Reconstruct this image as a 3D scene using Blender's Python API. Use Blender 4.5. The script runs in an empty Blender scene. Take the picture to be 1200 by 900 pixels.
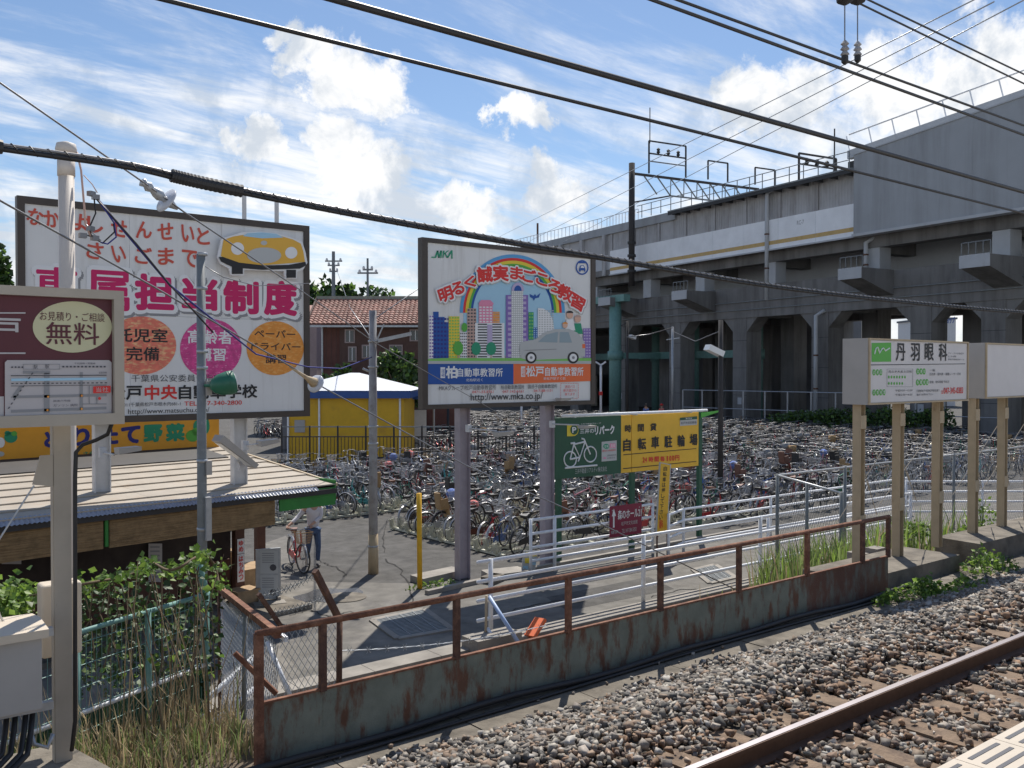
import bpy, math, random
import numpy as np
from mathutils import Vector, Matrix
random.seed(7); rng = np.random.default_rng(5)
R = math.radians
SC = bpy.context.scene
COL = SC.collection

# ------------------------------------------------------------------ camera
FP = 1090.0; YAW = 51.4; EYE = 4.6; PITCH = math.atan(16/1090)
cam_d = bpy.data.cameras.new('camera'); cam = bpy.data.objects.new('camera', cam_d); COL.objects.link(cam)
cam.location = (0, 0, EYE); cam.rotation_euler = (R(90)-PITCH, 0, R(YAW-90))
cam_d.sensor_width = 36; cam_d.lens = 36*FP/1200; cam_d.clip_start = .05; cam_d.clip_end = 5000
SC.camera = cam
SC.view_settings.view_transform = 'Standard'; SC.view_settings.look = 'None'
SC.view_settings.exposure = 0.08; SC.view_settings.gamma = 1

# ------------------------------------------------------------------ sun and sky
SUN_AZ = YAW-8; SUN_EL = 54
S = Vector((math.cos(R(SUN_AZ))*math.cos(R(SUN_EL)), math.sin(R(SUN_AZ))*math.cos(R(SUN_EL)), math.sin(R(SUN_EL))))
sd = bpy.data.lights.new('sun', 'SUN'); sd.energy = 5.0; sd.angle = R(.55); sd.color = (1, .94, .85)
so = bpy.data.objects.new('sun', sd); COL.objects.link(so); so.location = (0, 0, 60)
so.rotation_euler = (-S).to_track_quat('-Z', 'Y').to_euler()

W = bpy.data.worlds.new('World'); SC.world = W; W.use_nodes = True
nt = W.node_tree; nt.nodes.clear()
def N(t, **k):
    n = nt.nodes.new(t)
    for a, b in k.items(): setattr(n, a, b)
    return n
def math_(op, a, b=None, c=None, clamp=False):
    n = N('ShaderNodeMath', operation=op); n.use_clamp = clamp
    for i, x in enumerate((a, b, c)):
        if x is None: continue
        if isinstance(x, (int, float)): n.inputs[i].default_value = x
        else: nt.links.new(x, n.inputs[i])
    return n.outputs[0]
def vmath(op, a, b=None):
    n = N('ShaderNodeVectorMath', operation=op)
    for i, x in enumerate((a, b)):
        if x is None: continue
        if isinstance(x, (tuple, list, Vector)): n.inputs[i].default_value = x
        elif isinstance(x, (int, float)): n.inputs['Scale'].default_value = x
        else: nt.links.new(x, n.inputs[i])
    return n
def smooth(x, lo, hi, a=0., b=1.):
    n = N('ShaderNodeMapRange', interpolation_type='SMOOTHSTEP')
    nt.links.new(x, n.inputs[0]); n.inputs[1].default_value = lo; n.inputs[2].default_value = hi
    n.inputs[3].default_value = a; n.inputs[4].default_value = b
    return n.outputs[0]
def noise(vec, scale, detail=8, rough=.6, dist=0.):
    n = N('ShaderNodeTexNoise'); nt.links.new(vec, n.inputs['Vector'])
    n.inputs['Scale'].default_value = scale; n.inputs['Detail'].default_value = detail
    n.inputs['Roughness'].default_value = rough; n.inputs['Distortion'].default_value = dist
    return n
sky = N('ShaderNodeTexSky', sky_type='NISHITA', sun_disc=False)
sky.sun_elevation = R(SUN_EL); sky.sun_rotation = R(90-SUN_AZ); sky.altitude = 0
sky.air_density = 1.0; sky.dust_density = .25; sky.ozone_density = 4.0
tc = N('ShaderNodeTexCoord'); gen = tc.outputs['Generated']
sep = N('ShaderNodeSeparateXYZ'); nt.links.new(gen, sep.inputs[0])
zz = math_('MAXIMUM', sep.outputs[2], 0.0)
den = math_('ADD', zz, .16)
inv = math_('DIVIDE', 1.0, den)
pl = vmath('SCALE', gen); nt.links.new(inv, pl.inputs['Scale'])
mp = N('ShaderNodeMapping'); nt.links.new(pl.outputs[0], mp.inputs['Vector'])
mp.inputs['Rotation'].default_value = (0, 0, R(-38)); mp.inputs['Scale'].default_value = (.55, 1.7, 1)
mp.inputs['Location'].default_value = (3.1, 1.7, 0)
n1 = noise(mp.outputs[0], 1.5, 10, .64, .5)
n2 = noise(mp.outputs[0], 4.5, 8, .65, .5)
band = math_('ADD', math_('MULTIPLY', n1.outputs['Fac'], .75), math_('MULTIPLY', n2.outputs['Fac'], .25))
lift = smooth(zz, .0, .42, .17, -.015)          # clouds thicken towards the horizon
wisp = smooth(math_('ADD', band, lift), .475, .70, 0, .95)
# heaped clouds, each a lumpy patch in its own direction
def pix_dir(u, v):
    F = Vector((math.cos(R(YAW))*math.cos(PITCH), math.sin(R(YAW))*math.cos(PITCH), -math.sin(PITCH)))
    Rt = Vector((math.sin(R(YAW)), -math.cos(R(YAW)), 0)); U = Rt.cross(F)
    return F*FP+Rt*(u-600)+U*(450-v)
nb = noise(gen, 13.0, 10, .66, .2)
nbv = vmath('SUBTRACT', nb.outputs['Color'], (.5, .5, .5))
nbs = vmath('SCALE', nbv.outputs[0], .13)
gd = vmath('ADD', gen, nbs.outputs[0]); gdn = vmath('NORMALIZE', gd.outputs[0])
puff = None; lowp = None
for (u, v, r) in [(335, 48, 1.5), (365, 75, 1.9), (400, 98, 2.3), (445, 108, 2.2), (375, 165, 2.4), (405, 195, 3.4), (445, 205, 2.6),
                  (298, 165, 1.9), (600, 130, 1.9), (580, 138, 1.3), (880, 125, 2.4), (940, 118, 3.2), (1045, 112, 3.6), (1125, 100, 3.2),
                  (545, 245, 2.6), (650, 225, 2.4), (1180, 60, 3), (40, 330, 3)]:
    d = pix_dir(u, v).normalized()
    dp = vmath('DOT_PRODUCT', gdn.outputs[0], tuple(d)).outputs['Value']
    m = smooth(dp, math.cos(R(r*.92)), math.cos(R(r*.42)))
    puff = m if puff is None else math_('MAXIMUM', puff, m)
shade = noise(gen, 14, 7, .6, .3)
cl = math_('MAXIMUM', wisp, puff)
cr = N('ShaderNodeMix', data_type='RGBA')
cr.inputs['A'].default_value = (.62, .68, .76, 1); cr.inputs['B'].default_value = (1.0, 1.0, 1.0, 1)
nt.links.new(smooth(shade.outputs['Fac'], .36, .56), cr.inputs['Factor'])
bg1 = N('ShaderNodeBackground'); nt.links.new(sky.outputs[0], bg1.inputs[0]); bg1.inputs[1].default_value = .108
bg2 = N('ShaderNodeBackground'); nt.links.new(cr.outputs['Result'], bg2.inputs[0]); bg2.inputs[1].default_value = 1.0
mx = N('ShaderNodeMixShader'); nt.links.new(cl, mx.inputs[0]); nt.links.new(bg1.outputs[0], mx.inputs[1]); nt.links.new(bg2.outputs[0], mx.inputs[2])
wo = N('ShaderNodeOutputWorld'); nt.links.new(mx.outputs[0], wo.inputs[0])

# ------------------------------------------------------------------ picking points in the place
CF = Vector((math.cos(R(YAW))*math.cos(PITCH), math.sin(R(YAW))*math.cos(PITCH), -math.sin(PITCH)))
CR = Vector((math.sin(R(YAW)), -math.cos(R(YAW)), 0)); CU = CR.cross(CF); CP = Vector((0, 0, EYE))
FH = Vector((math.cos(R(YAW)), math.sin(R(YAW)), 0))
def ray(u, v): return CF*FP+CR*(u-600)+CU*(450-v)
def PY(u, v, y):
    r = ray(u, v); return CP+r*(y/r.y)
def PZ(u, v, z):
    r = ray(u, v); return CP+r*((z-EYE)/r.z)
def PD(u, v, d):
    r = ray(u, v); return CP+r*(d/r.dot(FH))
def proj(p):
    q = Vector(p)-CP; f = q.dot(CF)
    return (600+FP*q.dot(CR)/f, 450-FP*q.dot(CU)/f, f)

# ------------------------------------------------------------------ materials
def mat(name, col, rough=.7, metal=0., var=.14, vs=4., bump=0., bs=30., c2=None, t2=.55, s2=2., w2=.08, stretch=None, island=0., cols=None, spec=None, transl=0.):
    m = bpy.data.materials.new(name); m.use_nodes = True
    t = m.node_tree; b = t.nodes['Principled BSDF']
    b.inputs['Roughness'].default_value = rough; b.inputs['Metallic'].default_value = metal
    if spec is not None: b.inputs['Specular IOR Level'].default_value = spec
    L = t.links.new
    g = t.nodes.new('ShaderNodeNewGeometry'); vec = g.outputs['Position']
    def nz(s, st=None, d=5, ro=.6):
        n = t.nodes.new('ShaderNodeTexNoise'); n.inputs['Scale'].default_value = s
        n.inputs['Detail'].default_value = d; n.inputs['Roughness'].default_value = ro
        if st:
            q = t.nodes.new('ShaderNodeMapping'); q.inputs['Scale'].default_value = st; L(vec, q.inputs[0]); L(q.outputs[0], n.inputs[0])
        else: L(vec, n.inputs[0])
        return n.outputs['Fac']
    def mix(f, a, bb, typ='MIX'):
        n = t.nodes.new('ShaderNodeMix'); n.data_type = 'RGBA'; n.blend_type = typ
        for s, x in (('Factor', f), ('A', a), ('B', bb)):
            if isinstance(x, (float, int)): n.inputs[s].default_value = x
            elif isinstance(x, tuple): n.inputs[s].default_value = (*x, 1)
            else: L(x, n.inputs[s])
        return n.outputs['Result']
    def rng_(x, a, bb, c, d):
        n = t.nodes.new('ShaderNodeMapRange'); L(x, n.inputs[0])
        for i, q in enumerate((a, bb, c, d)): n.inputs[i+1].default_value = q
        return n.outputs[0]
    base = tuple(col)
    if cols:
        r = t.nodes.new('ShaderNodeValToRGB'); r.color_ramp.interpolation = 'CONSTANT'
        while len(r.color_ramp.elements) < len(cols): r.color_ramp.elements.new(.5)
        for i, c in enumerate(cols):
            r.color_ramp.elements[i].position = i/len(cols); r.color_ramp.elements[i].color = (*c, 1)
        L(g.outputs['Random Per Island'], r.inputs[0]); base = r.outputs[0]
    if c2 is not None:
        f = rng_(nz(s2, stretch, 7, .65), t2-w2, t2+w2, 0, 1); base = mix(f, base, tuple(c2))
    if var:
        f = rng_(nz(vs), .25, .75, 1-var, 1+var)
        cb = t.nodes.new('ShaderNodeCombineColor')
        for i in range(3): L(f, cb.inputs[i])
        base = mix(1., base, cb.outputs[0], 'MULTIPLY')
    if island:
        f = rng_(g.outputs['Random Per Island'], 0, 1, 1-island, 1+island)
        cb = t.nodes.new('ShaderNodeCombineColor')
        for i in range(3): L(f, cb.inputs[i])
        base = mix(1., base, cb.outputs[0], 'MULTIPLY')
    if isinstance(base, tuple): b.inputs['Base Color'].default_value = (*base, 1)
    else: L(base, b.inputs['Base Color'])
    if bump:
        n = t.nodes.new('ShaderNodeBump'); n.inputs['Strength'].default_value = bump; n.inputs['Distance'].default_value = .02
        L(nz(bs), n.inputs['Height']); L(n.outputs[0], b.inputs['Normal'])
    if transl:
        tr = t.nodes.new('ShaderNodeBsdfTranslucent'); ms = t.nodes.new('ShaderNodeMixShader'); ms.inputs[0].default_value = transl
        if isinstance(base, tuple): tr.inputs[0].default_value = (*base, 1)
        else: L(base, tr.inputs[0])
        out = t.nodes['Material Output']; L(b.outputs[0], ms.inputs[1]); L(tr.outputs[0], ms.inputs[2]); L(ms.outputs[0], out.inputs['Surface'])
    return m
M = {}
def mk(k, *a, **kw): M[k] = mat(k, *a, **kw)
mk('asphalt', (.09, .086, .08), .9, var=.38, vs=2.6, bump=.5, bs=90, c2=(.115, .11, .105), t2=.58, s2=.45, w2=.12, spec=.3)
mk('street', (.235, .218, .19), .9, var=.32, vs=2.2, bump=.4, bs=80, c2=(.115, .11, .105), t2=.52, s2=.5, w2=.10, spec=.3)
mk('path', (.17, .16, .143), .9, var=.32, vs=2.6, bump=.4, bs=80, c2=(.19, .18, .165), t2=.6, s2=.8, w2=.1, spec=.3)
mk('soil', (.16, .125, .09), .95, var=.4, vs=3, bump=.8, bs=25, c2=(.10, .085, .06), s2=4)
mk('ballast_bed', (.10, .085, .07), .95, var=.5, vs=9, bump=1, bs=30)
mk('gravel', (.3, .28, .26), .85, var=.45, vs=25, island=.35, cols=[(.29, .262, .222), (.19, .17, .15), (.26, .205, .155), (.10, .095, .088), (.37, .34, .29), (.22, .195, .168), (.25, .18, .13), (.33, .31, .28), (.20, .175, .15)])
mk('gravel_rust', (.3, .2, .14), .85, var=.35, vs=40, cols=[(.30, .19, .12), (.22, .14, .09), (.36, .27, .2), (.15, .11, .09), (.4, .35, .3), (.25, .17, .12)])
mk('concrete', (.30, .275, .24), .85, var=.25, vs=2, bump=.4, bs=50, c2=(.22, .20, .175), t2=.58, s2=1.6, w2=.12)
mk('concrete_dirty', (.20, .175, .14), .9, var=.3, vs=3, bump=.5, bs=40, c2=(.11, .095, .075), t2=.55, s2=2.5, w2=.1)
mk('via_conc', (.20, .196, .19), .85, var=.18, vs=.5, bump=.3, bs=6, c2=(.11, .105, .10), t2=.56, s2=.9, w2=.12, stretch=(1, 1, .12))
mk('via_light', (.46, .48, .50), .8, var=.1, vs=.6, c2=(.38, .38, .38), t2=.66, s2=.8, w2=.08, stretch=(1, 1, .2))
mk('via_white', (.84, .86, .88), .7, var=.08, vs=.8, c2=(.50, .38, .22), t2=.74, s2=1.2, w2=.03, stretch=(1, 1, .05))
mk('via_stripe', (.58, .40, .16), .8, var=.2, vs=2, c2=(.38, .28, .16), t2=.6, s2=2)
mk('via_corr', (.43, .43, .435), .7, var=.12, vs=1, c2=(.29, .275, .27), t2=.6, s2=1.2, w2=.1, stretch=(1, 1, .12))
mk('via_grey', (.35, .37, .39), .65, var=.06, vs=.6, c2=(.27, .28, .29), t2=.58, s2=1.0, w2=.14, stretch=(1, 1, .08))
mk('via_dark', (.05, .052, .055), .8)
mk('teal_steel', (.17, .33, .30), .6, var=.15)
mk('rail_white', (.82, .84, .87), .45, var=.08, vs=8, c2=(.55, .50, .45), t2=.72, s2=14, w2=.04)
mk('rust', (.17, .07, .04), .85, var=.3, vs=14, bump=.4, bs=80, c2=(.30, .15, .09), t2=.56, s2=9, w2=.1)
mk('rust_dark', (.10, .05, .035), .85, var=.3, vs=14, bump=.4, bs=80, c2=(.20, .10, .06), t2=.58, s2=12, w2=.1)
mk('rusty_plate', (.195, .215, .175), .6, var=.25, vs=5, bump=.3, bs=60, c2=(.14, .065, .038), t2=.545, s2=4.6, w2=.06, stretch=(1.6, 1.6, .5))
mk('rusty_plate_heavy', (.17, .175, .145), .65, var=.22, vs=3, bump=.3, bs=60, c2=(.14, .065, .042), t2=.45, s2=4.2, w2=.09, stretch=(1.4, 1.4, .6))
mk('rail_steel', (.13, .075, .05), .6, .3, var=.2, vs=20)
mk('rail_top', (.42, .38, .38), .38, .85, var=.1)
mk('sleeper', (.22, .155, .105), .9, var=.3, vs=8, bump=.7, bs=40, c2=(.13, .09, .065), t2=.58, s2=6)
mk('platform', (.56, .49, .40), .75, var=.08, vs=5)
mk('damp', (.07, .068, .066), .25, var=.3, vs=5)
mk('crack', (.028, .026, .024), .95)
mk('platform_side', (.40, .37, .33), .85, var=.2)
mk('slot_dark', (.12, .12, .13), .8)
mk('black_rubber', (.025, .025, .027), .55, var=.2)
mk('cable', (.018, .017, .018), .5, var=.2, vs=20)
mk('steel_wire', (.22, .22, .23), .4, .7, var=.2)
mk('galv', (.42, .44, .46), .45, .55, var=.15, vs=10)
mk('grey_post', (.19, .21, .22), .55, var=.14, vs=6, c2=(.28, .29, .29), t2=.62, s2=8)
mk('conc_pole', (.33, .33, .345), .8, var=.2, vs=5, c2=(.22, .2, .19), t2=.6, s2=3)
mk('pinkish_steel', (.36, .315, .345), .6, var=.14, vs=5, c2=(.26, .2, .2), t2=.66, s2=4, w2=.05, stretch=(1, 1, .3))
mk('white_steel', (.60, .60, .60), .6, var=.12, vs=5, c2=(.30, .17, .12), t2=.71, s2=5, w2=.03)
mk('cream_steel', (.43, .38, .31), .6, var=.08, vs=5, c2=(.30, .235, .17), t2=.71, s2=7, w2=.04, stretch=(1, 1, .4))
mk('tan_steel', (.47, .37, .24), .65, var=.12, vs=5, c2=(.30, .2, .12), t2=.68, s2=6, w2=.05, stretch=(1, 1, .4))
mk('cream_pole', (.62, .56, .50), .55, var=.08, vs=5)
mk('brown_frame', (.060, .045, .036), .5, var=.15)
mk('board_white', (.76, .755, .74), .6, var=.04, vs=1.5, c2=(.58, .56, .53), t2=.64, s2=1.6, w2=.12, stretch=(2, 1, .15))
mk('clinic_face', (.66, .63, .62), .6, var=.04)
mk('print_white', (.82, .82, .82), .6, var=0)
mk('print_shadow', (.42, .42, .44), .6, var=0)
mk('print_black', (.02, .02, .022), .6, var=0)
mk('print_dgrey', (.07, .07, .08), .6, var=0)
mk('print_red', (.72, .035, .03), .6, var=0)
mk('print_redbrown', (.62, .09, .055), .6, var=0)
mk('print_magenta', (.60, .010, .125), .6, var=.0)
mk('print_pink', (.66, .06, .26), .6, var=.3, vs=9, c2=(.80, .30, .50), t2=.6, s2=11, w2=.03, stretch=(1, 1, 3))
mk('print_coral', (.80, .20, .13), .6, var=.2, vs=9, c2=(.84, .48, .24), t2=.56, s2=9, w2=.04, stretch=(1, 1, 3))
mk('print_orange', (.80, .30, .045), .6, var=.12, vs=9, c2=(.85, .42, .11), t2=.56, s2=11, w2=.04, stretch=(1, 1, 3))
mk('print_orange_flat', (.85, .17, .05), .6, var=0)
mk('print_blue', (.012, .085, .36), .6, var=0)
mk('print_navy', (.02, .025, .22), .6, var=0)
mk('print_teal', (.02, .30, .16), .6, var=0)
mk('print_green', (.10, .42, .06), .6, var=0)
mk('print_dgreen', (.015, .10, .05), .6, var=.05)
mk('print_lgreen', (.22, .55, .12), .6, var=0)
mk('print_yellow', (.80, .62, .05), .6, var=0)
mk('print_skyblue', (.38, .62, .78), .6, var=0)
mk('print_blue_soft', (.10, .36, .66), .6, var=0)
mk('print_skyblue2', (.42, .66, .80), .6, var=0)
mk('shed_blue_pale', (.36, .48, .72), .5, var=.1)
mk('print_orange_yellow', (.80, .45, .06), .6, var=0)
mk('print_mauve', (.24, .15, .45), .6, var=0)
mk('print_lilac', (.50, .42, .62), .6, var=0)
mk('print_pinkb', (.78, .27, .42), .6, var=0)
mk('print_tan', (.55, .36, .30), .6, var=0)
mk('print_silver', (.50, .51, .50), .6, var=0)
mk('print_midgrey', (.28, .28, .29), .6, var=0)
mk('print_skin', (.75, .45, .33), .6, var=0)
mk('print_glass', (.30, .38, .42), .6, var=0)
mk('maroon', (.095, .012, .022), .5, var=.1)
mk('maroon_sign', (.24, .015, .05), .5, var=.1)
mk('oval_cream', (.60, .575, .36), .6, var=.03)
mk('map_face', (.50, .47, .47), .6, var=.03)
mk('yellow_sign', (.80, .47, .035), .5, var=.06)
mk('orange_sign', (.80, .37, .025), .5, var=.06)
mk('green_paint', (.012, .085, .045), .5, var=.1)
mk('green_board', (.03, .21, .035), .6, var=.15)
mk('shed_yellow', (.72, .42, .02), .6, var=.08, vs=2, c2=(.6, .33, .03), t2=.62, s2=1.5)
mk('shed_blue', (.03, .09, .30), .5, var=.1)
mk('roof_white', (.60, .63, .68), .5, var=.05)
mk('hut_roof', (.40, .35, .285), .75, var=.14, vs=2.5, c2=(.38, .30, .22), t2=.62, s2=3, w2=.1, stretch=(1, 2, 1))
mk('hut_dark', (.06, .045, .04), .9, var=.3)
mk('flashing', (.04, .037, .037), .7, var=.2)
mk('poly_sheet', (.26, .29, .36), .3, var=.2, vs=9, spec=.8)
mk('reed', (.30, .20, .10), .9, var=.3, vs=8, bump=.6, bs=90, c2=(.2, .125, .06), t2=.55, s2=7, stretch=(.3, .3, 8))
mk('brown_wood', (.12, .052, .034), .7, var=.25, vs=5)
mk('bench_wood', (.40, .27, .15), .8, var=.25, vs=5)
mk('yellow_post', (.75, .42, .02), .6, var=.15, vs=9)
mk('leaf', (.10, .18, .035), .5, var=.25, vs=3, island=.45, transl=.4)
mk('leaf_bright', (.22, .34, .06), .5, var=.25, vs=3, island=.4, transl=.45)
mk('far_metal', (.25, .25, .26), .5, .3)
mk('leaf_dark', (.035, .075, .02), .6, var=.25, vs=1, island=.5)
mk('grass_green', (.22, .29, .10), .6, var=.3, vs=2, island=.45, transl=.4)
mk('dry_grass', (.42, .33, .20), .8, var=.3, vs=3, island=.45, transl=.3)
mk('stem', (.14, .10, .06), .9)
mk('trunk', (.12, .09, .07), .9, bump=.5)
mk('tile_red', (.32, .16, .125), .75, var=.3, vs=3, island=.3)
mk('tile_grey', (.25, .26, .22), .75, var=.2, vs=2)
mk('wall_redbrown', (.15, .062, .048), .8, var=.2, vs=1.5)
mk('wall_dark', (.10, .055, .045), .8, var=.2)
mk('wall_pink', (.38, .30, .29), .8, var=.1)
mk('wall_cream', (.62, .58, .48), .8, var=.1, vs=.5)
mk('wall_grey', (.17, .18, .20), .8, var=.12, vs=.6)
mk('wall_white', (.72, .72, .72), .8, var=.06)
mk('window_glass', (.05, .06, .07), .12, var=0)
mk('window_lit', (.65, .66, .62), .6, var=.1)
mk('lamp_lens', (.78, .79, .78), .25, var=.03)
mk('lamp_green', (.02, .14, .085), .4, var=.1)
mk('insulator', (.55, .57, .62), .25, var=.05)
mk('box_white', (.42, .40, .375), .5, var=.06)
mk('box_cream', (.64, .55, .43), .5, var=.06)
mk('skin', (.55, .33, .24), .6, var=.05)
mk('shirt_white', (.70, .68, .72), .85, var=.08, vs=9)
mk('shirt_blue', (.16, .24, .55), .85, var=.1)
mk('shirt_pink', (.75, .22, .20), .85, var=.1)
mk('jeans', (.075, .12, .22), .9, var=.25, vs=14)
mk('shoe', (.04, .035, .035), .7)
mk('hair', (.02, .015, .013), .6)
mk('tyre', (.022, .022, .022), .7, var=.2)
mk('chrome', (.37, .37, .38), .4, .6, var=.08)
mk('alu', (.28, .28, .28), .5, .3, var=.1)
mk('rack_cream', (.55, .55, .45), .6, var=.2, vs=5, c2=(.3, .26, .2), t2=.64, s2=5)
mk('saddle_black', (.03, .028, .028), .5)
mk('saddle_brown', (.20, .09, .06), .55)
mk('basket_tan', (.36, .23, .11), .75, var=.25, vs=30)
mk('bag_white', (.7, .7, .7), .7)
BIKECOL = {'silver': (.40, .41, .43), 'white': (.62, .62, .60), 'black': (.03, .03, .033), 'blue': (.05, .12, .35), 'red': (.48, .03, .035), 'green': (.05, .22, .14), 'cream': (.66, .60, .45), 'dark brown': (.10, .05, .035), 'turquoise': (.08, .38, .38), 'pink': (.62, .25, .30)}
for k, c in BIKECOL.items(): mk('bike_'+k.replace(' ', '_'), c, .3, .25, var=.06)

# ------------------------------------------------------------------ mesh building
WL = {}
class MB:
    def __init__(s): s.v = []; s.f = []; s.m = []; s.mi = 0
    def add(s, vs, fs):
        o = len(s.v); s.v += [tuple(x) for x in vs]; s.f += [tuple(i+o for i in f) for f in fs]; s.m += [s.mi]*len(fs); return s
    def box(s, c, d, rot=0., mtx=None):
        c = Vector(c); hx, hy, hz = d[0]/2, d[1]/2, d[2]/2
        vs = [Vector((x, y, z)) for x in (-hx, hx) for y in (-hy, hy) for z in (-hz, hz)]
        if mtx is None: mtx = Matrix.Rotation(rot, 3, 'Z')
        return s.add([mtx @ p+c for p in vs], [(0, 1, 3, 2), (4, 6, 7, 5), (0, 4, 5, 1), (2, 3, 7, 6), (0, 2, 6, 4), (1, 5, 7, 3)])
    def bar(s, a, b, w, h):     # rectangular bar from a to b, w across, h upright
        a = Vector(a); b = Vector(b); d = (b-a); L = d.length; d.normalize()
        up = Vector((0, 0, 1)) if abs(d.z) < .95 else Vector((0, 1, 0))
        sd_ = d.cross(up).normalized(); u2 = sd_.cross(d)
        m = Matrix((d, sd_, u2)).transposed()
        return s.box((a+b)/2, (L, w, h), mtx=m)
    def tube(s, a, b, r, n=8, r2=None, caps=True):
        return s.path([a, b], r, n, r2, caps)
    def path(s, pts, r, n=6, r2=None, caps=True, closed=False):
        pts = [Vector(p) for p in pts]; k = len(pts); vs = []; ref = None
        for i, p in enumerate(pts):
            if closed: d = pts[(i+1) % k]-pts[i-1]
            else: d = pts[min(i+1, k-1)]-pts[max(i-1, 0)]
            d.normalize()
            if ref is None:
                ref = Vector((0, 0, 1)) if abs(d.z) < .9 else Vector((1, 0, 0))
            a = d.cross(ref)
            if a.length < 1e-4: a = d.cross(Vector((.3, 1, .2)))
            a.normalize(); b = a.cross(d); ref = b
            rr = r if r2 is None else r+(r2-r)*i/(k-1)
            if isinstance(r, (list, tuple)): rr = r[i]
            vs += [p+(a*math.cos(2*math.pi*j/n)+b*math.sin(2*math.pi*j/n))*rr for j in range(n)]
        fs = []
        for i in range(k if closed else k-1):
            i2 = (i+1) % k
            fs += [(i*n+j, i*n+(j+1) % n, i2*n+(j+1) % n, i2*n+j) for j in range(n)]
        if caps and not closed: fs += [tuple(range(n))[::-1], tuple((k-1)*n+j for j in range(n))]
        return s.add(vs, fs)
    def extr(s, poly, o, ax, ay, az):   # extrude 2-D polygon (a,b) in plane ax,ay along az from o
        o = Vector(o); ax = Vector(ax); ay = Vector(ay); az = Vector(az); n = len(poly)
        vs = [o+ax*a+ay*b for a, b in poly]+[o+ax*a+ay*b+az for a, b in poly]
        return s.add(vs, [tuple(range(n))[::-1], tuple(range(n, 2*n))]+[(i, (i+1) % n, n+(i+1) % n, n+i) for i in range(n)])
    def lathe(s, prof, o, ax=(0, 0, 1), n=12):
        o = Vector(o); ax = Vector(ax).normalized(); q = Vector((0, 0, 1)).rotation_difference(ax)
        vs = []
        for r, h in prof: vs += [o+q @ Vector((r*math.cos(2*math.pi*j/n), r*math.sin(2*math.pi*j/n), h)) for j in range(n)]
        k = len(prof); fs = [(i*n+j, i*n+(j+1) % n, (i+1)*n+(j+1) % n, (i+1)*n+j) for i in range(k-1) for j in range(n)]
        fs += [tuple(range(n))[::-1], tuple((k-1)*n+j for j in range(n))]
        return s.add(vs, fs)
    def mesh(s, name, mats, off=Vector((0, 0, 0)), smooth=False):
        me = bpy.data.meshes.new(name)
        me.from_pydata([(x-off.x, y-off.y, z-off.z) for x, y, z in s.v], [], s.f)
        if not isinstance(mats, (list, tuple)): mats = [mats]
        for m in mats: me.materials.append(M[m] if isinstance(m, str) else m)
        if any(s.m): me.polygons.foreach_set('material_index', s.m)
        if smooth: me.polygons.foreach_set('use_smooth', [True]*len(s.f))
        me.update(); return me
    def build(s, name, mats, parent=None, smooth=False):
        off = WL.get(parent.name, Vector((0, 0, 0))) if parent else Vector((0, 0, 0))
        o = bpy.data.objects.new(name, s.mesh(name, mats, off, smooth)); COL.objects.link(o)
        if parent: o.parent = parent
        WL[o.name] = off
        return o
def tag(o, label=None, cat=None, group=None, kind=None):
    if label: o['label'] = label
    if cat: o['category'] = cat
    if group: o['group'] = group
    if kind: o['kind'] = kind
    return o
def thing(name, label, cat, loc=(0, 0, 0), group=None):
    o = bpy.data.objects.new(name, None); COL.objects.link(o); o.location = loc; o.empty_display_size = .2
    WL[o.name] = Vector(loc); return tag(o, label, cat, group)
def struct(mb, name, mats, smooth=False): return tag(mb.build(name, mats, None, smooth), kind='structure')
def piece(me, name, parent, loc, rot=None, scale=None):     # shares mesh data
    o = bpy.data.objects.new(name, me); COL.objects.link(o); o.parent = parent
    o.location = Vector(loc)-(WL.get(parent.name, Vector((0, 0, 0))) if parent else Vector((0, 0, 0)))
    if rot: o.rotation_euler = rot
    if scale: o.scale = scale
    WL[o.name] = Vector(loc); return o
def sheet(pts, name, m, kind='structure'):
    b = MB(); b.add(pts, [tuple(range(len(pts)))]); return struct(b, name, m)

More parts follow.
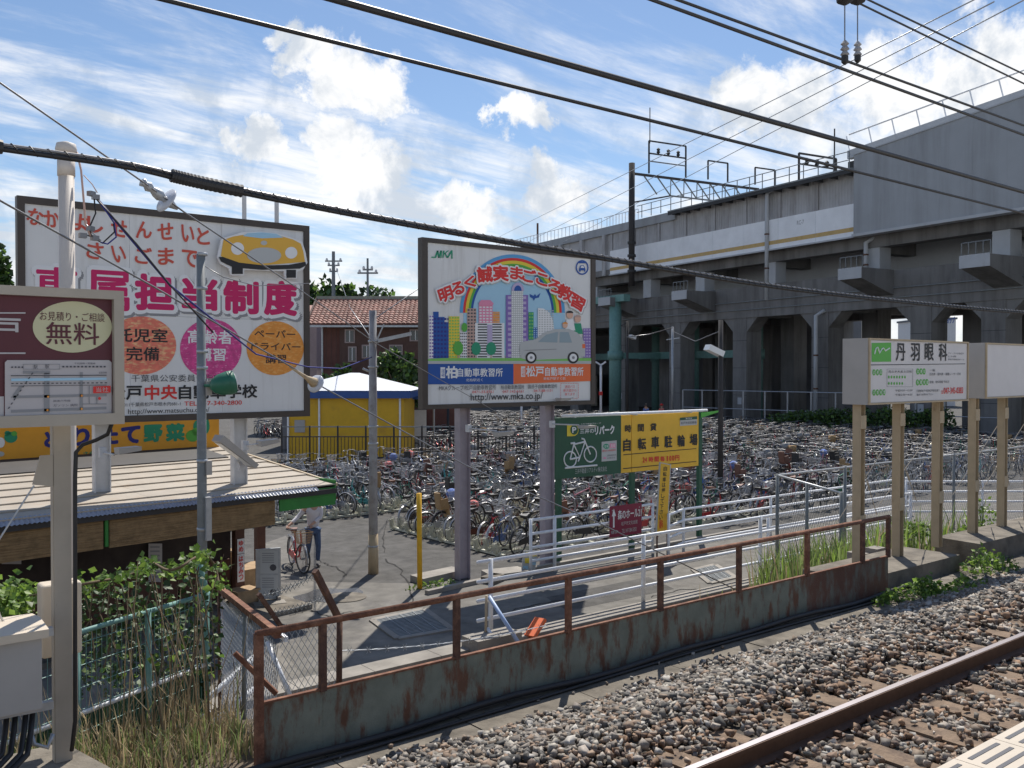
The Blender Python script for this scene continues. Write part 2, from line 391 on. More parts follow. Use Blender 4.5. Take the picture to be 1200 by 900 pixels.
# numpy mesh for very many alike pieces
def np_mesh(name, V, F, mats, midx=None, smooth=False):
    me = bpy.data.meshes.new(name); n = len(F); k = F.shape[1]
    me.vertices.add(len(V)); me.vertices.foreach_set('co', V.astype(np.float32).ravel())
    me.loops.add(n*k); me.loops.foreach_set('vertex_index', F.astype(np.int32).ravel())
    me.polygons.add(n); me.polygons.foreach_set('loop_start', np.arange(0, n*k, k, dtype=np.int32))
    for m in mats: me.materials.append(M[m])
    if midx is not None: me.polygons.foreach_set('material_index', midx.astype(np.int32))
    if smooth: me.polygons.foreach_set('use_smooth', np.ones(n, dtype=bool))
    me.update(calc_edges=True); return me
def np_obj(name, me, parent=None):
    o = bpy.data.objects.new(name, me); COL.objects.link(o)
    if parent: o.parent = parent; o.location = -WL[parent.name]
    WL[o.name] = Vector((0, 0, 0)); return o
def leaf_mesh(name, P, size, mats, midx=None, aspect=.55, flat=0.):    # a folded leaf (two triangles-pairs) at each point
    n = len(P); d = rng.normal(size=(n, 3)); d[:, 2] *= (1-flat); d[:, 2] -= .2; d /= np.linalg.norm(d, axis=1)[:, None]
    u = rng.normal(size=(n, 3)); u[:, 2] += flat*3; s_ = np.cross(d, u); s_ /= np.linalg.norm(s_, axis=1)[:, None]; nn = np.cross(s_, d)
    L = (size*(.6+.8*rng.random(n)))[:, None] if np.isscalar(size) else size[:, None]
    w = L*aspect*.5
    V = np.stack([P, P+d*L*.45+s_*w+nn*w*.35, P+d*L, P+d*L*.45-s_*w+nn*w*.35], 1).reshape(-1, 3)
    b = np.arange(n)[:, None]*4
    F = np.stack([b+np.array([0, 1, 2]), b+np.array([0, 2, 3])], 1).reshape(-1, 3)
    mi = None if midx is None else np.repeat(midx, 2)
    return np_mesh(name, V, F, mats, mi)
def blade_mesh(name, P, h, mats, midx=None, w=.012, lean=.45):
    n = len(P); a = rng.random(n)*6.283; hh = h*(.55+.75*rng.random(n)); ln = lean*hh*rng.random(n)
    dx = np.stack([np.cos(a), np.sin(a), np.zeros(n)], 1); sx = np.stack([-np.sin(a), np.cos(a), np.zeros(n)], 1)
    ww = w*(.7+.6*rng.random(n))[:, None]; up = np.array([0, 0, 1.])
    m1 = P+up*(hh*.55)[:, None]+dx*(ln*.35)[:, None]; tp = P+up*hh[:, None]*(1-.25*(ln/hh)[:, None])+dx*ln[:, None]
    V = np.stack([P-sx*ww, P+sx*ww, m1+sx*ww*.8, m1-sx*ww*.8, tp], 1).reshape(-1, 3); b = np.arange(n)[:, None]*5
    F = np.stack([b+np.array(t) for t in ((0, 1, 2), (0, 2, 3), (3, 2, 4))], 1).reshape(-1, 3)
    mi = None if midx is None else np.repeat(midx, 3)
    return np_mesh(name, V, F, mats, mi)

# ------------------------------------------------------------------ sign planes, flat print and lettering
class Plane:
    def __init__(s, o, ang=0.):
        s.o = Vector(o); s.x = Vector((math.cos(R(ang)), math.sin(R(ang)), 0)); s.n = Vector((math.sin(R(ang)), -math.cos(R(ang)), 0)); s.ang = ang
    def hit(s, u, v):
        r = ray(u, v); t = (s.o-CP).dot(s.n)/r.dot(s.n); return CP+r*t
    def az(s, u, v):
        p = s.hit(u, v); return (p-s.o).dot(s.x), p.z
    def w(s, a, z, off=0.): 
        p = s.o+s.x*a+s.n*off; return Vector((p.x, p.y, z))
STEP = .0035
def flat(parent, name, pl_, pts, m, layer=1, px=True):
    b = MB(); q = [pl_.az(*p) if px else p for p in pts]
    b.add([pl_.w(a, z, STEP*layer) for a, z in q], [tuple(range(len(q)))]); return b.build(name, m, parent)
def flats(parent, name, pl_, polys, m, layer=1, px=True):
    b = MB()
    for pts in polys:
        q = [pl_.az(*p) if px else p for p in pts]; b.add([pl_.w(a, z, STEP*layer) for a, z in q], [tuple(range(len(q)))])
    return b.build(name, m, parent)
def circ(u, v, ru, rv=None, n=28, a0=0, a1=360):
    rv = ru if rv is None else rv
    return [(u+ru*math.cos(R(a0+(a1-a0)*i/n)), v-rv*math.sin(R(a0+(a1-a0)*i/n))) for i in range(n+(a1-a0 != 360))]
def rect(u0, v0, u1, v1): return [(u0, v0), (u1, v0), (u1, v1), (u0, v1)]
_tx = {}
def text_src(s, bold):
    k = (s, bold)
    if k not in _tx:
        c = bpy.data.curves.new('lettering', 'FONT'); c.body = s; c.offset = bold; c.resolution_u = 3
        o = bpy.data.objects.new('lettering', c); COL.objects.link(o)
        bpy.context.view_layer.update(); dg = bpy.context.evaluated_depsgraph_get()
        me = bpy.data.meshes.new_from_object(o.evaluated_get(dg)); bpy.data.objects.remove(o)
        co = np.zeros(len(me.vertices)*3, dtype=np.float32); me.vertices.foreach_get('co', co); co = co.reshape(-1, 3)
        fs = [tuple(p.vertices) for p in me.polygons]; bpy.data.meshes.remove(me); bpy.data.curves.remove(c)
        _tx[k] = (co, fs)
    return _tx[k]
def text(parent, s, pl_, u0, v0, u1, v1, m, layer=2, bold=.01, rot=0., grow=0., name='lettering', mb=None, shear=0.):
    """fit the string into the box of the photograph's pixels, on the sign's plane; rot about its centre (degrees)"""
    uc, vc = (u0+u1)/2, (v0+v1)/2
    a0 = pl_.az(u0, vc)[0]; a1 = pl_.az(u1, vc)[0]; z1 = pl_.az(uc, v0)[1]; z0 = pl_.az(uc, v1)[1]
    ca, cz = pl_.az(uc, vc); w, h = a1-a0, z1-z0
    co, fs = text_src(s, 0.); mn = co.min(0); mxx = co.max(0); ext = np.maximum((mxx-mn)[:2], .05)
    q0 = (co[:, :2]-(mn+mxx)[:2]/2)/ext
    # a heavier stroke is several copies of the outline nudged round a small circle, each a hair proud of the last
    ch = h/max(ext[1], .4)*.75 if len(s) > 1 else h
    e = bold*(1.0 if len(s) == 1 else .9)*ch
    k = 0 if bold <= 0 else (6 if bold < .04 else 12)
    offs = [(0., 0.)]+[(e*math.cos(6.283*i/k), e*math.sin(6.283*i/k)) for i in range(k)]
    if bold > .09: offs += [(e*.5*math.cos(6.283*i/8), e*.5*math.sin(6.283*i/8)) for i in range(8)]
    sh_ = np.array([w-(2*e if grow == 0 and bold < .09 else 0), h-(2*e if grow == 0 and bold < .09 else 0)])*(1+grow)
    c, sn = math.cos(R(rot)), math.sin(R(rot)); b = mb or MB()
    for i, (ox, oz) in enumerate(offs):
        q = q0*sh_; qx = q[:, 0]+q[:, 1]*shear+ox; qy = q[:, 1]+oz
        x = qx*c-qy*sn; y = qx*sn+qy*c
        b.add([pl_.w(ca+float(p), cz+float(r_), STEP*layer+.00012*i) for p, r_ in zip(x, y)], fs)
    return None if mb else b.build(name, m, parent)
def vtext(parent, s, pl_, u0, v0, u1, v1, m, layer=2, bold=.02, gap=.12):
    n = len(s); h = (v1-v0)/n; b = MB()
    for i, ch in enumerate(s): text(None, ch, pl_, u0, v0+h*(i+gap/2), u1, v0+h*(i+1-gap/2), m, layer, bold, mb=b)
    return b.build('lettering', m, parent)
def spaced(parent, s, pl_, u0, v0, u1, v1, dv, m, layer=2, bold=.02, cw=.8, grow=0.):
    """each character on its own, evenly spaced from u0 to u1; dv = drop of the line from first to last"""
    n = len(s); b = MB(); st = (u1-u0)/n
    for i, ch in enumerate(s):
        c = u0+st*(i+.5); o = dv*(i/(max(n-1, 1)))
        text(None, ch, pl_, c-st*cw/2, v0+o, c+st*cw/2, v1+o, m, layer, bold, mb=b, grow=grow)
    return b.build('lettering', m, parent)
# ================================================================== THE GROUND
g = MB(); g.add([(-700, 12.0, -.012), (1500, 12.0, -.012), (1500, 2600, -.012), (-700, 2600, -.012)], [(0, 1, 2, 3)])
struct(g, 'ground', 'asphalt')
sheet([(-60, 12.2, -.004), (120, 12.2, -.004), (120, 140, -.004), (-60, 140, -.004)], 'parking_lot', 'asphalt')
sheet([(-40, 12.2, .0), (9.2, 12.2, .0), (9.4, 18.3, .0), (8.4, 22, .0), (8.7, 26, .0), (9.5, 45, .0), (-40, 45, .0)], 'street', 'street')
sheet([(9.2, 12.2, .001), (60, 12.2, .001), (60, 16.0, .001), (13.2, 16.0, .001), (10.9, 16.9, .001), (9.4, 18.3, .001)], 'path', 'path')
# embankment that carries the railway (a long section swept along the track)
prof = [(12.0, -.3), (12.0, .02), (9.5, .93), (7.35, 1.68), (6.95, 1.71), (5.75, 1.71), (4.8, 1.94), (1.9, 1.94), (1.9, -.3)]
e = MB(); xs = [-40, -10, -2, 2, 6, 10, 14, 20, 30, 60, 140]
for x in xs: e.v += [(x, y, z) for y, z in prof]
k = len(prof)
for i in range(len(xs)-1):
    for j in range(k-1): e.f.append((i*k+j, i*k+j+1, (i+1)*k+j+1, (i+1)*k+j)); e.m.append(0 if j < 4 else (0 if j < 5 else 1))
struct(e, 'embankment', ['soil', 'ballast_bed'])
# patched surfacing and cracks
def blob(name, u, v, rx, ry, z, m, n=16):
    c = PZ(u, v, z); return sheet([(c.x+rx*math.cos(6.283*i/n)*(1+.18*math.sin(i*2.3)), c.y+ry*math.sin(6.283*i/n)*(1+.2*math.cos(i*1.7)), z) for i in range(n)], name, m)
P4_ = [PZ(u, v, .003) for u, v in ((640, 700), (760, 676), (790, 690), (665, 716))]; sheet([tuple(p) for p in P4_], 'road_patch', 'asphalt')
P4_ = [PZ(u, v, .004) for u, v in ((330, 760), (372, 742), (420, 792), (372, 812))]; sheet([tuple(p) for p in P4_], 'road_patch', 'path')
P4_ = [PZ(u, v, .003) for u, v in ((300, 640), (335, 628), (352, 648), (330, 668))]; sheet([tuple(p) for p in P4_], 'road_patch', 'path')
blob('damp_patch', 384, 697, .75, .5, .006, 'damp')
ck = MB()
for pts_ in (((372, 655), (384, 661), (394, 664), (406, 672), (404, 676)), ((340, 720), (362, 715), (388, 722), (410, 717), (432, 724)), ((600, 715), (640, 706), (690, 700), (735, 688)), ((450, 655), (470, 668), (484, 700), (480, 716)), ((455, 610), (448, 630), (452, 650)), ((760, 700), (800, 690), (850, 690))):
    q_ = [PZ(u+random.uniform(-1, 1), v, .009) for u, v in pts_]; fine = []
    for a_, b2_ in zip(q_, q_[1:]):
        for t_ in range(6): fine.append(a_.lerp(b2_, t_/6)+Vector((random.uniform(-.05, .05), random.uniform(-.05, .05), 0)))
    for a_, b2_ in zip(fine, fine[1:]):
        d_ = (b2_-a_).normalized(); s_ = Vector((-d_.y, d_.x, 0))*random.uniform(.008, .02); ck.add([a_-s_, b2_-s_, b2_+s_, a_+s_], [(0, 1, 2, 3)])
tag(ck.build('pavement_cracks', 'crack'), kind='stuff')
kb = MB()
for i in range(60): kb.box((-20+i*1.2, 12.25, .05), (1.19, .42, .14))
struct(kb, 'kerb', 'concrete')
# concrete walkway strip beside the fence: slabs
cs = struct(MB().box((20, 6.03, 1.69), (70, .60, .06)), 'concrete_strip', 'concrete_dirty')
slab = MB().box((0, 0, 0), (1.188, .58, .03)).mesh('slab', 'concrete_dirty')
for i in range(22): piece(slab, 'slab', cs, (.2+i*1.2, 6.03, 1.728+random.uniform(-.003, .003)))

# ------------------------------------------------------------------ railway track
TR = thing('railway_track', 'rusty railway track on brown wooden sleepers in stone ballast beside the platform', 'railway track', (0, 3.3, 1.94))
def rail_profile(y):
    b = MB(); z0 = 1.955
    pr = [(-.062, 0), (.062, 0), (.062, .012), (.010, .03), (.010, .105), (.033, .118), (.033, .145), (-.033, .145), (-.033, .118), (-.010, .105), (-.010, .03), (-.062, .012)]
    b.extr(pr, (-15, y, z0), (0, 1, 0), (0, 0, 1), (75, 0, 0))
    b.mi = 1; b.box((22.5, y, z0+.147), (75, .05, .005)); return b
for y in (3.84, 2.77): rail_profile(y).build('rail', ['rail_steel', 'rail_top'], TR)
sl = [MB().box((0, 0, 0), (.21, 2.15, .11)).mesh('sleeper', 'sleeper') for _ in range(1)]
clip = MB().box((0, 0, .0), (.15, .26, .02)).box((0, .1, .02), (.035, .05, .04)).box((0, -.1, .02), (.035, .05, .04)).mesh('tie_plate', 'rail_steel')
for i in range(46):
    x = 1.2+i*.60+random.uniform(-.04, .04)
    o = piece(sl[0], 'sleeper', TR, (x, 3.3+random.uniform(-.05, .05), 1.905), rot=(0, 0, random.uniform(-.025, .025)))
    p = bpy.data.objects.new('tie_plate', clip); COL.objects.link(p); p.parent = o; p.location = (0, .54, .057)

# ------------------------------------------------------------------ ballast
def ico(n):       # sharp-edged crushed stones: boxes with every corner knocked about
    out = []
    base = np.array([(x, y, z) for x in (-1, 1) for y in (-1, 1) for z in (-1, 1)])*.62
    F = np.array([(0, 1, 3), (0, 3, 2), (4, 6, 7), (4, 7, 5), (0, 4, 5), (0, 5, 1), (2, 3, 7), (2, 7, 6), (0, 2, 6), (0, 6, 4), (1, 5, 7), (1, 7, 3)])
    for _ in range(n):
        v = base*(1+rng.uniform(-.55, .3, (8, 3))); v *= rng.uniform(.45, 1.5, (1, 3)); out.append(v)
    return out, F
def stones(name, P, sz, m):
    sh, F = ico(24); n = len(P); idx = rng.integers(0, 24, n); A = np.array(sh)[idx]
    a = rng.random(n)*6.283; b_ = rng.random(n)*3.14; ca, sa, cb, sb = np.cos(a), np.sin(a), np.cos(b_), np.sin(b_)
    x, y, z = A[..., 0], A[..., 1], A[..., 2]
    y2 = y*cb[:, None]-z*sb[:, None]; z2 = y*sb[:, None]+z*cb[:, None]
    x3 = x*ca[:, None]-y2*sa[:, None]; y3 = x*sa[:, None]+y2*ca[:, None]
    V = np.stack([x3, y3, z2], 2)*(sz*.5)[:, None, None]+P[:, None, :]
    FF = (F[None]+np.arange(n)[:, None, None]*8).reshape(-1, 3)
    return np_obj(name, np_mesh(name, V.reshape(-1, 3), FF, [m]))
def bed_z(y): return np.interp(y, [1.9, 4.8, 5.75, 9], [1.95, 1.95, 1.75, 1.73])
def scatter(n, x0, x1, y0, y1, pw=1.):
    x = x0+(x1-x0)*rng.random(n)**pw; y = y0+(y1-y0)*rng.random(n); return x, y
P = []; SZ = []
for n, x0, x1, s0, s1 in ((22000, 1.5, 9, .038, .082), (15000, 9, 17, .048, .09), (9000, 17, 34, .06, .11)):
    x, y = scatter(n, x0, x1, 2.0, 5.92)
    edge = 5.80+.05*np.sin(x*2.1)+.04*np.sin(x*5.3+1); keep = (y < edge)
    ph = ((x-1.2+.14) % .60); over = (ph < .28) & (y > 2.2) & (y < 4.38)
    keep &= ~(over & (rng.random(n) < .93)); keep &= ~(np.abs(y-3.84) < .075)
    x, y, over = x[keep], y[keep], over[keep]
    hump = np.where((y > 4.1) & (y < 5.5), .06*np.sin((y-4.1)/1.4*3.14), 0)
    z = bed_z(y)+hump+rng.random(len(x))*.035+.0; z[over] += .02
    z[(y < 4.4)] -= .012
    P.append(np.stack([x, y, z], 1)); SZ.append(s0+(s1-s0)*rng.random(len(x))**1.5)
P = np.concatenate(P); SZ = np.concatenate(SZ)
near = (P[:, 1] < 4.6) & (rng.random(len(P)) < .5)
tag(stones('ballast', P[~near], SZ[~near], 'gravel'), kind='stuff')
tag(stones('rusty_ballast', P[near], SZ[near], 'gravel_rust'), kind='stuff')
# loose stones lying out on the strip
x, y = scatter(60, 2.5, 14, 5.8, 6.2); P = np.stack([x, y, np.full(60, 1.755)], 1)
tag(stones('loose_stones', P, .02+.03*rng.random(60), 'gravel'), kind='stuff')

# ------------------------------------------------------------------ platform
pf = struct(MB().box((6, .0, 2.96), (40, 3.5, .10)).box((6, .35, 2.5), (40, 2.7, .84)), 'platform', ['platform_side'])
ps = MB(); 
tl = MB().box((0, 0, 0), (.326, .296, .04)); tl.mi = 1
for q in range(5): tl.box((0, .148-.042-.055*q, .0206), (.25, .018, .003))
plate = tl.mesh('edge_plate', ['platform', 'slot_dark'])
for i in range(26):
    for j in range(3): piece(plate, 'edge_plate', pf, (2.86+i*.33, 1.636-j*.30, 3.03))

# ================================================================== THE RUSTY FENCE
FX0 = PY(303, 745, 6.3).x; FX1 = PY(1041, 607, 6.3).x
ZT = 2.72; ZP = 2.22; ZB = 1.71
RF = thing('steel_plate_fence', 'low fence of rusty teal steel plates with a rusty handrail beside the railway', 'fence', (FX0, 6.3, ZB))
posts = [FX0]+[PY(u, v, 6.3).x for u, v in ((378, 740), (535, 705), (666, 682), (774, 662), (866, 645), (946, 630), (1011, 618))]+[FX1]
MB().path([(FX0-.02, 6.3, ZT), (FX1+.02, 6.3, ZT)], .026, 10).build('top_rail', 'rust', RF, True)
for i, x in enumerate(posts):
    MB().box((x, 6.3, (ZT+(ZP if i else ZB))/2-.01), (.05 if i else .06, .045, ZT-(ZP if i else ZB)+.02)).build('post', 'rust_dark' if i % 3 else 'rust', RF)
px_ = posts
for i in range(len(px_)-1):
    a, b_ = px_[i]+(.001 if i else .03), px_[i+1]-.001
    MB().box(((a+b_)/2, 6.305, (ZB+ZP)/2+.02), (b_-a, .012, ZP-ZB-.04)).build('plate', 'rusty_plate_heavy' if i > 5 else 'rusty_plate', RF)
    MB().box(((a+b_)/2, 6.302, ZP-.004), (b_-a, .035, .016)).build('middle_rail', 'rust', RF)
    MB().box(((a+b_)/2, 6.30, ZB+.03), (b_-a, .03, .03)).build('bottom_rail', 'rust_dark', RF)
# cables lying along its foot
pts = [(x, 6.2+.02*math.sin(x*1.7), 1.79+.015*math.sin(x*2.9)) for x in [1+i*.4 for i in range(26)]]+[(11.6, 6.2, 1.79), (12.2, 6.25, 1.77)]
tag(MB().path(pts, .03, 8).build('cable_conduit', 'black_rubber', None, True), 'thick black cable conduit lying along the foot of the rusty fence', 'cable')
pts = [(x, 6.13+.03*math.sin(x*.9+1), 1.762) for x in [1+i*.5 for i in range(21)]]
tag(MB().path(pts, .014, 6).build('track_cable', 'black_rubber', None, True), 'thin black cable lying on the concrete strip beside the black conduit', 'cable')

# ------------------------------------------------------------------ chain-link panels
def chain(mb, p0, p1, z0a, z1a, z0b, z1b, pitch=.075, r=.0028):
    """two families of straight wires woven into diamonds, between p0 and p1 (plan points)"""
    p0 = Vector(p0); p1 = Vector(p1); L = (p1-p0).length; d = (p1-p0)/L; nn = Vector((-d.y, d.x))
    H = max(z1a-z0a, z1b-z0b)
    def top(s): return z1a+(z1b-z1a)*s/L
    def bot(s): return z0a+(z0b-z0a)*s/L
    zmin = min(z0a, z0b)
    for sg in (1, -1):
        n = int((L+H*.8)/pitch)+2
        for i in range(-int(H/pitch)-1, n+int(H/pitch)):
            s0 = i*pitch; pts = []
            st = 24
            for q in range(st+1):
                z = zmin+(max(z1a, z1b)-zmin)*q/st; s = s0+sg*(z-zmin)*.62
                if 0 <= s <= L and bot(s) <= z <= top(s): pts.append((s, z))
            if len(pts) > 1:
                a, b = pts[0], pts[-1]; off = nn*(.004*sg)
                mb.tube((*(p0+d*a[0]+off), a[1]), (*(p0+d*b[0]+off), b[1]), r, 3, caps=False)
def rail_fence(name, label, pts, tops, zb, m='rail_white', group=None, post_every=3.7, r=.034, pr=.036, t0=0.):
    """pipe fence along a polyline in plan; tops = heights of its rails"""
    th = thing(name, label, 'fence', (*pts[0], zb), group)
    for h in tops: MB().path([(*p, h) for p in pts], r, 8).build('rail', m, th, True)
    for a, b in zip(pts, pts[1:]):
        a = Vector(a); b = Vector(b); L = (b-a).length; n = max(1, round(L/post_every))
        for i in range(n+1):
            if i == n and b != Vector(pts[-1]): continue
            p = a+(b-a)*i/n
            MB().path([(*p, zb), (*p, max(tops)+.03)], pr, 8).build('post', m, th, True)
    return th
RT = [1.38, 1.05, .73, .40]
NX = [PY(u, v, 12.5).x for u, v in ((575, 660), (754, 630), (891, 605), (1067, 573))]
NF = thing('pipe_handrail', 'white four-rail pipe fence along the kerb nearest the railway', 'fence', (NX[0], 12.5, .12))
for h in RT: MB().path([(NX[0]-.28, 12.5, h), (NX[-1], 12.5, h)], .035, 8).build('rail', 'rail_white', NF, True)
for x in NX+[(NX[2]+NX[3])/2]: MB().path([(x, 12.5, .1), (x, 12.5, 1.41)], .042, 10).build('post', 'rail_white', NF, True)
a = PY(622, 600, 16.0); b_ = PY(765, 588, 16.0)
F1 = rail_fence('pipe_handrail', 'white pipe fence in front of the green and yellow parking sign', [(a.x, 16.0), (b_.x, 16.0)], [1.24, .93, .62, .32], 0, post_every=4.0)
MB().path([(PY(650, 600, 16).x, 16.0, 0), (PY(650, 600, 16).x, 16, 1.27)], .04, 8).build('post', 'rail_white', F1, True)
a = PY(801, 595, 15.5); b_ = PY(1062, 561, 15.5)
F2 = rail_fence('pipe_handrail', 'long white pipe fence between the bicycles and the path, right of the parking sign', [(a.x-1.0, 15.1), (a.x, 15.5), (b_.x, 15.5)], [1.12, .84, .56, .28], 0, post_every=4.2)
c_ = PD(1062, 561, 27.6); dd = PD(1330, 565, 27.6)
rail_fence('pipe_handrail', 'white pipe fence seen behind the chain-link fence under the clinic sign', [(c_.x, c_.y), (dd.x, dd.y)], [1.3, 1.0, .7, .4], 0, post_every=2.2)
rail_fence('pipe_handrail', 'white pipe fence along the middle of the ramp, behind the kerb fence', [(PY(900, 600, 13.9).x, 13.9), (PY(1060, 600, 13.9).x, 13.9)], [1.0, .72, .45], 0, post_every=3)

# chain-link fences on the bank
CX0 = PY(911, 557, 12.0); CXn = PY(986, 578, 9.6)
CF1 = thing('chain_link_fence', 'tall grey chain-link fence on the bank behind the clinic sign posts', 'fence', (CX0.x, 12.0, 0))
zt = CX0.z; ztn = CXn.z
end = PY(1200, 524, 12.0)
MB().path([(CXn.x, 9.6, ztn), (CX0.x, 12.0, zt), (end.x+9, 12.0, zt)], .024, 8).build('top_rail', 'galv', CF1, True)
cp_x = [CX0.x+i*2.6 for i in range(9)]
for x in cp_x: MB().path([(x, 12.0, 0), (x, 12.0, zt+.03)], .038, 8).build('post', 'grey_post', CF1, True)
MB().path([(CXn.x, 9.6, .8), (CXn.x, 9.6, ztn+.02)], .036, 8).build('post', 'grey_post', CF1, True)
mx_, my_ = (CXn.x+CX0.x)/2, 10.8
MB().path([(mx_, my_, .3), (mx_, my_, (zt+ztn)/2)], .034, 8).build('post', 'grey_post', CF1, True)
b = MB(); chain(b, (CX0.x+3.0, 12.02), (end.x+8, 12.02), .15, zt-.02, .15, zt-.02, .11, .0032); tag(b.build('wire_mesh', 'galv', CF1), kind='stuff')
b = MB(); chain(b, (CXn.x, 9.6), (CX0.x, 12.0), 1.0, ztn-.02, .2, zt-.02, .10, .0032); tag(b.build('wire_mesh', 'grey_post', CF1), kind='stuff')

# ------------------------------------------------------------------ left corner: leaning angle posts with barbed wire, chain-link
A0 = PY(258, 690, 9.4); A1 = PY(326, 744, 6.95)
CL = thing('chain_link_fence', 'chain-link fence with rusty angle-iron top climbing from the weeds to the plate fence', 'fence', (A1.x, A1.y, 1.8))
MB().bar(A0, A1, .055, .055).build('top_rail', 'rust', CL)
MB().bar(A0+Vector((.07, 0, -.05)), A1+Vector((.07, 0, -.05)), .03, .04).build('top_rail', 'rail_white', CL)
MB().path([(A0.x, A0.y, .9), A0], .03, 8).build('post', 'rust_dark', CL, True)
mp_ = (A0+A1)/2
MB().path([(mp_.x-.02, mp_.y, 1.3), mp_], .025, 8).build('post', 'grey_post', CL, True)
b = MB(); chain(b, (A0.x, A0.y), (A1.x, A1.y), 1.0, A0.z-.03, 1.7, A1.z-.03, .062, .0032); tag(b.build('wire_mesh', 'galv', CL), kind='stuff')
B0 = PY(397, 803, 6.9); B1 = PY(398, 724, 6.9); B2 = PY(369, 669, 6.8)
MB().path([(B0.x, 6.9, 1.75), (B1.x, 6.9, B1.z)], .026, 8).build('post', 'rust_dark', CL, True)
MB().bar((B1.x, 6.9, B1.z-.02), B2, .045, .045).build('arm', 'rust_dark', CL)
D1 = PY(332, 738, 6.95); D2 = PY(303, 696, 6.9)
MB().bar(D1, D2, .03, .03).build('arm', 'rust_dark', CL)
b = MB(); chain(b, (A1.x, 6.93), (B1.x, 6.93), 1.75, D1.z, 1.75, B1.z-.0, .055, .0028); tag(b.build('wire_mesh', 'galv', CL), kind='stuff')
MB().bar(PY(275, 765, 6.75), PY(324, 813, 6.6), .035, .035).build('brace', 'rust', CL)
MB().path([PY(313, 752, 7.2), PY(342, 820, 6.9)], .02, 8).build('brace', 'rail_white', CL, True)
def barbed(pa, pb, sag=.03, r=.0028):
    b = MB(); pa = Vector(pa); pb = Vector(pb); n = 26
    for ph in (0, math.pi):
        b.path([pa+(pb-pa)*(i/n)+Vector((0, 0, -sag*4*(i/n)*(1-i/n)+.006*math.sin(i*1.9+ph))) for i in range(n+1)], r, 3, caps=False)
    for i in range(1, n, 2):
        p = pa+(pb-pa)*(i/n)+Vector((0, 0, -sag*4*(i/n)*(1-i/n)))
        b.tube(p+Vector((-.02, 0, .03)), p+Vector((.02, 0, -.03)), r, 3, caps=False); b.tube(p+Vector((.02, .0, .03)), p+Vector((-.02, 0, -.03)), r, 3, caps=False)
    return b
for t in (.05, .5, .95): barbed(D2+(D1-D2)*t, B2+(B1-B2)*t).build('barbed_wire', 'grey_post', CL)
tag(barbed((B1.x, 6.9, PY(392, 764, 6.9).z), (PY(640, 733, 7.3)), .05).build('barbed_wire', 'galv'), 'twin strands of pale barbed wire strung low behind the rusty handrail', 'barbed wire')
# white pipes in the gap behind
WP = thing('pipe_gate', 'two sloping white pipes of a gate behind the chain-link at the corner', 'gate', (2.3, 9.2, .9))
for p, q in (((300, 768), (222, 838)), ((304, 802), (250, 846))): MB().path([PY(*p, 9.3), PY(*q, 8.9)], .03, 8).build('pipe', 'rail_white', WP, True)
# braces at the end of the kerb fence
ST = thing('fence_stay', 'pale blue pipe stays leaning from a thin brown stake by the kerb fence', 'stay', (NX[0]-.1, 12.3, .1))
MB().path([PY(570, 698, 12.2), PY(569, 762, 12.2)], .022, 8).build('stake', 'tan_steel', ST, True)
MB().path([PY(573, 699, 12.2), PY(610, 757, 11.6)], .034, 8).build('stay', 'shed_blue_pale' if 'shed_blue_pale' in M else 'rail_white', ST, True)
MB().path([PY(571, 736, 12.2), PY(586, 762, 11.9)], .03, 8).build('stay', 'rail_white', ST, True)
bl = PY(560, 758, 12.1)
tag(MB().box((bl.x+.25, 12.05, .12), (.9, .45, .34)).build('concrete_block', 'concrete'), 'pale concrete footing block at the end of the white kerb fence', 'block')
q0 = PY(621, 746, 12.0); q1 = PY(632, 728, 12.0)
tag(MB().bar(q0, q1+Vector((.12, .1, 0)), .22, .05).build('warning_plate', 'print_orange_flat'), 'small faded orange plate leaning on the kerb behind the rusty handrail', 'plate')
# ================================================================== BILLBOARDS
def board_frame(th, y, x0, x1, z0, z1, fw, depth, cols, rows, m='board_white', fz=None):
    fz = fz or fw; xi0, xi1, zi0, zi1 = x0+fw, x1-fw, z0+fz, z1-fz
    nx, nz = cols, rows; sw = (xi1-xi0)/nx; sh = (zi1-zi0)/nz
    for i in range(nx):
        for j in range(nz):
            MB().box((xi0+sw*(i+.5), y+.02, zi0+sh*(j+.5)), (sw-.004, .035, sh-.004)).build('sheet', m, th)
    MB().box(((x0+x1)/2, y+.09, (z0+z1)/2), (x1-x0-.05, .1, z1-z0-.05)).build('back_frame', 'brown_frame', th)
    for c, d in ((((x0+x1)/2, y-.03+depth/2, z1-fz/2), (x1-x0, depth, fz)), (((x0+x1)/2, y-.03+depth/2, z0+fz/2), (x1-x0, depth, fz)),
                 ((x0+fw/2, y-.031+depth/2, (z0+z1)/2), (fw, depth, z1-z0-2*fz)), ((x1-fw/2, y-.031+depth/2, (z0+z1)/2), (fw, depth, z1-z0-2*fz))):
        MB().box(c, d).build('frame', 'brown_frame', th)
def hbeam(x, y, z0, z1, w=.2, f=.2, t=.018):
    return MB().box((x-w/2, y, (z0+z1)/2), (t, f, z1-z0)).box((x+w/2, y, (z0+z1)/2), (t, f, z1-z0)).box((x, y, (z0+z1)/2), (w-t, t, z1-z0))

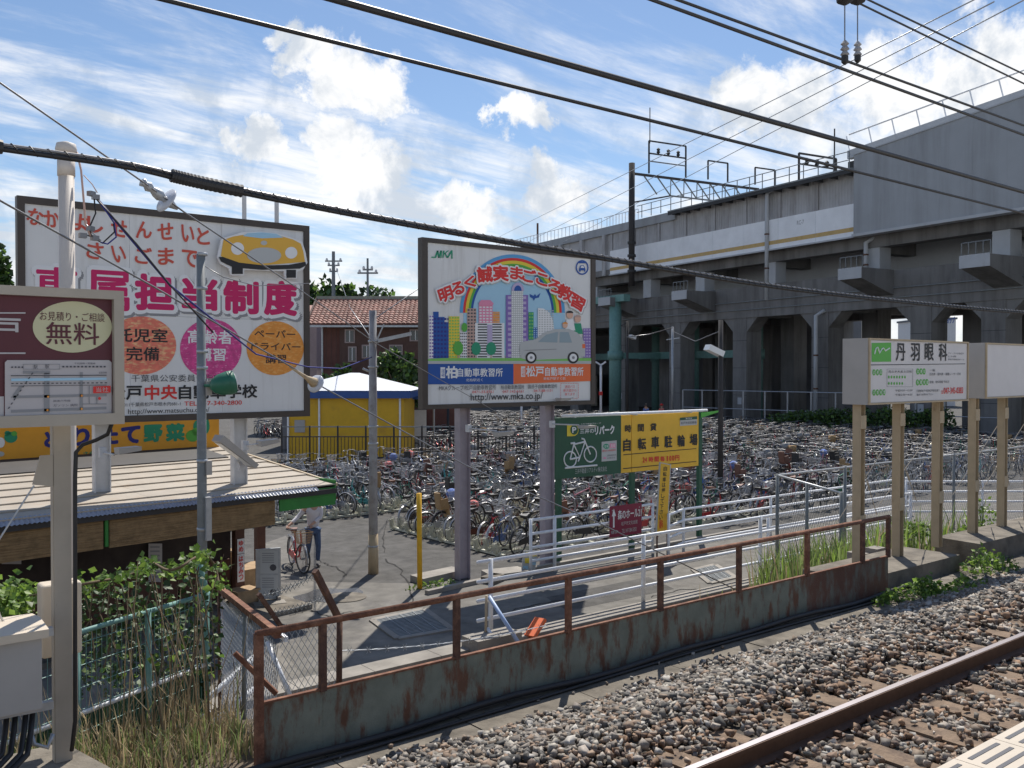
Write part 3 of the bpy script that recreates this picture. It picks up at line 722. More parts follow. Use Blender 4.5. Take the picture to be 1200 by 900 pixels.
# ------------------------------------------------------------------ left billboard
Y1 = 16.2; PB = Plane((0, Y1, 0))
x0, x1 = PY(20, 300, Y1).x, PY(362, 300, Y1).x; z0, z1 = 3.73, 7.33
LB = thing('billboard', 'large white brown-framed billboard with magenta lettering above the hut roof', 'billboard', (x0+1.6, Y1+.25, 0))
board_frame(LB, Y1, x0, x1, z0, z1, .11, .16, 3, 2)
for u in (119, 280):
    x = PY(u, 540, Y1+.35).x; hbeam(x, Y1+.35, 2.38, z1-.2, .24, .18).build('post', 'white_steel', LB)
K1 = lambda x, y: (x/3.1579, 130+y/3.1579)      # first enlargement of the photograph
K2 = lambda x, y: (x/4.0, 320+y/4.0)
K4 = lambda x, y: (100+x/4.2857, 340+y/4.2857)
for s, pos in (('なかよしせんせいと', [(130, 392), (193, 400), (295, 412), (352, 420), (440, 434), (532, 440), (612, 446), (695, 455), (752, 464)]),
               ('さいごまで', [(350, 517), (440, 530), (530, 535), (614, 538), (702, 545)])):
    b = MB()
    for i, (ch, (x, y)) in enumerate(zip(s, pos)):
        u, v = K1(x, y); hw = 9.5 if ch not in 'いと' else 7.5
        text(None, ch, PB, u-hw, v-10, u+hw, v+10, '', 2, .028, rot=(-7, 5, -4, 6, -8, 3, 8, -5, 4)[i], mb=b, shear=(.1, -.12, .05)[i % 3])
    b.build('lettering', 'print_redbrown', LB)
b1, b2, b3 = MB(), MB(), MB()
for ch, xa, ya, xb, yb in (('専', 130, 578, 290, 725), ('属', 318, 590, 480, 740), ('担', 498, 604, 645, 740), ('当', 672, 616, 806, 738), ('制', 826, 628, 958, 752), ('度', 976, 628, 1100, 758)):
    (ua, va), (ub, vb) = K1(xa, ya), K1(xb, yb)
    text(None, ch, PB, ua+2.2, va+2.4, ub+2.2, vb+2.4, '', 1, .115, mb=b1); text(None, ch, PB, ua, va, ub, vb, '', 2, .105, mb=b2); text(None, ch, PB, ua, va, ub, vb, '', 3, .026 if ch in '専属' else .048, mb=b3)
b1.build('letter_shadow', 'print_midgrey', LB); b2.build('letter_outline', 'print_white', LB); b3.build('lettering', 'print_magenta', LB)
for (x, y, rx, ry, m) in ((520, 868, 132, 108, 'print_coral'), (780, 880, 114, 110, 'print_pink'), (1018, 878, 106, 100, 'print_orange')):
    u, v = K1(x, y); flat(LB, 'round_patch', PB, circ(u, v, rx/3.1579, ry/3.1579, 40), m, 1)
def T4(s, xa, ya, xb, yb, m, bold=.02, layer=2, parent=None, K=K4, pl_=None, grow=0., rot=0):
    (ua, va), (ub, vb) = K(xa, ya), K(xb, yb); return text(parent or LB, s, pl_ or PB, ua, va, ub, vb, m, layer, bold, grow=grow, rot=rot)
T4('託児室', 150, 192, 415, 262, 'print_black', .03, parent=LB); T4('完備', 205, 285, 372, 355, 'print_black', .03)
T4('高齢者', 515, 200, 740, 270, 'print_white', .03); T4('講習', 560, 290, 705, 355, 'print_white', .03)
T4('ペーパー', 850, 200, 1055, 238, 'print_black', .02); T4('ドライバー', 835, 264, 1082, 302, 'print_black', .02); T4('講習', 905, 322, 1008, 368, 'print_black', .02)
T4('千葉県公安委員会指定', 238, 424, 690, 460, 'print_dgrey', .0)
T4('松戸', 118, 476, 285, 552, 'print_black', .04); T4('中央', 298, 476, 462, 550, 'print_red', .04); T4('自動車学校', 474, 474, 868, 545, 'print_black', .04)
T4('〒270-0011千葉県松戸市根木内681-1', 120, 563, 482, 584, 'print_dgrey', .0); T4('TEL 047-340-2800', 500, 556, 788, 578, 'print_red', .01)
T4('http://www.matsuchu.com/', 220, 592, 628, 624, 'print_black', .0)
# yellow cartoon car cut-out fixed over the corner of the board
PC = Plane((0, Y1-.16, 0)); K3 = lambda x, y: (240+x/4.5, 130+y/4.5)
CC = thing('car_cutout', 'yellow cartoon car cut-out panel on the top right corner of the driving school billboard', 'sign', PC.w(PC.az(307, 310)[0], PC.az(307, 310)[1]))
out = [(68, 770), (90, 672), (150, 655), (195, 640), (300, 636), (400, 650), (470, 672), (515, 690), (532, 745), (542, 800), (520, 836), (488, 848), (486, 884), (424, 884), (420, 845), (210, 838), (205, 868), (138, 866), (130, 832), (85, 806)]
b = MB(); o_ = [PC.az(*K3(*p)) for p in out]; b.extr(o_, (0, Y1-.155, 0), (1, 0, 0), (0, 0, 1), (0, .05, 0)); b.build('backing', 'print_white', CC)
flat(CC, 'body', PC, [K3(*p) for p in [(84, 765), (98, 680), (150, 662), (195, 655), (300, 652), (400, 660), (465, 678), (506, 700), (520, 745), (528, 796), (300, 815), (130, 800)]], 'print_orange_yellow' if 'print_orange_yellow' in M else 'yellow_sign', 1)
flat(CC, 'windscreen', PC, [K3(*p) for p in [(200, 660), (225, 645), (300, 640), (375, 648), (415, 668), (300, 672)]], 'print_skyblue', 2)
flat(CC, 'bumper', PC, [K3(*p) for p in [(72, 770), (95, 770), (180, 800), (310, 815), (440, 812), (530, 796), (534, 815), (500, 832), (300, 838), (150, 826), (85, 795)]], 'print_black', 3)
for x, y, rx, ry, m in ((172, 726, 34, 33, 'print_white'), (455, 748, 32, 31, 'print_white'), (312, 762, 90, 42, 'print_silver'), (311, 696, 17, 12, 'print_silver')):
    u, v = K3(x, y); flat(CC, 'headlight' if ry in (33, 31) else 'grille', PC, circ(u, v, rx/4.5, ry/4.5), m, 2)
for xa, ya, xb, yb in ((142, 822, 200, 860), (430, 838, 480, 880)): flat(CC, 'tyre', PC, rect(*K3(xa, ya), *K3(xb, yb)), 'print_black', 2)
for u in (288, 326): MB().box((PY(u, 300, Y1+.1).x, Y1+.16, 7.15), (.06, .06, 1.4)).build('strut', 'white_steel', CC)

# ------------------------------------------------------------------ right billboard (city picture)
Y2 = 16.39; PM = Plane((0, Y2, 0)); KM = lambda x, y: (480+x/4.0913, 270+y/4.0913)
x0, x1 = PY(494, 380, Y2).x, PY(697, 380, Y2).x; z0, z1 = 3.78, 7.38
MBd = thing('billboard', 'brown-framed billboard with a rainbow over a city and a silver car, on two mauve posts', 'billboard', ((x0+x1)/2, Y2+.2, 0))
board_frame(MBd, Y2, x0, x1, z0, z1, .14, .17, 2, 2, fz=.095)
for u in (542, 641):
    x = PY(u, 600, Y2+.3).x; hbeam(x, Y2+.3, 0, z1-.2, .27, .2).build('post', 'pinkish_steel', MBd)
def mp(name, pts, m, layer=2): return flat(MBd, name, PM, [KM(*p) for p in pts], m, layer)
def mps(name, polys, m, layer=3): return flats(MBd, name, PM, [[KM(*p) for p in q] for q in polys], m, layer)
mp('sky_print', [(258, 400), (262, 330), (290, 250), (330, 195), (400, 150), (480, 128), (560, 135), (640, 185), (700, 260), (730, 330), (745, 400), (745, 600), (258, 600)], 'print_skyblue', 1)
cx, cy = 492, 395
for i, (m, ro, ri) in enumerate((('print_blue_soft', 280, 263), ('print_red', 263, 250), ('print_yellow', 250, 235), ('print_green', 235, 222), ('print_blue', 222, 210))):
    ring = []; 
    for q in range(33):
        a = R(180-180*q/32); ring.append((cx+ro*.90*math.cos(a), cy-ro*math.sin(a)))
    for q in range(32, -1, -1):
        a = R(180-180*q/32); ring.append((cx+ri*.90*math.cos(a), cy-ri*math.sin(a)))
    n_ = 33; polys = [[ring[j], ring[j+1], ring[2*n_-2-j], ring[2*n_-1-j]] for j in range(32)]
    mps('rainbow_band', polys, m if m in M else 'print_skyblue2', 2)
_bl = [3.]
def bld(name, x, y, w, h, m, wm, nx, ny, top=None):
    _bl[0] += .22; L_ = _bl[0]; mp(name, top or rect(x, y, x+w, y+h), m, L_); q = []
    for i in range(nx):
        for j in range(ny):
            ax = x+w*(i+.18)/nx; ay = y+h*(j+.25)/ny; q.append(rect(ax, ay, ax+w*.64/nx, ay+h*.5/ny))
    tag(mps('window_print', q, wm, L_+.11), kind='stuff')
bld('tower_print', 92, 405, 22, 207, 'print_white', 'print_mauve', 2, 13)
bld('tower_print', 112, 415, 82, 200, 'print_blue', 'print_navy', 5, 10, [(112, 390), (138, 390), (138, 415), (166, 415), (166, 440), (188, 440), (194, 455), (214, 470), (214, 613), (112, 613)])
bld('tower_print', 186, 412, 52, 200, 'print_yellow', 'print_lgreen', 4, 14)
bld('tower_print', 240, 488, 34, 124, 'print_white', 'print_dgrey', 4, 9)
bld('tower_print', 274, 374, 44, 238, 'print_tan', 'print_dgrey', 3, 15)
bld('tower_print', 330, 348, 66, 96, 'print_pinkb', 'print_white', 4, 7); mp('dome_print', [KM and (x, y) for x, y in [(328, 350), (340, 334), (384, 334), (400, 350), (396, 360), (332, 360)]], 'print_pinkb', 6.6)
bld('tower_print', 396, 390, 34, 54, 'print_orange', 'print_tan', 4, 4)
bld('tower_print', 312, 444, 140, 168, 'print_white', 'print_dgrey', 2, 13); mp('core_print', rect(370, 452, 394, 600), 'print_lilac', 6.61)
bld('tower_print', 460, 310, 106, 302, 'print_mauve', 'print_lilac', 2, 12)
bld('tower_print', 486, 290, 56, 322, 'print_silver', 'print_white', 6, 30); mp('dome_print', circ(516, 290, 30, 40, 16, 0, 180), 'print_lilac', 6.62); mp('dome_print', circ(516, 290, 18, 26, 12, 0, 180), 'print_blue', 6.9)
bld('tower_print', 568, 392, 24, 132, 'print_teal', 'print_lgreen', 2, 8); bld('tower_print', 590, 466, 22, 50, 'print_blue', 'print_skyblue', 2, 5)
bld('tower_print', 614, 380, 76, 130, 'print_white', 'print_silver', 6, 12, [(612, 372), (640, 375), (668, 395), (684, 430), (690, 470), (690, 510), (612, 510)])
bld('tower_print', 830, 470, 36, 140, 'print_mauve', 'print_lilac', 3, 10)
mp('grass_print', [(84, 618), (150, 612), (868, 612), (868, 634), (84, 634)], 'print_lgreen', 6.63); mp('road_print', rect(84, 626, 868, 640), 'print_silver', 6.75)
for x, y, rx, ry in ((230, 565, 24, 34), (316, 567, 23, 32), (388, 567, 24, 32), (260, 465, 14, 22)): mp('tree_print', circ(x, y, rx, ry, 14), 'print_teal' if x > 300 else 'print_green', 6.8)
for x in (230, 316, 388): mp('trunk_print', rect(x-3, 590, x+3, 612), 'print_tan', 6.7)
# bird
mp('bird_print', [(574, 305), (592, 314), (600, 305), (606, 316), (626, 300), (618, 322), (600, 326), (594, 338), (588, 326), (576, 320)], 'print_blue', 4)
# the pictured car
mp('car_print', [(522, 560), (530, 535), (600, 522), (640, 490), (690, 474), (760, 472), (800, 490), (826, 520), (838, 545), (838, 600), (820, 612), (560, 622), (530, 612)], 'print_silver', 8)
mp('car_window_print', [(612, 535), (650, 500), (708, 486), (704, 538)], 'print_glass', 9); mp('car_window_print', [(714, 538), (716, 487), (758, 488), (775, 538)], 'print_glass', 9)
for x in (578, 780): mp('car_wheel_print', circ(x, 610, 27, 28, 18), 'print_black', 9); mp('car_wheel_print', circ(x, 610, 18, 19, 14), 'print_white', 10); mp('car_wheel_print', circ(x, 610, 7, 7, 10), 'print_midgrey', 11)
mp('lamp_print', rect(824, 545, 838, 565), 'print_orange_flat', 8.6); mp('trim_print', [(540, 575), (560, 573), (700, 568), (700, 571), (560, 577)], 'print_midgrey', 9.2)
# the three pictured people
for x, y, s, m, hm in ((765, 405, 1., 'print_white', 'print_black'), (803, 425, .95, 'print_teal', 'print_tan'), (742, 455, .8, 'print_skyblue', 'print_orange')):
    mp('figure_print', [(x-22*s, y+75*s), (x-16*s, y+22*s), (x+16*s, y+22*s), (x+26*s, y+75*s)], m, 6.9+.1*s)
    mp('face_print', circ(x, y, 16*s, 18*s, 14), 'print_skin', 7.3+.1*s); mp('hair_print', circ(x, y-6*s, 17*s, 14*s, 12, 10, 170), hm, 7.6+.1*s)
# arched headline
hb, ho, hs = MB(), MB(), MB()
for ch, x, y, sz, rot in (('明', 168, 307, 62, 20), ('る', 226, 278, 56, 16), ('く', 284, 248, 50, 14), ('誠', 356, 212, 68, 7), ('実', 432, 206, 68, 3), ('ま', 508, 206, 56, -3),
                          ('ご', 568, 218, 58, -7), ('こ', 630, 236, 52, -11), ('ろ', 690, 268, 56, -16), ('教', 742, 300, 66, -19), ('習', 800, 345, 62, -22)):
    u, v = KM(x, y); s = sz*1.12/4.0913/2
    text(None, ch, PM, u-s+.8, v-s+.9, u+s+.8, v+s+.9, '', 9.3, .13, rot, mb=hs); text(None, ch, PM, u-s, v-s, u+s, v+s, '', 10.2, .12, rot, mb=ho); text(None, ch, PM, u-s, v-s, u+s, v+s, '', 11.5, .045, rot, mb=hb)
hs.build('letter_shadow', 'print_silver', MBd); ho.build('letter_outline', 'print_white', MBd); hb.build('lettering', 'print_red', MBd)
mp('blue_band', rect(84, 640, 496, 738), 'print_blue', 4); mp('orange_band', [(496, 640), (866, 636), (866, 722), (496, 736)], 'print_orange_flat', 4)
TM = lambda s, xa, ya, xb, yb, m, bold=.02, layer=6, rot=0: T4(s, xa, ya, xb, yb, m, bold, layer, MBd, KM, PM, rot=rot)
mp('tag_print', rect(146, 656, 168, 708), 'print_white', 5); mp('tag_print', rect(532, 652, 552, 702), 'print_white', 5)
TM('公認', 150, 662, 165, 702, 'print_blue', .0, 7); TM('公認', 535, 658, 550, 698, 'print_orange_flat', .0, 7)
TM('柏', 172, 650, 226, 710, 'print_white', .04); TM('自動車教習所', 228, 660, 446, 702, 'print_white', .03); TM('北柏駅近く', 268, 710, 348, 724, 'print_white', .0)
TM('松戸', 556, 650, 642, 702, 'print_white', .04); TM('自動車教習所', 648, 655, 832, 698, 'print_white', .03); TM('新松戸駅すぐ前', 640, 703, 745, 717, 'print_white', .0)
TM('MKAグループ/松戸自動車教習所', 142, 742, 415, 766, 'print_dgrey', .0); TM('柏自動車教習所', 436, 741, 548, 762, 'print_dgrey', .0); TM('我孫子自動車教習所', 566, 738, 706, 758, 'print_dgrey', .0)
TM('0471-33-8761', 298, 768, 400, 780, 'print_red', 0); TM('047-142-6161', 444, 766, 544, 778, 'print_red', 0); TM('04-7188-1131', 594, 762, 682, 774, 'print_red', 0)
TM('http://www.mka.co.jp/', 296, 778, 640, 822, 'print_black', .008)
TM('送迎バス', 742, 742, 790, 756, 'print_red', 0); TM('新方面から', 735, 760, 797, 774, 'print_red', 0); TM('来てます', 742, 778, 790, 792, 'print_red', 0)
mps('dashed_border', [rect(724+i*8.2, 732, 729+i*8.2, 734) for i in range(10)]+[rect(724+i*8.2, 804, 729+i*8.2, 806) for i in range(10)]+[rect(722, 734+i*8, 724, 739+i*8) for i in range(9)]+[rect(806, 734+i*8, 808, 739+i*8) for i in range(9)], 'print_red', 4)
# emblems
mps('emblem', [[(103, 126), (120, 126), (130, 97), (137, 97), (126, 132), (103, 132)], [(130, 97), (137, 97), (142, 132), (136, 132)], [(136, 132), (142, 132), (152, 97), (146, 97)], [(148, 97), (155, 97), (152, 132), (146, 132)],
               [(160, 97), (167, 97), (162, 132), (156, 132)], [(162, 114), (180, 97), (188, 97), (168, 114)], [(166, 110), (172, 110), (184, 132), (176, 132)], [(176, 132), (198, 95), (205, 95), (205, 136), (199, 136), (199, 108), (184, 132)]], 'print_teal', 3)
ringp = lambda x, y, a, b_, n=24: [[(x+a*math.cos(6.283*i/n), y+a*1.15*math.sin(6.283*i/n)), (x+a*math.cos(6.283*(i+1)/n), y+a*1.15*math.sin(6.283*(i+1)/n)), (x+b_*math.cos(6.283*(i+1)/n), y+b_*1.15*math.sin(6.283*(i+1)/n)), (x+b_*math.cos(6.283*i/n), y+b_*1.15*math.sin(6.283*i/n))] for i in range(n)]
mps('emblem', ringp(826, 178, 31, 25), 'print_blue', 3)
mps('emblem', [[(812, 182), (818, 168), (834, 168), (840, 182), (842, 192), (810, 192)], rect(812, 192, 818, 198), rect(834, 192, 840, 198), [(806, 150), (846, 150), (842, 158), (810, 158)]], 'print_blue', 4); mps('emblem', [[(817, 180), (821, 171), (831, 171), (835, 180)]], 'print_white', 5)

# lamps on arms
def flood(name, label, base, tip, head, m='lamp_lens', hm='box_white', w=.42, d=.22, h=.1, yaw=0, pitch=0., group=None, arm_m='white_steel'):
    th = thing(name, label, 'floodlight', base, group)
    MB().path([base, tip], .018, 6).build('arm', arm_m, th, True)
    mt = Matrix.Rotation(R(yaw), 3, 'Z') @ Matrix.Rotation(R(pitch), 3, 'Y') @ Matrix.Rotation(R(0), 3, 'X')
    b = MB(); n0 = len(b.v)
    prof = [(-w/2, -d/2, h/2), (w/2, -d/2, h*.35), (w/2, d/2, h*.35), (-w/2, d/2, h/2), (-w/2, -d*.42, -h/2), (w/2, -d*.42, -h*.3), (w/2, d*.42, -h*.3), (-w/2, d*.42, -h/2)]
    b.add([mt @ Vector(p)+Vector(head) for p in prof], [(3, 2, 1, 0), (4, 5, 6, 7), (0, 1, 5, 4), (1, 2, 6, 5), (2, 3, 7, 6), (3, 0, 4, 7)]); b.build('lamp_head', hm, th)
    b = MB(); b.add([mt @ Vector((p[0]*.84, p[1]*.8, -h/2-.006+(.0 if p[0] < 0 else h*.2))) + Vector(head) for p in prof[4:]], [(0, 1, 2, 3)]); b.build('lens', m, th)
    b = MB().box(Vector(base), (.1, .1, .16)); b.build('bracket', arm_m, th)
    return th
p = PY(120, 530, 15.9); flood('floodlight', 'pale floodlight fixed to the left post of the driving school billboard', p, PY(134, 533, 15.6), PY(150, 527, 15.5), w=.36, pitch=-4, yaw=5)
p = PY(262, 518, 16.0); flood('floodlight', 'tilted cream floodlight above the hut roof by the right post of the driving school billboard', PY(283, 545, 15.6), PY(278, 540, 15.4), PY(276, 530, 15.3), w=.85, h=.12, d=.3, pitch=38, yaw=8)
p = PY(309, 520, 16.1); flood('floodlight', 'small white floodlight jutting right from behind the driving school billboard', PY(287, 522, 16.1), PY(304, 520, 15.8), PY(314, 518, 15.8), w=.36, pitch=-6)
flood('floodlight', 'cream floodlight on a long arm right of the left mauve billboard post', PY(549, 502, 16.4), PY(582, 505, 15.6), PY(590, 508, 15.5), w=.42, pitch=-3)
flood('floodlight', 'slim white floodlight on an arm reaching in front of the green parking sign', PY(647, 497, 16.3), PY(678, 498, 14.6), PY(688, 500, 14.5), w=.36, h=.07)
flood('floodlight', 'slim white floodlight on an arm at the far edge of the city billboard post', PY(655, 470, 16.6), PY(672, 466, 16.2), PY(660, 468, 16.2), w=.3, h=.07)

# ================================================================== SIGNS ALONG THE TRACK
# maroon station-side sign at the left
PL1 = Plane((0, 6.2, 0)); KL = lambda x, y: (x/5.0, 330+y/5.0)
xr = PY(143, 420, 6.2).x; xl = xr-3.2; zt_, zb_ = 5.11, 4.26
MS = thing('advert_sign', 'maroon and grey sign with a cream oval and a street map', 'sign', (PY(72, 800, 6.55).x, 6.55, 2.06))
MB().box(((xl+xr)/2, 6.30, (zt_+zb_)/2), (xr-xl-.07, .19, zt_-zb_-.07)).build('cabinet', 'cream_steel', MS)
for c, d in ((((xl+xr)/2, 6.28, zt_-.035), (xr-xl, .26, .055)), (((xl+xr)/2, 6.28, zb_+.035), (xr-xl, .26, .07)), ((xr-.03, 6.279, (zt_+zb_)/2), (.06, .258, zt_-zb_-.11)), ((xl+.03, 6.279, (zt_+zb_)/2), (.06, .258, zt_-zb_-.11))): MB().box(c, d).build('frame', 'cream_steel', MS)
PL1 = Plane((0, 6.2, 0))
flat(MS, 'face', PL1, [(xl+.06, zb_+.07), (xr-.06, zb_+.07), (xr-.06, zt_-.06), (xl+.06, zt_-.06)], 'maroon', 0, px=False)
flat(MS, 'lower_face', PL1, [KL(-600, 680), KL(672, 680-15), KL(672, 805), KL(-600, 840)], 'map_face', 1)
u, v = KL(423, 266); flat(MS, 'oval_patch', PL1, circ(u, v, 232/5, 150/5, 48), 'oval_cream', 1)
TL = lambda s, xa, ya, xb, yb, m, bold=.0, layer=3, rot=0: T4(s, xa, ya, xb, yb, m, bold, layer, MS, KL, PL1, rot=rot)
TL('お見積り・ご相談', 236, 180, 615, 232, 'maroon', .0, 2); TL('無料', 270, 240, 582, 370, 'maroon', .012, 2)
TL('江戸', -240, 205, 124, 330, 'map_face', .03, 2)
flats(MS, 'rule', PL1, [[KL(*p) for p in q] for q in (rect(-400, 180, 148, 188), rect(-400, 415, 148, 424))], 'map_face', 2)
rr = [(22, 470), (36, 456), (640, 456), (656, 470), (656, 770), (640, 784), (36, 804), (22, 790)]
flat(MS, 'map_border', PL1, [KL(x, y) for x, y in rr], 'maroon', 2); flat(MS, 'map_print', PL1, [KL(339+(x-339)*.985, 628+(y-628)*.975) for x, y in rr], 'map_face', 3)
def ML(polys, m, layer): flats(MS, 'map_line', PL1, [[KL(*p) for p in q] for q in polys], m, layer)
ML([[(62, 755-4), (620, 732), (620, 748), (62, 768)], [(75, 668), (622, 656), (622, 672), (75, 684)], rect(255, 535, 287, 770), rect(464, 530, 482, 752), rect(132, 522, 290, 540), [(62, 680), (108, 612), (132, 612), (90, 680)]], 'print_midgrey', 4)
ML([[(62, 568), (620, 562), (620, 576), (62, 584)]], 'print_skyblue', 5); ML([[(60, 549), (620, 546), (620, 551), (60, 554)], [(60, 610), (620, 604), (620, 607), (60, 613)]], 'print_dgrey', 5)
ML([rect(62+i*26, 594-i*.2, 76+i*26, 600-i*.2) for i in range(22)]+[rect(360+i*22, 494, 372+i*22, 503) for i in range(12)]+[rect(62+i*20, 497, 72+i*20, 506) for i in range(4)]+[[(40+i*17, 745-i*25), (48+i*17, 745-i*25), (56+i*17, 733-i*25), (48+i*17, 733-i*25)] for i in range(9)], 'print_dgrey', 6)
ML([rect(132, 483, 346, 486), rect(132, 512, 346, 515), rect(132, 483, 135, 515), rect(343, 483, 346, 515), rect(516, 610, 522, 716), rect(560, 670, 566, 716), rect(480, 714, 620, 719)], 'print_midgrey', 5)
ML([[(540, 614), (642, 610), (642, 650), (540, 654)], circ(577, 684, 9, 9, 10)], 'print_red', 7); TL('当社', 556, 618, 628, 646, 'map_face', .0, 8)
ML([circ(277, 674, 7, 7, 8), circ(473, 668, 7, 7, 8), circ(273, 752, 7, 7, 8), circ(473, 745, 7, 7, 8)], 'print_orange', 7)
TL('駅', 192, 488, 216, 512, 'print_dgrey', 0, 6); TL('駅', 260, 486, 284, 510, 'print_dgrey', 0, 6); TL('千代田線・常磐線', 430, 474, 554, 485, 'print_dgrey', 0, 6); TL('各駅停車', 575, 528, 620, 540, 'print_dgrey', 0, 6)
TL('国道六号線', 308, 692, 408, 704, 'print_dgrey', 0, 6); TL('ガソリン 病院', 308, 716, 452, 732, 'print_dgrey', 0, 6)
xp = PY(72, 700, 6.55).x
hbeam(xp, 6.55, 2.06, zt_-.1, .098, .07, .01).build('post', 'cream_steel', MS); MB().box((xp, 6.511, (2.06+zb_)/2), (.10, .008, zb_-2.06)).build('post_cover', 'cream_steel', MS)
xp2 = xp-2.4; hbeam(xp2, 6.55, 2.06, zt_-.1, .125, .125, .01).build('post', 'cream_steel', MS)
a = [PY(*p, 6.5) for p in ((38, 568), (47, 534), (62, 533), (62, 570))]; b = MB(); b.add(a+[q+Vector((0, .012, 0)) for q in a], [(0, 1, 2, 3), (7, 6, 5, 4), (0, 4, 5, 1), (1, 5, 6, 2), (2, 6, 7, 3), (3, 7, 4, 0)]); b.build('gusset', 'cream_steel', MS)
b = MB(); b.path([PY(40, 569, 6.5), PY(-6, 640, 6.5)], .006, 5); b.build('stay_rod', 'galv', MS)
b = MB(); b.path([PY(-8, 700, 6.4), PY(0, 722, 6.4), PY(32, 772, 6.4)], .007, 5); b.build('stay_rod', 'cream_pole', MS)
pts = [PY(131, 497, 6.33), PY(126, 509, 6.38), PY(112, 516, 6.42), PY(97, 521, 6.42), PY(89, 530, 6.42), PY(88, 560, 6.42), PY(88, 700, 6.42), PY(88, 845, 6.42), PY(84, 880, 6.42)]
tag(MB().path(pts, .013, 8).build('conduit', 'cable', None, True), 'black cable conduit bending down from the maroon sign beside its cream post', 'cable')

# clinic sign and blank sign on the right
def track_sign(th, x0, x1, zb, zt, y0=6.7, dep=.38):
    MB().box(((x0+x1)/2, y0+dep/2+.006, (zb+zt)/2), (x1-x0, dep, zt-zb)).build('cabinet', 'box_white', th)
    t = .022
    for c, d in ((((x0+x1)/2, y0-.004, zt-t/2), (x1-x0+.01, .03, t)), (((x0+x1)/2, y0-.004, zb+t/2), (x1-x0+.01, .03, t)), ((x0+t/2, y0-.004, (zb+zt)/2), (t, .029, zt-zb-2*t)), ((x1-t/2, y0-.004, (zb+zt)/2), (t, .029, zt-zb-2*t))): MB().box(c, d).build('frame', 'tan_steel', th)
xc0 = PY(1018, 430, 6.7).x; xc1 = PY(1134, 430, 6.7).x
CS = thing('clinic_sign', 'boxy white eye clinic sign with a green logo on three tan posts beside the track', 'sign', ((xc0+xc1)/2, 6.9, 1.95))
track_sign(CS, xc0, xc1, 4.14, 5.03)
PCL = Plane((0, 6.7, 0)); KC = lambda x, y: (1000+x/8.5714, 380+y/8.5714)
flat(CS, 'face', PCL, [(xc0+.03, 4.17), (xc1-.03, 4.17), (xc1-.03, 5.0), (xc0+.03, 5.0)], 'clinic_face', 0, px=False)
flat(CS, 'logo', PCL, [KC(*p) for p in [(182, 188), (378, 184), (378, 376), (182, 378)]], 'print_green', 1)
lg = [(208, 300), (222, 245), (240, 230), (258, 290), (285, 245), (300, 240), (318, 268), (360, 240)]
b = MB(); b.path([PCL.w(*PCL.az(*KC(*p)), STEP*2) for p in lg], .010, 4); b.build('logo_line', 'print_white', CS)
TC = lambda s, xa, ya, xb, yb, m, bold=.0, layer=2: T4(s, xa, ya, xb, yb, m, bold, layer, CS, KC, PCL)
for ch, xa, xb in (('丹', 425, 520), ('羽', 574, 664), ('眼', 714, 804), ('科', 856, 940)): TC(ch, xa, 190, xb, 368, 'print_black', .022)
TC('アイ・エスタ新松戸', 950, 284, 1105, 302, 'print_dgrey'); TC('ビル3階', 950, 314, 1030, 332, 'print_dgrey'); TC('新松戸駅前徒歩一分', 950, 345, 1110, 362, 'print_dgrey')
flat(CS, 'rule', PCL, [KC(*p) for p in [(175, 404), (1122, 394), (1122, 401), (175, 413)]], 'print_dgrey', 1)
gp = []; 
for x, y in ((205, 483), (240, 483), (274, 483), (205, 686), (239, 685), (273, 684), (307, 683), (646, 474), (678, 474), (709, 474), (643, 584), (675, 583), (708, 582), (738, 581)): gp.append([KC(*p) for p in circ(x, y, 16, 32, 14)])
flats(CS, 'green_dot', PCL, gp, 'print_green', 1)
for s, xs_, y in (('診療日', (205, 240, 274), 483), ('診療時間', (205, 239, 273, 307), 684), ('診療科', (646, 678, 709), 474), ('各種検査', (643, 675, 708, 738), 582)):
    b = MB()
    for ch, x in zip(s, xs_): (ua, va), (ub, vb) = KC(x-9, y-18), KC(x+9, y+18); text(None, ch, PCL, ua, va, ub, vb, '', 2, 0, mb=b)
    b.build('lettering', 'print_white', CS)
flats(CS, 'table_line', PCL, [[KC(*p) for p in q] for q in (rect(335, 448, 596, 451), rect(335, 626, 596, 629), rect(335, 448, 338, 629), rect(594, 446, 597, 627))], 'print_midgrey', 1)
flats(CS, 'table_mark', PCL, [[KC(*p) for p in circ(355+i*27, y, 8, 15, 10)] for y, n in ((530, 7), (594, 6)) for i in range(n)], 'print_green', 1)
TC('月火水木金土日祝', 350, 462, 585, 488, 'print_dgrey'); TC('午前9:30〜12:30', 420, 652, 590, 676, 'print_dgrey'); TC('午後2:30〜6:30', 420, 695, 590, 718, 'print_dgrey')
TC('一般', 765, 448, 818, 474, 'print_dgrey'); TC('白内障・緑内障・網膜レーザー手術', 766, 486, 1078, 514, 'print_dgrey'); TC('眼鏡、隠形眼鏡 予約可', 764, 566, 960, 592, 'print_dgrey')
TC('千葉県松戸市新松戸駅前通り', 630, 654, 862, 680, 'print_dgrey'); TC('電話でお問合せ下さい', 632, 694, 800, 716, 'print_dgrey'); TC('☎', 876, 662, 902, 698, 'print_red'); TC('047-345-0383', 906, 634, 1100, 696, 'print_red', .02)
def tpost(th, x, y=6.92, zb=1.94, zt=4.2):
    MB().box((x-.052, y, (zb+zt)/2), (.012, .12, zt-zb)).box((x+.052, y, (zb+zt)/2), (.012, .12, zt-zb)).box((x, y, (zb+zt)/2), (.092, .012, zt-zb)).box((x, y-.065, zb+.75), (.13, .012, .18)).box((x, y-.065, zt-.3), (.13, .012, .18)).build('post', 'tan_steel', th)
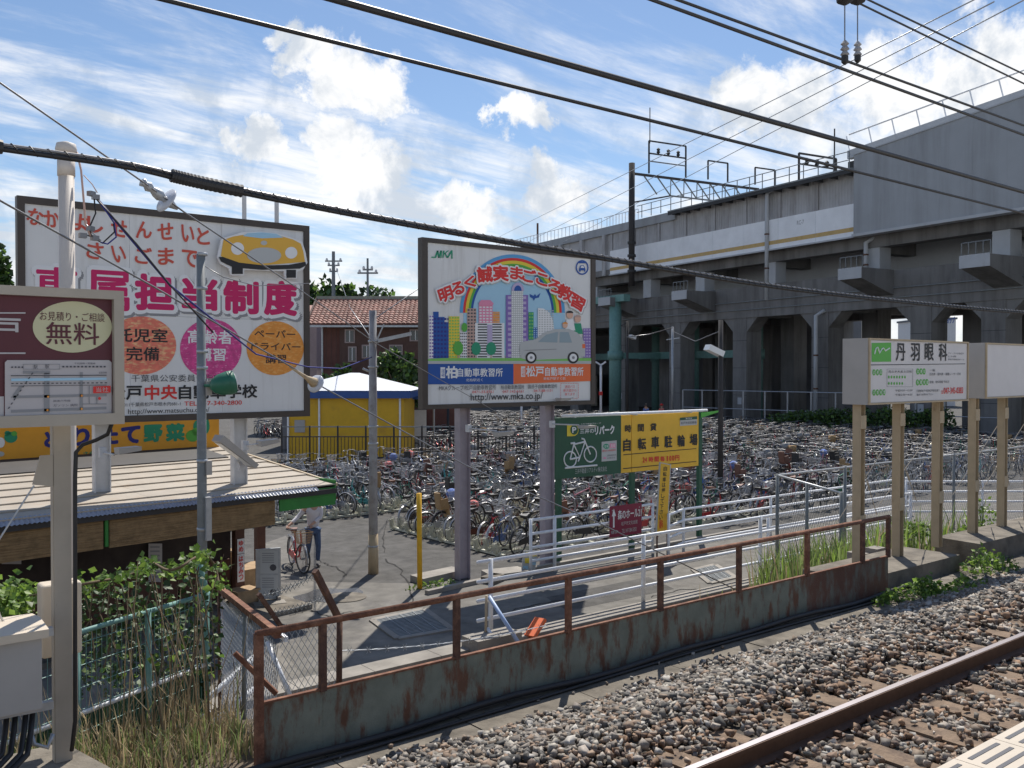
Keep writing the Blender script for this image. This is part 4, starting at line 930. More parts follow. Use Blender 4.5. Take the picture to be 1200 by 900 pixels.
def rods(th, xa, xb, zl, zh, y=6.99):
    for p, q in (((xa, zh), (xb, zl)), ((xb, zh), (xa, zl))):
        b = MB(); b.path([(p[0], y, p[1]), (q[0], y+.25, q[1])], .006, 5); m = Vector((p[0], y, p[1])).lerp(Vector((q[0], y+.25, q[1])), .62); dv = (Vector((q[0], y+.25, q[1]))-m).normalized()*.09
        b.path([m-dv, m+dv], .014, 6); b.build('tie_rod', 'cream_steel', th)
cx_ = [PY(u, 600, 6.92).x for u in (1006, 1052, 1098)]
for i, x in enumerate(cx_): tpost(CS, x, zb=1.8 if i == 0 else 1.95)
rods(CS, cx_[0], cx_[1], 2.5, 3.7); rods(CS, cx_[1], cx_[2], 2.6, 3.7)
xb0 = PY(1155, 430, 6.7).x
BS = thing('blank_sign', 'plain white box sign with nothing on it, right of the clinic sign', 'sign', (xb0+1.3, 6.9, 1.95))
track_sign(BS, xb0, xb0+2.75, 4.16, 5.03); flat(BS, 'face', PCL, [(xb0+.03, 4.19), (xb0+2.72, 4.19), (xb0+2.72, 5.0), (xb0+.03, 5.0)], 'clinic_face', 0, px=False)
bx_ = [PY(u, 600, 6.92).x for u in (1140, 1174)]; bx_.append(2*bx_[1]-bx_[0])
for x in bx_: tpost(BS, x, zb=2.03)
rods(BS, bx_[0], bx_[1], 2.6, 3.7); rods(BS, bx_[1], bx_[2], 2.6, 3.7)
# footings
tag(MB().extr([(10.75, 6.4), (13.34, 6.4), (13.30, 7.25), (10.75, 7.25)], (0, 0, 1.6), (1, 0, 0), (0, 1, 0), (0, 0, .35)).build('concrete_footing', 'concrete_dirty'), 'low stained concrete footing under the clinic sign posts at the end of the rusty fence', 'footing')
tag(MB().extr([(13.95, 6.4), (34, 6.4), (34, 7.1), (14.02, 7.1)], (0, 0, 1.6), (1, 0, 0), (0, 1, 0), (0, 0, .435)).build('concrete_footing', 'concrete_dirty'), 'longer stained concrete footing under the blank sign posts', 'footing')
tag(MB().box(((cx_[1]+cx_[2])/2, 7.8, 1.72), (.42, .28, .18)).box(((cx_[1]+cx_[2])/2+.12, 7.65, 1.83), (.26, .2, .1)).build('loose_blocks', 'concrete'), 'small pile of loose grey concrete blocks behind the clinic sign posts', 'block')

# ================================================================== PARKING SIGN
YP = 16.6; PP = Plane((0, YP, 0)); KP = lambda x, y: (650+x/6.6667, 480+y/6.6667)
xs0 = PY(651, 520, YP).x; xs1 = PY(821, 520, YP).x; xm = PP.az(*KP(520, 270))[0]
zt2 = PY(651, 490, YP).z; zb2 = PY(651, 562, YP).z
PS = thing('parking_sign', 'wide green and yellow bicycle parking sign on green posts, a white tube lamp on top', 'sign', ((xs0+xs1)/2, YP+.1, 0))
MB().box(((xs0+xm)/2, YP+.03, (zt2+zb2)/2), (xm-xs0-.004, .05, zt2-zb2)).build('panel', 'green_paint', PS)
xq = PP.az(*KP(600, 270))[0]
MB().box(((xm+xq)/2, YP+.03, (zt2+zb2)/2), (xq-xm-.004, .05, zt2-zb2)).build('panel', 'yellow_sign', PS); MB().box(((xs1+xq)/2-.03, YP+.03, (zt2+zb2)/2), (xs1-xq-.1, .05, zt2-zb2)).build('panel', 'yellow_sign', PS)
for u in (655, 741, 820): MB().box((PY(u, 580, YP+.1).x, YP+.12, zt2/2), (.13, .10, zt2)).build('post', 'green_paint', PS)
MB().path([(xs0+.1, YP-.12, zt2+.05), (xs1+.12, YP-.12, zt2+.05)], .035, 8).build('tube_lamp', 'rail_white', PS, True)
for f in (.1, .5, .9): MB().box((xs0+(xs1-xs0)*f, YP-.04, zt2+.02), (.06, .18, .05)).build('bracket', 'galv', PS)
flat(PS, 'green_corner', PP, [(xs1+.02, zt2-.02), (xs1+.75, zt2+.02), (xs1+.75, zt2-.03), (xs1+.02, zt2-.16)], 'print_green', 0, px=False)  # flat green wedge past the right end of the panel top
TP = lambda s, xa, ya, xb, yb, m, bold=.02, layer=2, rot=0: T4(s, xa, ya, xb, yb, m, bold, layer, PS, KP, PP, rot=rot)
flats(PS, 'emblem', PP, [[KP(*p) for p in rect(96, 114, 140, 208)]], 'print_yellow', 1); flats(PS, 'emblem', PP, [[KP(*p) for p in circ(148, 160, 36, 46)]], 'print_yellow', 2); flats(PS, 'emblem', PP, [[KP(*p) for p in circ(150, 158, 30, 38)]], 'green_paint', 3)
TP('P', 134, 136, 166, 182, 'print_white', .04, 4); TP('三井の', 196, 148, 306, 186, 'print_white', .02); TP('リパーク', 312, 124, 466, 194, 'print_white', .05); TP('三井不動産グループ', 202, 104, 360, 114, 'print_white', 0)
def bike_icon():
    b = MB(); q = lambda x, y: PP.w(*PP.az(*KP(x, y)), STEP*2)
    for x, y in ((120, 388), (277, 348)): b.path([q(x+48*math.cos(a*.3142), y+60*math.sin(a*.3142)) for a in range(20)], .018, 4, closed=True)
    for seg in (((120, 388), (148, 272), (236, 250)), ((148, 272), (195, 372), (236, 250)), ((120, 388), (195, 372)), ((277, 348), (228, 230), (208, 226)), ((124, 264), (156, 260)), ((195, 372), (182, 406)), ((80, 456), (330, 434))): b.path([q(*p) for p in seg], .022, 4)
    b.build('bicycle_emblem', 'print_white', PS)
bike_icon()
flat(PS, 'notice', PP, [KP(*p) for p in [(366, 252), (484, 240), (484, 396), (366, 406)]], 'print_silver', 1); flats(PS, 'notice_mark', PP, [[KP(*p) for p in circ(402, 287, 24, 20)]], 'print_teal', 2); flats(PS, 'notice_mark', PP, [[KP(*p) for p in rect(428, 264, 474, 300)], [KP(*p) for p in rect(380, 372, 400, 384)]], 'print_pinkb', 2)
TP('空有', 386, 276, 420, 298, 'print_white', 0, 3); TP('満車', 434, 268, 470, 296, 'print_white', 0, 3); TP('最初の2時間無料', 372, 312, 478, 326, 'print_red', 0, 2); TP('定期利用受付中', 410, 350, 478, 362, 'print_dgrey', 0, 2); TP('お問合せ', 410, 372, 470, 382, 'print_dgrey', 0, 2)
TP('三井不動産リアルティ株式会社', 160, 452, 408, 492, 'print_silver', 0, 2, rot=0)
for ch, xa, ya, xb, yb in (('時', 548, 118, 598, 178), ('間', 648, 112, 696, 172), ('貸', 746, 106, 794, 166), ('自', 534, 226, 594, 326), ('転', 648, 220, 714, 314), ('車', 754, 208, 816, 304), ('駐', 856, 202, 918, 298), ('輪', 958, 196, 1018, 290), ('場', 1054, 190, 1116, 280)):
    TP(ch, xa, ya, xb, yb, 'print_black', .035)
for ch, x in zip('24時間毎100円', (694, 712, 752, 796, 842, 880, 902, 924, 956)):
    wdt = 8 if ch in '24' else (3.5 if ch == '1' else (8 if ch == '0' else 17)); TP(ch, x-wdt, 372-(x-694)*.06, x+wdt, 414-(x-694)*.06, 'print_red', .03)
flats(PS, 'rule', PP, [[KP(*p) for p in q] for q in ([(536, 350), (1106, 302), (1106, 307), (536, 356)], [(534, 458), (1106, 402), (1106, 407), (534, 465)])], 'print_black', 1)
flat(PS, 'notice', PP, [KP(*p) for p in [(978, 64), (1112, 52), (1112, 118), (978, 128)]], 'print_silver', 1); flat(PS, 'notice_mark', PP, [KP(*p) for p in [(978, 64), (1112, 52), (1112, 74), (978, 84)]], 'green_paint', 2)
TP('管理用', 1020, 62, 1070, 74, 'print_white', 0, 3); TP('松戸市営駐輪場', 986, 92, 1106, 112, 'print_dgrey', 0, 2)

# maroon arrow sign tied to the white fence, and slim yellow notice
YA = 15.9; PA = Plane((0, YA, 0)); KA = lambda x, y: (705+x/12.6316, 580+y/12.6316)
xa_, xb_ = PY(715, 610, YA).x, PY(752, 610, YA).x; za_, zb3 = PY(733, 627.5, YA).z, PY(733, 591.5, YA).z
AS = thing('arrow_sign', 'maroon sign with a white upward arrow fixed to the white pipe fence', 'sign', ((xa_+xb_)/2, YA, za_))
MB().box(((xa_+xb_)/2, YA+.012, (za_+zb3)/2), (xb_-xa_, .02, zb3-za_)).build('plate', 'maroon_sign', AS)
flat(AS, 'arrow', PA, [KA(*p) for p in [(180, 200), (212, 312), (190, 312), (190, 482), (166, 486), (168, 316), (150, 318)]], 'print_white', 1)
TA = lambda s, xa, ya, xb, yb, m, bold=.02, layer=1: T4(s, xa, ya, xb, yb, m, bold, layer, AS, KA, PA)
TA('森のホール21', 240, 205, 590, 345, 'print_white', .02); TA('松戸市文化会館', 292, 380, 530, 440, 'print_silver', 0); TA('TEL 047-384-5050', 300, 490, 516, 550, 'print_silver', 0); TA('徒歩', 138, 525, 242, 575, 'print_silver', .02)
for x in (xa_+.08, xb_-.08): MB().box((x, YA+.05, zb3-.1), (.03, .1, .03)).build('clamp', 'galv', AS)
YV = 15.2; PV = Plane((0, YV, 0)); KV = lambda x, y: (760+x/9.475, 535+y/9.475)
VS = thing('notice_sign', 'narrow yellow upright notice board leaning slightly right by the white fence', 'sign', PZ(779, 660, 0))
q = [KV(*p) for p in [(128, 62), (252, 88), (216, 838), (84, 862)]]; q = [PV.az(*p) for p in q]
b = MB(); b.extr([(a, z) for a, z in q], (0, YV+.004, 0), (1, 0, 0), (0, 0, 1), (0, .03, 0)); b.build('board', 'print_silver', VS)
q2 = [KV(*p) for p in [(134, 74), (240, 96), (204, 830), (94, 850)]]; flat(VS, 'face', PV, q2, 'yellow_sign', 1)
b = MB()
for i, ch in enumerate('自転車は押して下さい'):
    y = 110+i*60; x = 184-i*5.6; (ua, va), (ub, vb) = KV(x-20, y), KV(x+20, y+50); text(None, ch, PV, ua, va, ub, vb, '', 2, .02, mb=b)
b.build('lettering', 'print_black', VS); T4('松戸市', 118, 700, 156, 800, 'print_red', .02, 2, VS, KV, PV)
for u in (770, 782): p = PZ(u, 662, 0); MB().tube((PY(u, 600, YV+.06).x, YV+.06, 0), (PY(u, 600, YV+.06).x, YV+.06, .8), .02).build('leg', 'brown_wood', VS)
# leaning paper notice
PN = thing('paper_notice', 'pale green and white notice sheet propped against the white fence by the mauve post', 'notice', PZ(622, 672, 0))
a = [PY(*p, 16.15) for p in ((614, 645), (630, 645), (627, 671), (611, 671))]; b = MB(); b.add(a+[q+Vector((0, .02, 0)) for q in a], [(0, 1, 2, 3), (7, 6, 5, 4), (0, 4, 5, 1), (1, 5, 6, 2), (2, 6, 7, 3), (3, 7, 4, 0)]); b.build('sheet', 'print_silver', PN)
PNp = Plane((0, 16.15, 0)); flats(PN, 'print', PNp, [rect(616, 647, 629, 652), rect(615, 654, 621, 660)], 'print_yellow', 1); flats(PN, 'print', PNp, [rect(622, 655, 628, 662), rect(613, 663, 619, 669)], 'print_skyblue', 1)
# ================================================================== THE HUT
HP = PD(393, 569, 17.8); HA = 8.9
hx = Vector((math.cos(R(HA)), math.sin(R(HA)), 0)); hy = Vector((-math.sin(R(HA)), math.cos(R(HA)), 0))
ZE = 2.4
HUT = thing('market_hut', 'low wooden stall with pale sheet roof, hanging reed blinds and a green fascia', 'hut', (HP.x-3, HP.y+2, 0))
def hp(a, w, z): return Vector((HP.x, HP.y, 0))+hx*a+hy*w+Vector((0, 0, z))
def rz(w): return ZE+.5*w/4.2
HM = Matrix.Rotation(R(HA), 3, 'Z')
def hbox(mb, a, w, z, da, dw, dz): return mb.box(hp(a, w, z), (da, dw, dz), R(HA))
NR = 9; ROW = 4.2/NR; LN = 14.0
for i in range(NR):     # lapped roof sheets, each lower edge proud of the one below
    w0, w1 = i*ROW, (i+1)*ROW+.03
    for j in range(4):
        a1, a0 = -j*LN/4, -(j+1)*LN/4+.004
        lo, hi = rz(w0)+.030, rz(w1)+.004
        b = MB(); t = .022
        ea = 0 if j else -.12*0
        vs = [hp(a0, w0, lo), hp(a1, w0, lo), hp(a1, w1, hi), hp(a0, w1, hi), hp(a0, w0, lo-t), hp(a1, w0, lo-t), hp(a1, w1, hi-t), hp(a0, w1, hi-t)]
        b.add(vs, [(0, 1, 2, 3), (7, 6, 5, 4), (0, 4, 5, 1), (1, 5, 6, 2), (2, 6, 7, 3), (3, 7, 4, 0)]); b.build('roof_sheet', 'hut_roof', HUT)
b = MB(); b.add([hp(-LN, .02, ZE-.03), hp(0, .02, ZE-.03), hp(0, 4.2, rz(4.2)-.05), hp(-LN, 4.2, rz(4.2)-.05)], [(0, 3, 2, 1)]); b.build('roof_lining', 'hut_dark', HUT)
MB().bar(hp(.03, .0, ZE+.01), hp(.03, 4.2, rz(4.2)+.01), .05, .06).build('roof_edge', 'tan_steel', HUT)
ar_ = Plane(hp(0, 3.7, 0), HA).az(246, 530)[0]
# flat black flashing and upper roof behind
hb_ = MB(); hb_.add([hp(-LN, 2.95, rz(2.95)+.045), hp(ar_, 2.95, rz(2.95)+.045), hp(ar_, 4.15, rz(4.15)+.045), hp(-LN, 4.15, rz(4.15)+.045), hp(-LN, 2.95, rz(2.95)+.01), hp(ar_, 2.95, rz(2.95)+.01), hp(ar_, 4.15, rz(4.15)+.01)], [(0, 1, 2, 3), (0, 4, 5, 1), (1, 5, 6, 2)]); hb_.build('flashing', 'flashing', HUT)
hb_ = MB(); hbox(hb_, -LN/2, 4.7, 2.6, LN, .5, .5); hb_.build('ridge_board', 'hut_roof', HUT)
# corrugated eave sheet
b = MB(); n = 780; vs = []
for i in range(n+1):
    a = -i*LN/n*.965-.45; z = .009*math.cos(i*math.pi/2)
    vs += [hp(a, -.10, ZE-.05+z), hp(a, .06, ZE+.045+z)]
b.add(vs, [(2*i, 2*i+1, 2*i+3, 2*i+2) for i in range(n)]); tag(b.build('corrugated_eave', 'poly_sheet', HUT), kind='stuff')
b = MB(); hbox(b, -LN/2, -.03, ZE-.10, LN, .05, .09); b.build('gutter', 'flashing', HUT)
# green fascia at the corner and reed blinds
b = MB(); hbox(b, -.62, .015, ZE-.20, 1.24, .03, .34); b.build('fascia', 'green_board', HUT)
b = MB(); hbox(b, .0, 1.2, ZE-.1, .03, 2.4, .40); b.build('fascia', 'green_board', HUT)
for i in range(4):
    a = -1.28-1.55-i*3.12; b = MB(); hbox(b, a, .05, ZE-.36, 3.02, .035, .48)
    for q in range(12): hbox(b, a, .028, ZE-.14-q*.038, 3.0, .012, .016)
    b.build('reed_blind', 'reed', HUT)
    b = MB(); hbox(b, a-1.56, .04, ZE-.35, .05, .05, .44); b.build('blind_divider', 'green_board', HUT)
# posts, back wall, counter, floor
_p1 = Plane(hp(0, 1.81, 0), HA).az(282, 660)[0]; _p2 = Plane(hp(0, 3.13, 0), HA).az(306.5, 630)[0]; _p3 = Plane(hp(0, 2.17, 0), HA).az(268, 640)[0]
for a, w in ((_p1, 1.9), (_p2, 3.2), (-4.2, 1.9), (-7.5, 1.9), (-10.5, 1.9)):
    b = MB(); hbox(b, a, w, rz(w)/2-.06, .20, .14, rz(w)-.12); b.build('post', 'brown_wood', HUT)
b = MB(); hbox(b, -LN/2-2.4, 3.9, 1.35, LN-5.2, .08, 2.7); b.build('back_wall', 'hut_dark', HUT)
b = MB(); hbox(b, _p3+.03, 2.9, 1.2, .06, 1.4, 2.4); b.build('side_wall', 'hut_dark', HUT)
b = MB(); hbox(b, (_p3-13.5)/2, 2.2, 1.2, 13.5+_p3, .06, 2.4); b.build('interior_shade_sheet', 'hut_dark', HUT)  # dark sheet added to stand in for the shade inside the stall
for i in range(9):
    b = MB(); hbox(b, _p3-.56-i*1.1, 2.12, .45, 1.07, .05, .8); b.build('wall_panel', 'brown_wood', HUT)
b = MB(); hbox(b, -7, 2.4, .04, 13.5, 4.0, .1); b.build('floor', 'concrete_dirty', HUT)
for i, (a, w, z, da, dw, dz) in enumerate(((_p1+.55, 2.35, .30, .8, .6, .5), (_p1+.1, 2.75, .45, .6, .4, .8), (_p1-.1, 1.55, .16, .45, .35, .3))):
    b = MB(); hbox(b, a, w, z, da, dw, dz); hbox(b, a, w, z+dz/2+.02, da+.06, dw+.06, .03); o = b.build('wooden_crate', 'bench_wood')
    tag(o, ['pale wooden produce box inside the open end of the stall', 'smaller pale wooden box stacked on the produce box inside the stall', 'low pale wooden box in front of the stall post with lettered strips'][i], 'crate')
PH = Plane(hp(0, 1.81, 0), HA)
for (u0, v0, u1, v1, s_) in ((278, 632, 286.5, 648, 'ゆめ'), (278, 650, 286.5, 681, 'はちみつ')):
    # written strips tied to the front post
    c0 = PH.az(u0, v0); c1 = PH.az(u1, v1); o = flat(HUT, 'price_strip', PH, [(c0[0], c1[1]), (c1[0], c1[1]), (c1[0], c0[1]), (c0[0], c0[1])], 'print_white', 1, px=False)
    vtext(HUT, s_, PH, u0+1.6, v0+1, u1-1.6, v1-1, 'print_red', 3, .03)
PH2 = Plane(hp(0, 2.05, 0), HA)
for (u0, v0, u1, v1) in ((174, 637, 190, 682), (2, 646, 25, 661)):
    flat(HUT, 'paper_sheet', PH2, rect(u0, v0, u1, v1), 'map_face', 0); flats(HUT, 'print', PH2, [rect(u0+2, v0+3+i*5, u1-3, v0+5+i*5) for i in range(int((v1-v0-4)/5))], 'print_midgrey', 1)
# yellow sign on the roof
PYS = Plane(hp(0, 4.18, 0), HA); KY = lambda x, y: (x/4.6154, 480+y/4.6154)
ar = PYS.az(257, 510)[0]; al = ar-7.6; zy0, zy1 = 2.86, 3.58
YS = thing('roof_sign', 'long orange-yellow vegetable stall sign with navy and green lettering on the hut roof', 'sign', PYS.w(ar-3.5, zy0))
b = MB(); c = PYS.w((al+ar)/2, (zy0+zy1)/2, -.16); b.box(c, (ar-al, .3, zy1-zy0), R(HA)); b.build('cabinet', 'orange_sign', YS)
c = PYS.w((al+ar)/2, zy0-.03, -.16); MB().box(c, (ar-al+.04, .34, .05), R(HA)).build('base_rail', 'flashing', YS)
PYS = Plane(PYS.w(0, 0, -.008), HA)
TY = lambda s, xa, ya, xb, yb, m, bold=.05, layer=1: T4(s, xa, ya, xb, yb, m, bold, layer, YS, KY, PYS)
for ch, xa, ya, xb, yb, m in (('と', 238, 118, 330, 205, 'print_navy'), ('り', 394, 96, 486, 196, 'print_navy'), ('た', 545, 92, 640, 190, 'print_navy'), ('て', 655, 88, 760, 184, 'print_navy'), ('野', 776, 80, 880, 176, 'print_teal'), ('菜', 896, 74, 1000, 172, 'print_teal')):
    TY(ch, xa, ya, xb, yb, m, .06)
TY('さかなや', 450, 222, 580, 255, 'print_teal', .03)
for x, y, rx, ry, m, l in ((1080, 92, 36, 40, 'print_teal', 1), (1112, 88, 22, 44, 'print_teal', 1), (1040, 142, 36, 32, 'print_green', 2), (1060, 120, 24, 22, 'print_green', 2), (58, 150, 36, 30, 'print_teal', 1), (40, 128, 16, 14, 'print_teal', 1), (76, 130, 16, 14, 'print_green', 2), (4, 178, 22, 28, 'print_white', 1), (2, 240, 22, 14, 'print_silver', 1)):
    flat(YS, 'vegetable_print', PYS, [KY(*p) for p in circ(x, y, rx, ry, 16)], m, l)

# upright signboard standing in the street
SBp = PZ(318, 708, 0); PSB = Plane(SBp, -14)
SB = thing('signboard', 'grey upright signboard with two printed notices standing beside the stall post', 'signboard', SBp)
a0, z0_ = PSB.az(300, 700); a1, z1_ = PSB.az(329, 642)
mt = Matrix.Rotation(R(-14), 3, 'Z')
c = PSB.w((a0+a1)/2, (.28+1.28)/2, -.05); zt3 = PSB.az(315, 643)[1]
MB().box(PSB.w((a0+a1)/2, (.15+zt3)/2, -.03), (a1-a0, .05, zt3-.15), mtx=mt).build('board', 'galv', SB)
for v0, v1 in ((645, 672), (674, 702)):
    flat(SB, 'notice', PSB, rect(305, v0, 326, v1), 'print_silver', 0); flats(SB, 'print', PSB, [rect(307, v0+3+i*2.6, 321, v0+4+i*2.6) for i in range(5)], 'print_midgrey', 1); flats(SB, 'print', PSB, [circ(320, v0+20, 4, 4, 8)], 'print_dgrey', 1)
for a in (a0+.06, a1-.06): MB().box(PSB.w(a, .08, -.03), (.06, .35, .16), mtx=mt).build('foot', 'concrete', SB)
p = PZ(316, 712, 0); tag(MB().box((p.x, p.y, .05), (.6, .3, .1), R(-14)).build('concrete_block', 'concrete'), 'small pale concrete slab at the foot of the grey signboard', 'block')

# ================================================================== POLES
def pole(name, label, base, top_z, r0, r1, m, n=14):
    th = thing(name, label, 'pole', base)
    MB().path([Vector(base)+(Vector((0, 0, top_z))-Vector((0, 0, base[2])))*t for t in (0, .5, 1)], [r0, (r0+r1)/2, r1], n).build('shaft', m, th, True); return th
p = PY(79, 400, 7.4)
CPOLE = pole('vent_pipe', 'tall smooth cream pipe with a wider cap rising behind the maroon sign', (p.x, 7.4, .9), PY(79, 172, 7.4).z, .055, .055, 'cream_pole')
zc = PY(79, 172, 7.4).z
MB().lathe([(.066, -.06), (.075, -.02), (.066, .02), (.02, .035)], (p.x, 7.4, zc), n=16).build('cap', 'cream_pole', CPOLE, True)
MB().lathe([(.062, -.06), (.062, .06)], (p.x, 7.4, PY(79, 197, 7.4).z), n=14).build('collar', 'cream_pole', CPOLE, True)
def y74(u, v): return PY(u, v, 7.3)
TGL = thing('cable_tangle', 'loose tangle of thin cables and small clamps hanging beside the cream pipe', 'cable', y74(110, 235))
for m, r, pts in (('print_tan', .008, ((90, 178), (95, 200), (98, 235), (100, 262), (106, 277))), ('cable', .006, ((110, 230), (112, 250), (104, 268), (108, 278), (120, 285), (134, 272), (133, 262))), ('print_navy', .006, ((116, 236), (126, 250), (134, 262), (136, 278), (126, 286), (118, 284))),
                  ('cable', .007, ((112, 232), (130, 252), (160, 286), (200, 335), (250, 390))), ('print_tan', .004, ((98, 205), (108, 216), (114, 226))), ('cable', .005, ((106, 277), (98, 274))), ('galv', .006, ((100, 262), (108, 272), (118, 282)))):
    MB().path([y74(*q) for q in pts], r, 5).build('cable', m, TGL, True)
for q in ((107, 227), (112, 231), (97, 276), (111, 279), (106, 268)): MB().box(y74(*q), (.05, .04, .035), random.random()).build('clamp', 'steel_wire', TGL)
# grey pole with the green lamp
p = PD(237, 640, 11.8); GP = pole('utility_pole', 'slim dark grey steel pole with a green floodlight, standing in front of the white billboard', (p.x, p.y, .1), PD(237, 298, 11.8).z, .065, .055, 'grey_post', 12)
zt4 = PD(237, 298, 11.8).z
for v, rr_ in ((298, .064), (338, .066), (412, .072), (431, .07), (540, .07), (620, .068)): q = PD(237, v, 11.8); MB().lathe([(rr_, -.02), (rr_, .02)], q, n=12).build('band', 'galv', GP, True)
for v in (455, 548): q = PD(244, v, 11.8); MB().box(q, (.07, .08, .18)).build('junction_box', 'box_white', GP)
q = PD(242, 608, 11.75); MB().box(q+Vector((.02, 0, .0)), (.07, .07, .55)).build('cable_box', 'galv', GP)
fb = PD(240, 452, 11.75); GL = thing('floodlight', 'dark green floodlight with a pale lens clamped to the slim grey pole', 'floodlight', fb)
MB().path([fb, PD(248, 452, 11.7)], .02, 6).build('arm', 'lamp_green', GL, True)
q0 = PD(248, 453, 11.7); dv = (PD(276, 447, 11.85)-q0); dv.normalize()
MB().lathe([(.03, -.02), (.09, .02), (.135, .10), (.155, .22), (.15, .28)], q0, dv, 16).build('lamp_body', 'lamp_green', GL, True)
MB().lathe([(.125, 0), (.12, .02), (.01, .035)], q0+dv*.275, dv, 16).build('lens', 'lamp_lens', GL, True)
for i in range(4): MB().lathe([(.155-.015*i, 0), (.155-.015*i, .012)], q0+dv*(.2-.045*i), dv, 14).build('fin', 'lamp_green', GL, True)
# weathered pole in the parking lot
p = PZ(437.5, 672, 0); WP2 = pole('utility_pole', 'weathered grey pole at the corner of the bicycle park, brown at its foot', tuple(p), PD(437, 364, p.dot(FH)).z, .105, .085, 'conc_pole')
dP = p.dot(FH)
for v in (400, 430, 500, 520, 640): MB().lathe([(.115, -.025), (.115, .025)], PD(437.3, v, dP), n=14).build('band', 'galv', WP2, True)
MB().lathe([(.118, 0), (.11, .9)], p, n=14).build('foot_sleeve', 'tan_steel', WP2, True)
MB().bar(PD(440, 400, dP), PD(482, 391, dP), .07, .08).build('cross_arm', 'galv', WP2); MB().bar(PD(440, 402, dP), PD(450, 380, dP), .03, .03).build('bracket', 'galv', WP2); MB().path([PD(425, 432, dP), PD(437, 437, dP), PD(438, 445, dP)], .03, 6).build('bracket', 'galv', WP2)
p = PZ(492, 690, 0); o = MB().path([p, PD(491, 578, p.dot(FH))], .055, 10).build('marker_post', 'yellow_post', None, True); tag(o, 'bright yellow marker post standing in the kerb gap left of the mauve billboard post', 'post')
# kerb remains
for (u, v, w, l, rot, lab) in ((514, 678, .5, 1.35, 8, 'cracked pale kerb slab beside the yellow marker post'), (578, 682, .35, .5, 20, 'brown broken brick block right of the left mauve post'), (592, 676, .6, 1.0, -12, 'tilted pale kerb slab in front of the bicycle rack')):
    p = PZ(u, v, 0); m_ = MB(); m_.extr([(-l/2, -w/2), (l/2, -w*.4), (l*.46, w/2), (-l*.45, w*.5)], (0, 0, 0), (1, 0, 0), (0, 1, 0), (0, 0, .14)); mm = Matrix.Rotation(R(rot), 3, 'Z'); m_.v = [tuple(mm @ Vector(x)+p) for x in m_.v]
    tag(m_.build('kerb_block', 'concrete' if 'pale' in lab else 'concrete_dirty'), lab, 'block')
kk = MB(); a_ = PZ(500, 697, 0); b_ = PZ(648, 664, 0); kk.bar(a_+Vector((0, 0, .04)), b_+Vector((0, 0, .04)), .12, .1); struct(kk, 'kerb', 'concrete')
kk = MB(); a_ = PZ(650, 664, 0); b_ = PZ(900, 618, 0); kk.bar(a_+Vector((0, 0, .04)), b_+Vector((0, 0, .04)), .12, .1); struct(kk, 'kerb', 'concrete')
# drain grates
def grate(pts, label, n=16):
    P4 = [PZ(*q, .006) for q in pts]; th = thing('drain_grate', label, 'grate', (P4[0]+P4[2])/2)
    b = MB(); b.add([q+Vector((0, 0, -.002)) for q in P4], [(0, 1, 2, 3)]); b.build('pit', 'print_black', th)
    for i in range(4): MB().bar(P4[i]+Vector((0, 0, .008)), P4[(i+1) % 4]+Vector((0, 0, .008)), .12, .03).build('frame', 'concrete', th)
    for i in range(1, n):
        MB().bar(P4[0].lerp(P4[1], i/n)+Vector((0, 0, .010)), P4[3].lerp(P4[2], i/n)+Vector((0, 0, .010)), .036, .02).build('grate_bar', 'grey_post', th)
    for t in (.25, .5, .75): MB().bar(P4[0].lerp(P4[3], t)+Vector((0, 0, .0165)), P4[1].lerp(P4[2], t)+Vector((0, 0, .0165)), .02, .02).build('cross_bar', 'grey_post', th)
grate([(436, 727), (466, 749), (530, 738), (497, 714)], 'steel drain grate in the street behind the rusty handrail', 18)
grate([(812, 668), (832, 684), (862, 677), (838, 662)], 'smaller drain grate in the path beside the white fences', 14)
p = PZ(405, 700, .004); tag(MB().lathe([(.42, 0), (.42, .01), (.36, .014)], p, n=24).build('manhole_cover', 'concrete_dirty'), 'round manhole cover in the pale street left of the weathered pole', 'manhole cover')

# ================================================================== YELLOW SHED, BLACK FENCE, HOUSES
dS = 45.; s0, s1 = PD(338, 525, dS), PD(473, 525, dS)
sv = Vector((s1.x-s0.x, s1.y-s0.y, 0)); SWd = sv.length; sv.normalize(); sn = Vector((sv.y, -sv.x, 0)); sang = math.degrees(math.atan2(sv.y, sv.x))
zes = PD(473, 466, dS).z
SH = thing('shed', 'yellow shed with a white hipped roof and blue fascia behind the bicycles', 'shed', (s0+s1)/2*1.0-sn*2)
SH.location.z = 0; WL[SH.name] = Vector(SH.location)
mt = Matrix.Rotation(R(sang), 3, 'Z'); cS = Vector(((s0.x+s1.x)/2, (s0.y+s1.y)/2, 0))-sn*2.5
MB().box(cS+Vector((0, 0, zes/2)), (SWd, 5, zes), mtx=mt).build('walls', 'shed_yellow', SH)
MB().box(cS+Vector((0, 0, zes+.16)), (SWd+.7, 5.7, .36), mtx=mt).build('fascia', 'shed_blue', SH)
b = MB(); hw, hd = (SWd+.8)/2, 2.9; zr = zes+.345; r4 = [mt @ Vector((x, y, 0))+cS+Vector((0, 0, zr)) for x, y in ((-hw, -hd), (hw, -hd), (hw, hd), (-hw, hd))]
ap = [mt @ Vector((x, 0, 0))+cS+Vector((0, 0, zr+.85)) for x in (-.25, .25)]
b.add(r4+ap, [(0, 1, 5, 4), (1, 2, 5), (2, 3, 4, 5), (3, 0, 4), (3, 2, 1, 0)]); b.build('roof', 'roof_white', SH)
for f in (.0, .27, .97): q = s0.lerp(s1, f)+sn*.06; MB().tube((q.x, q.y, 0), (q.x, q.y, zes), .05, 8).build('downpipe', 'rail_white', SH)
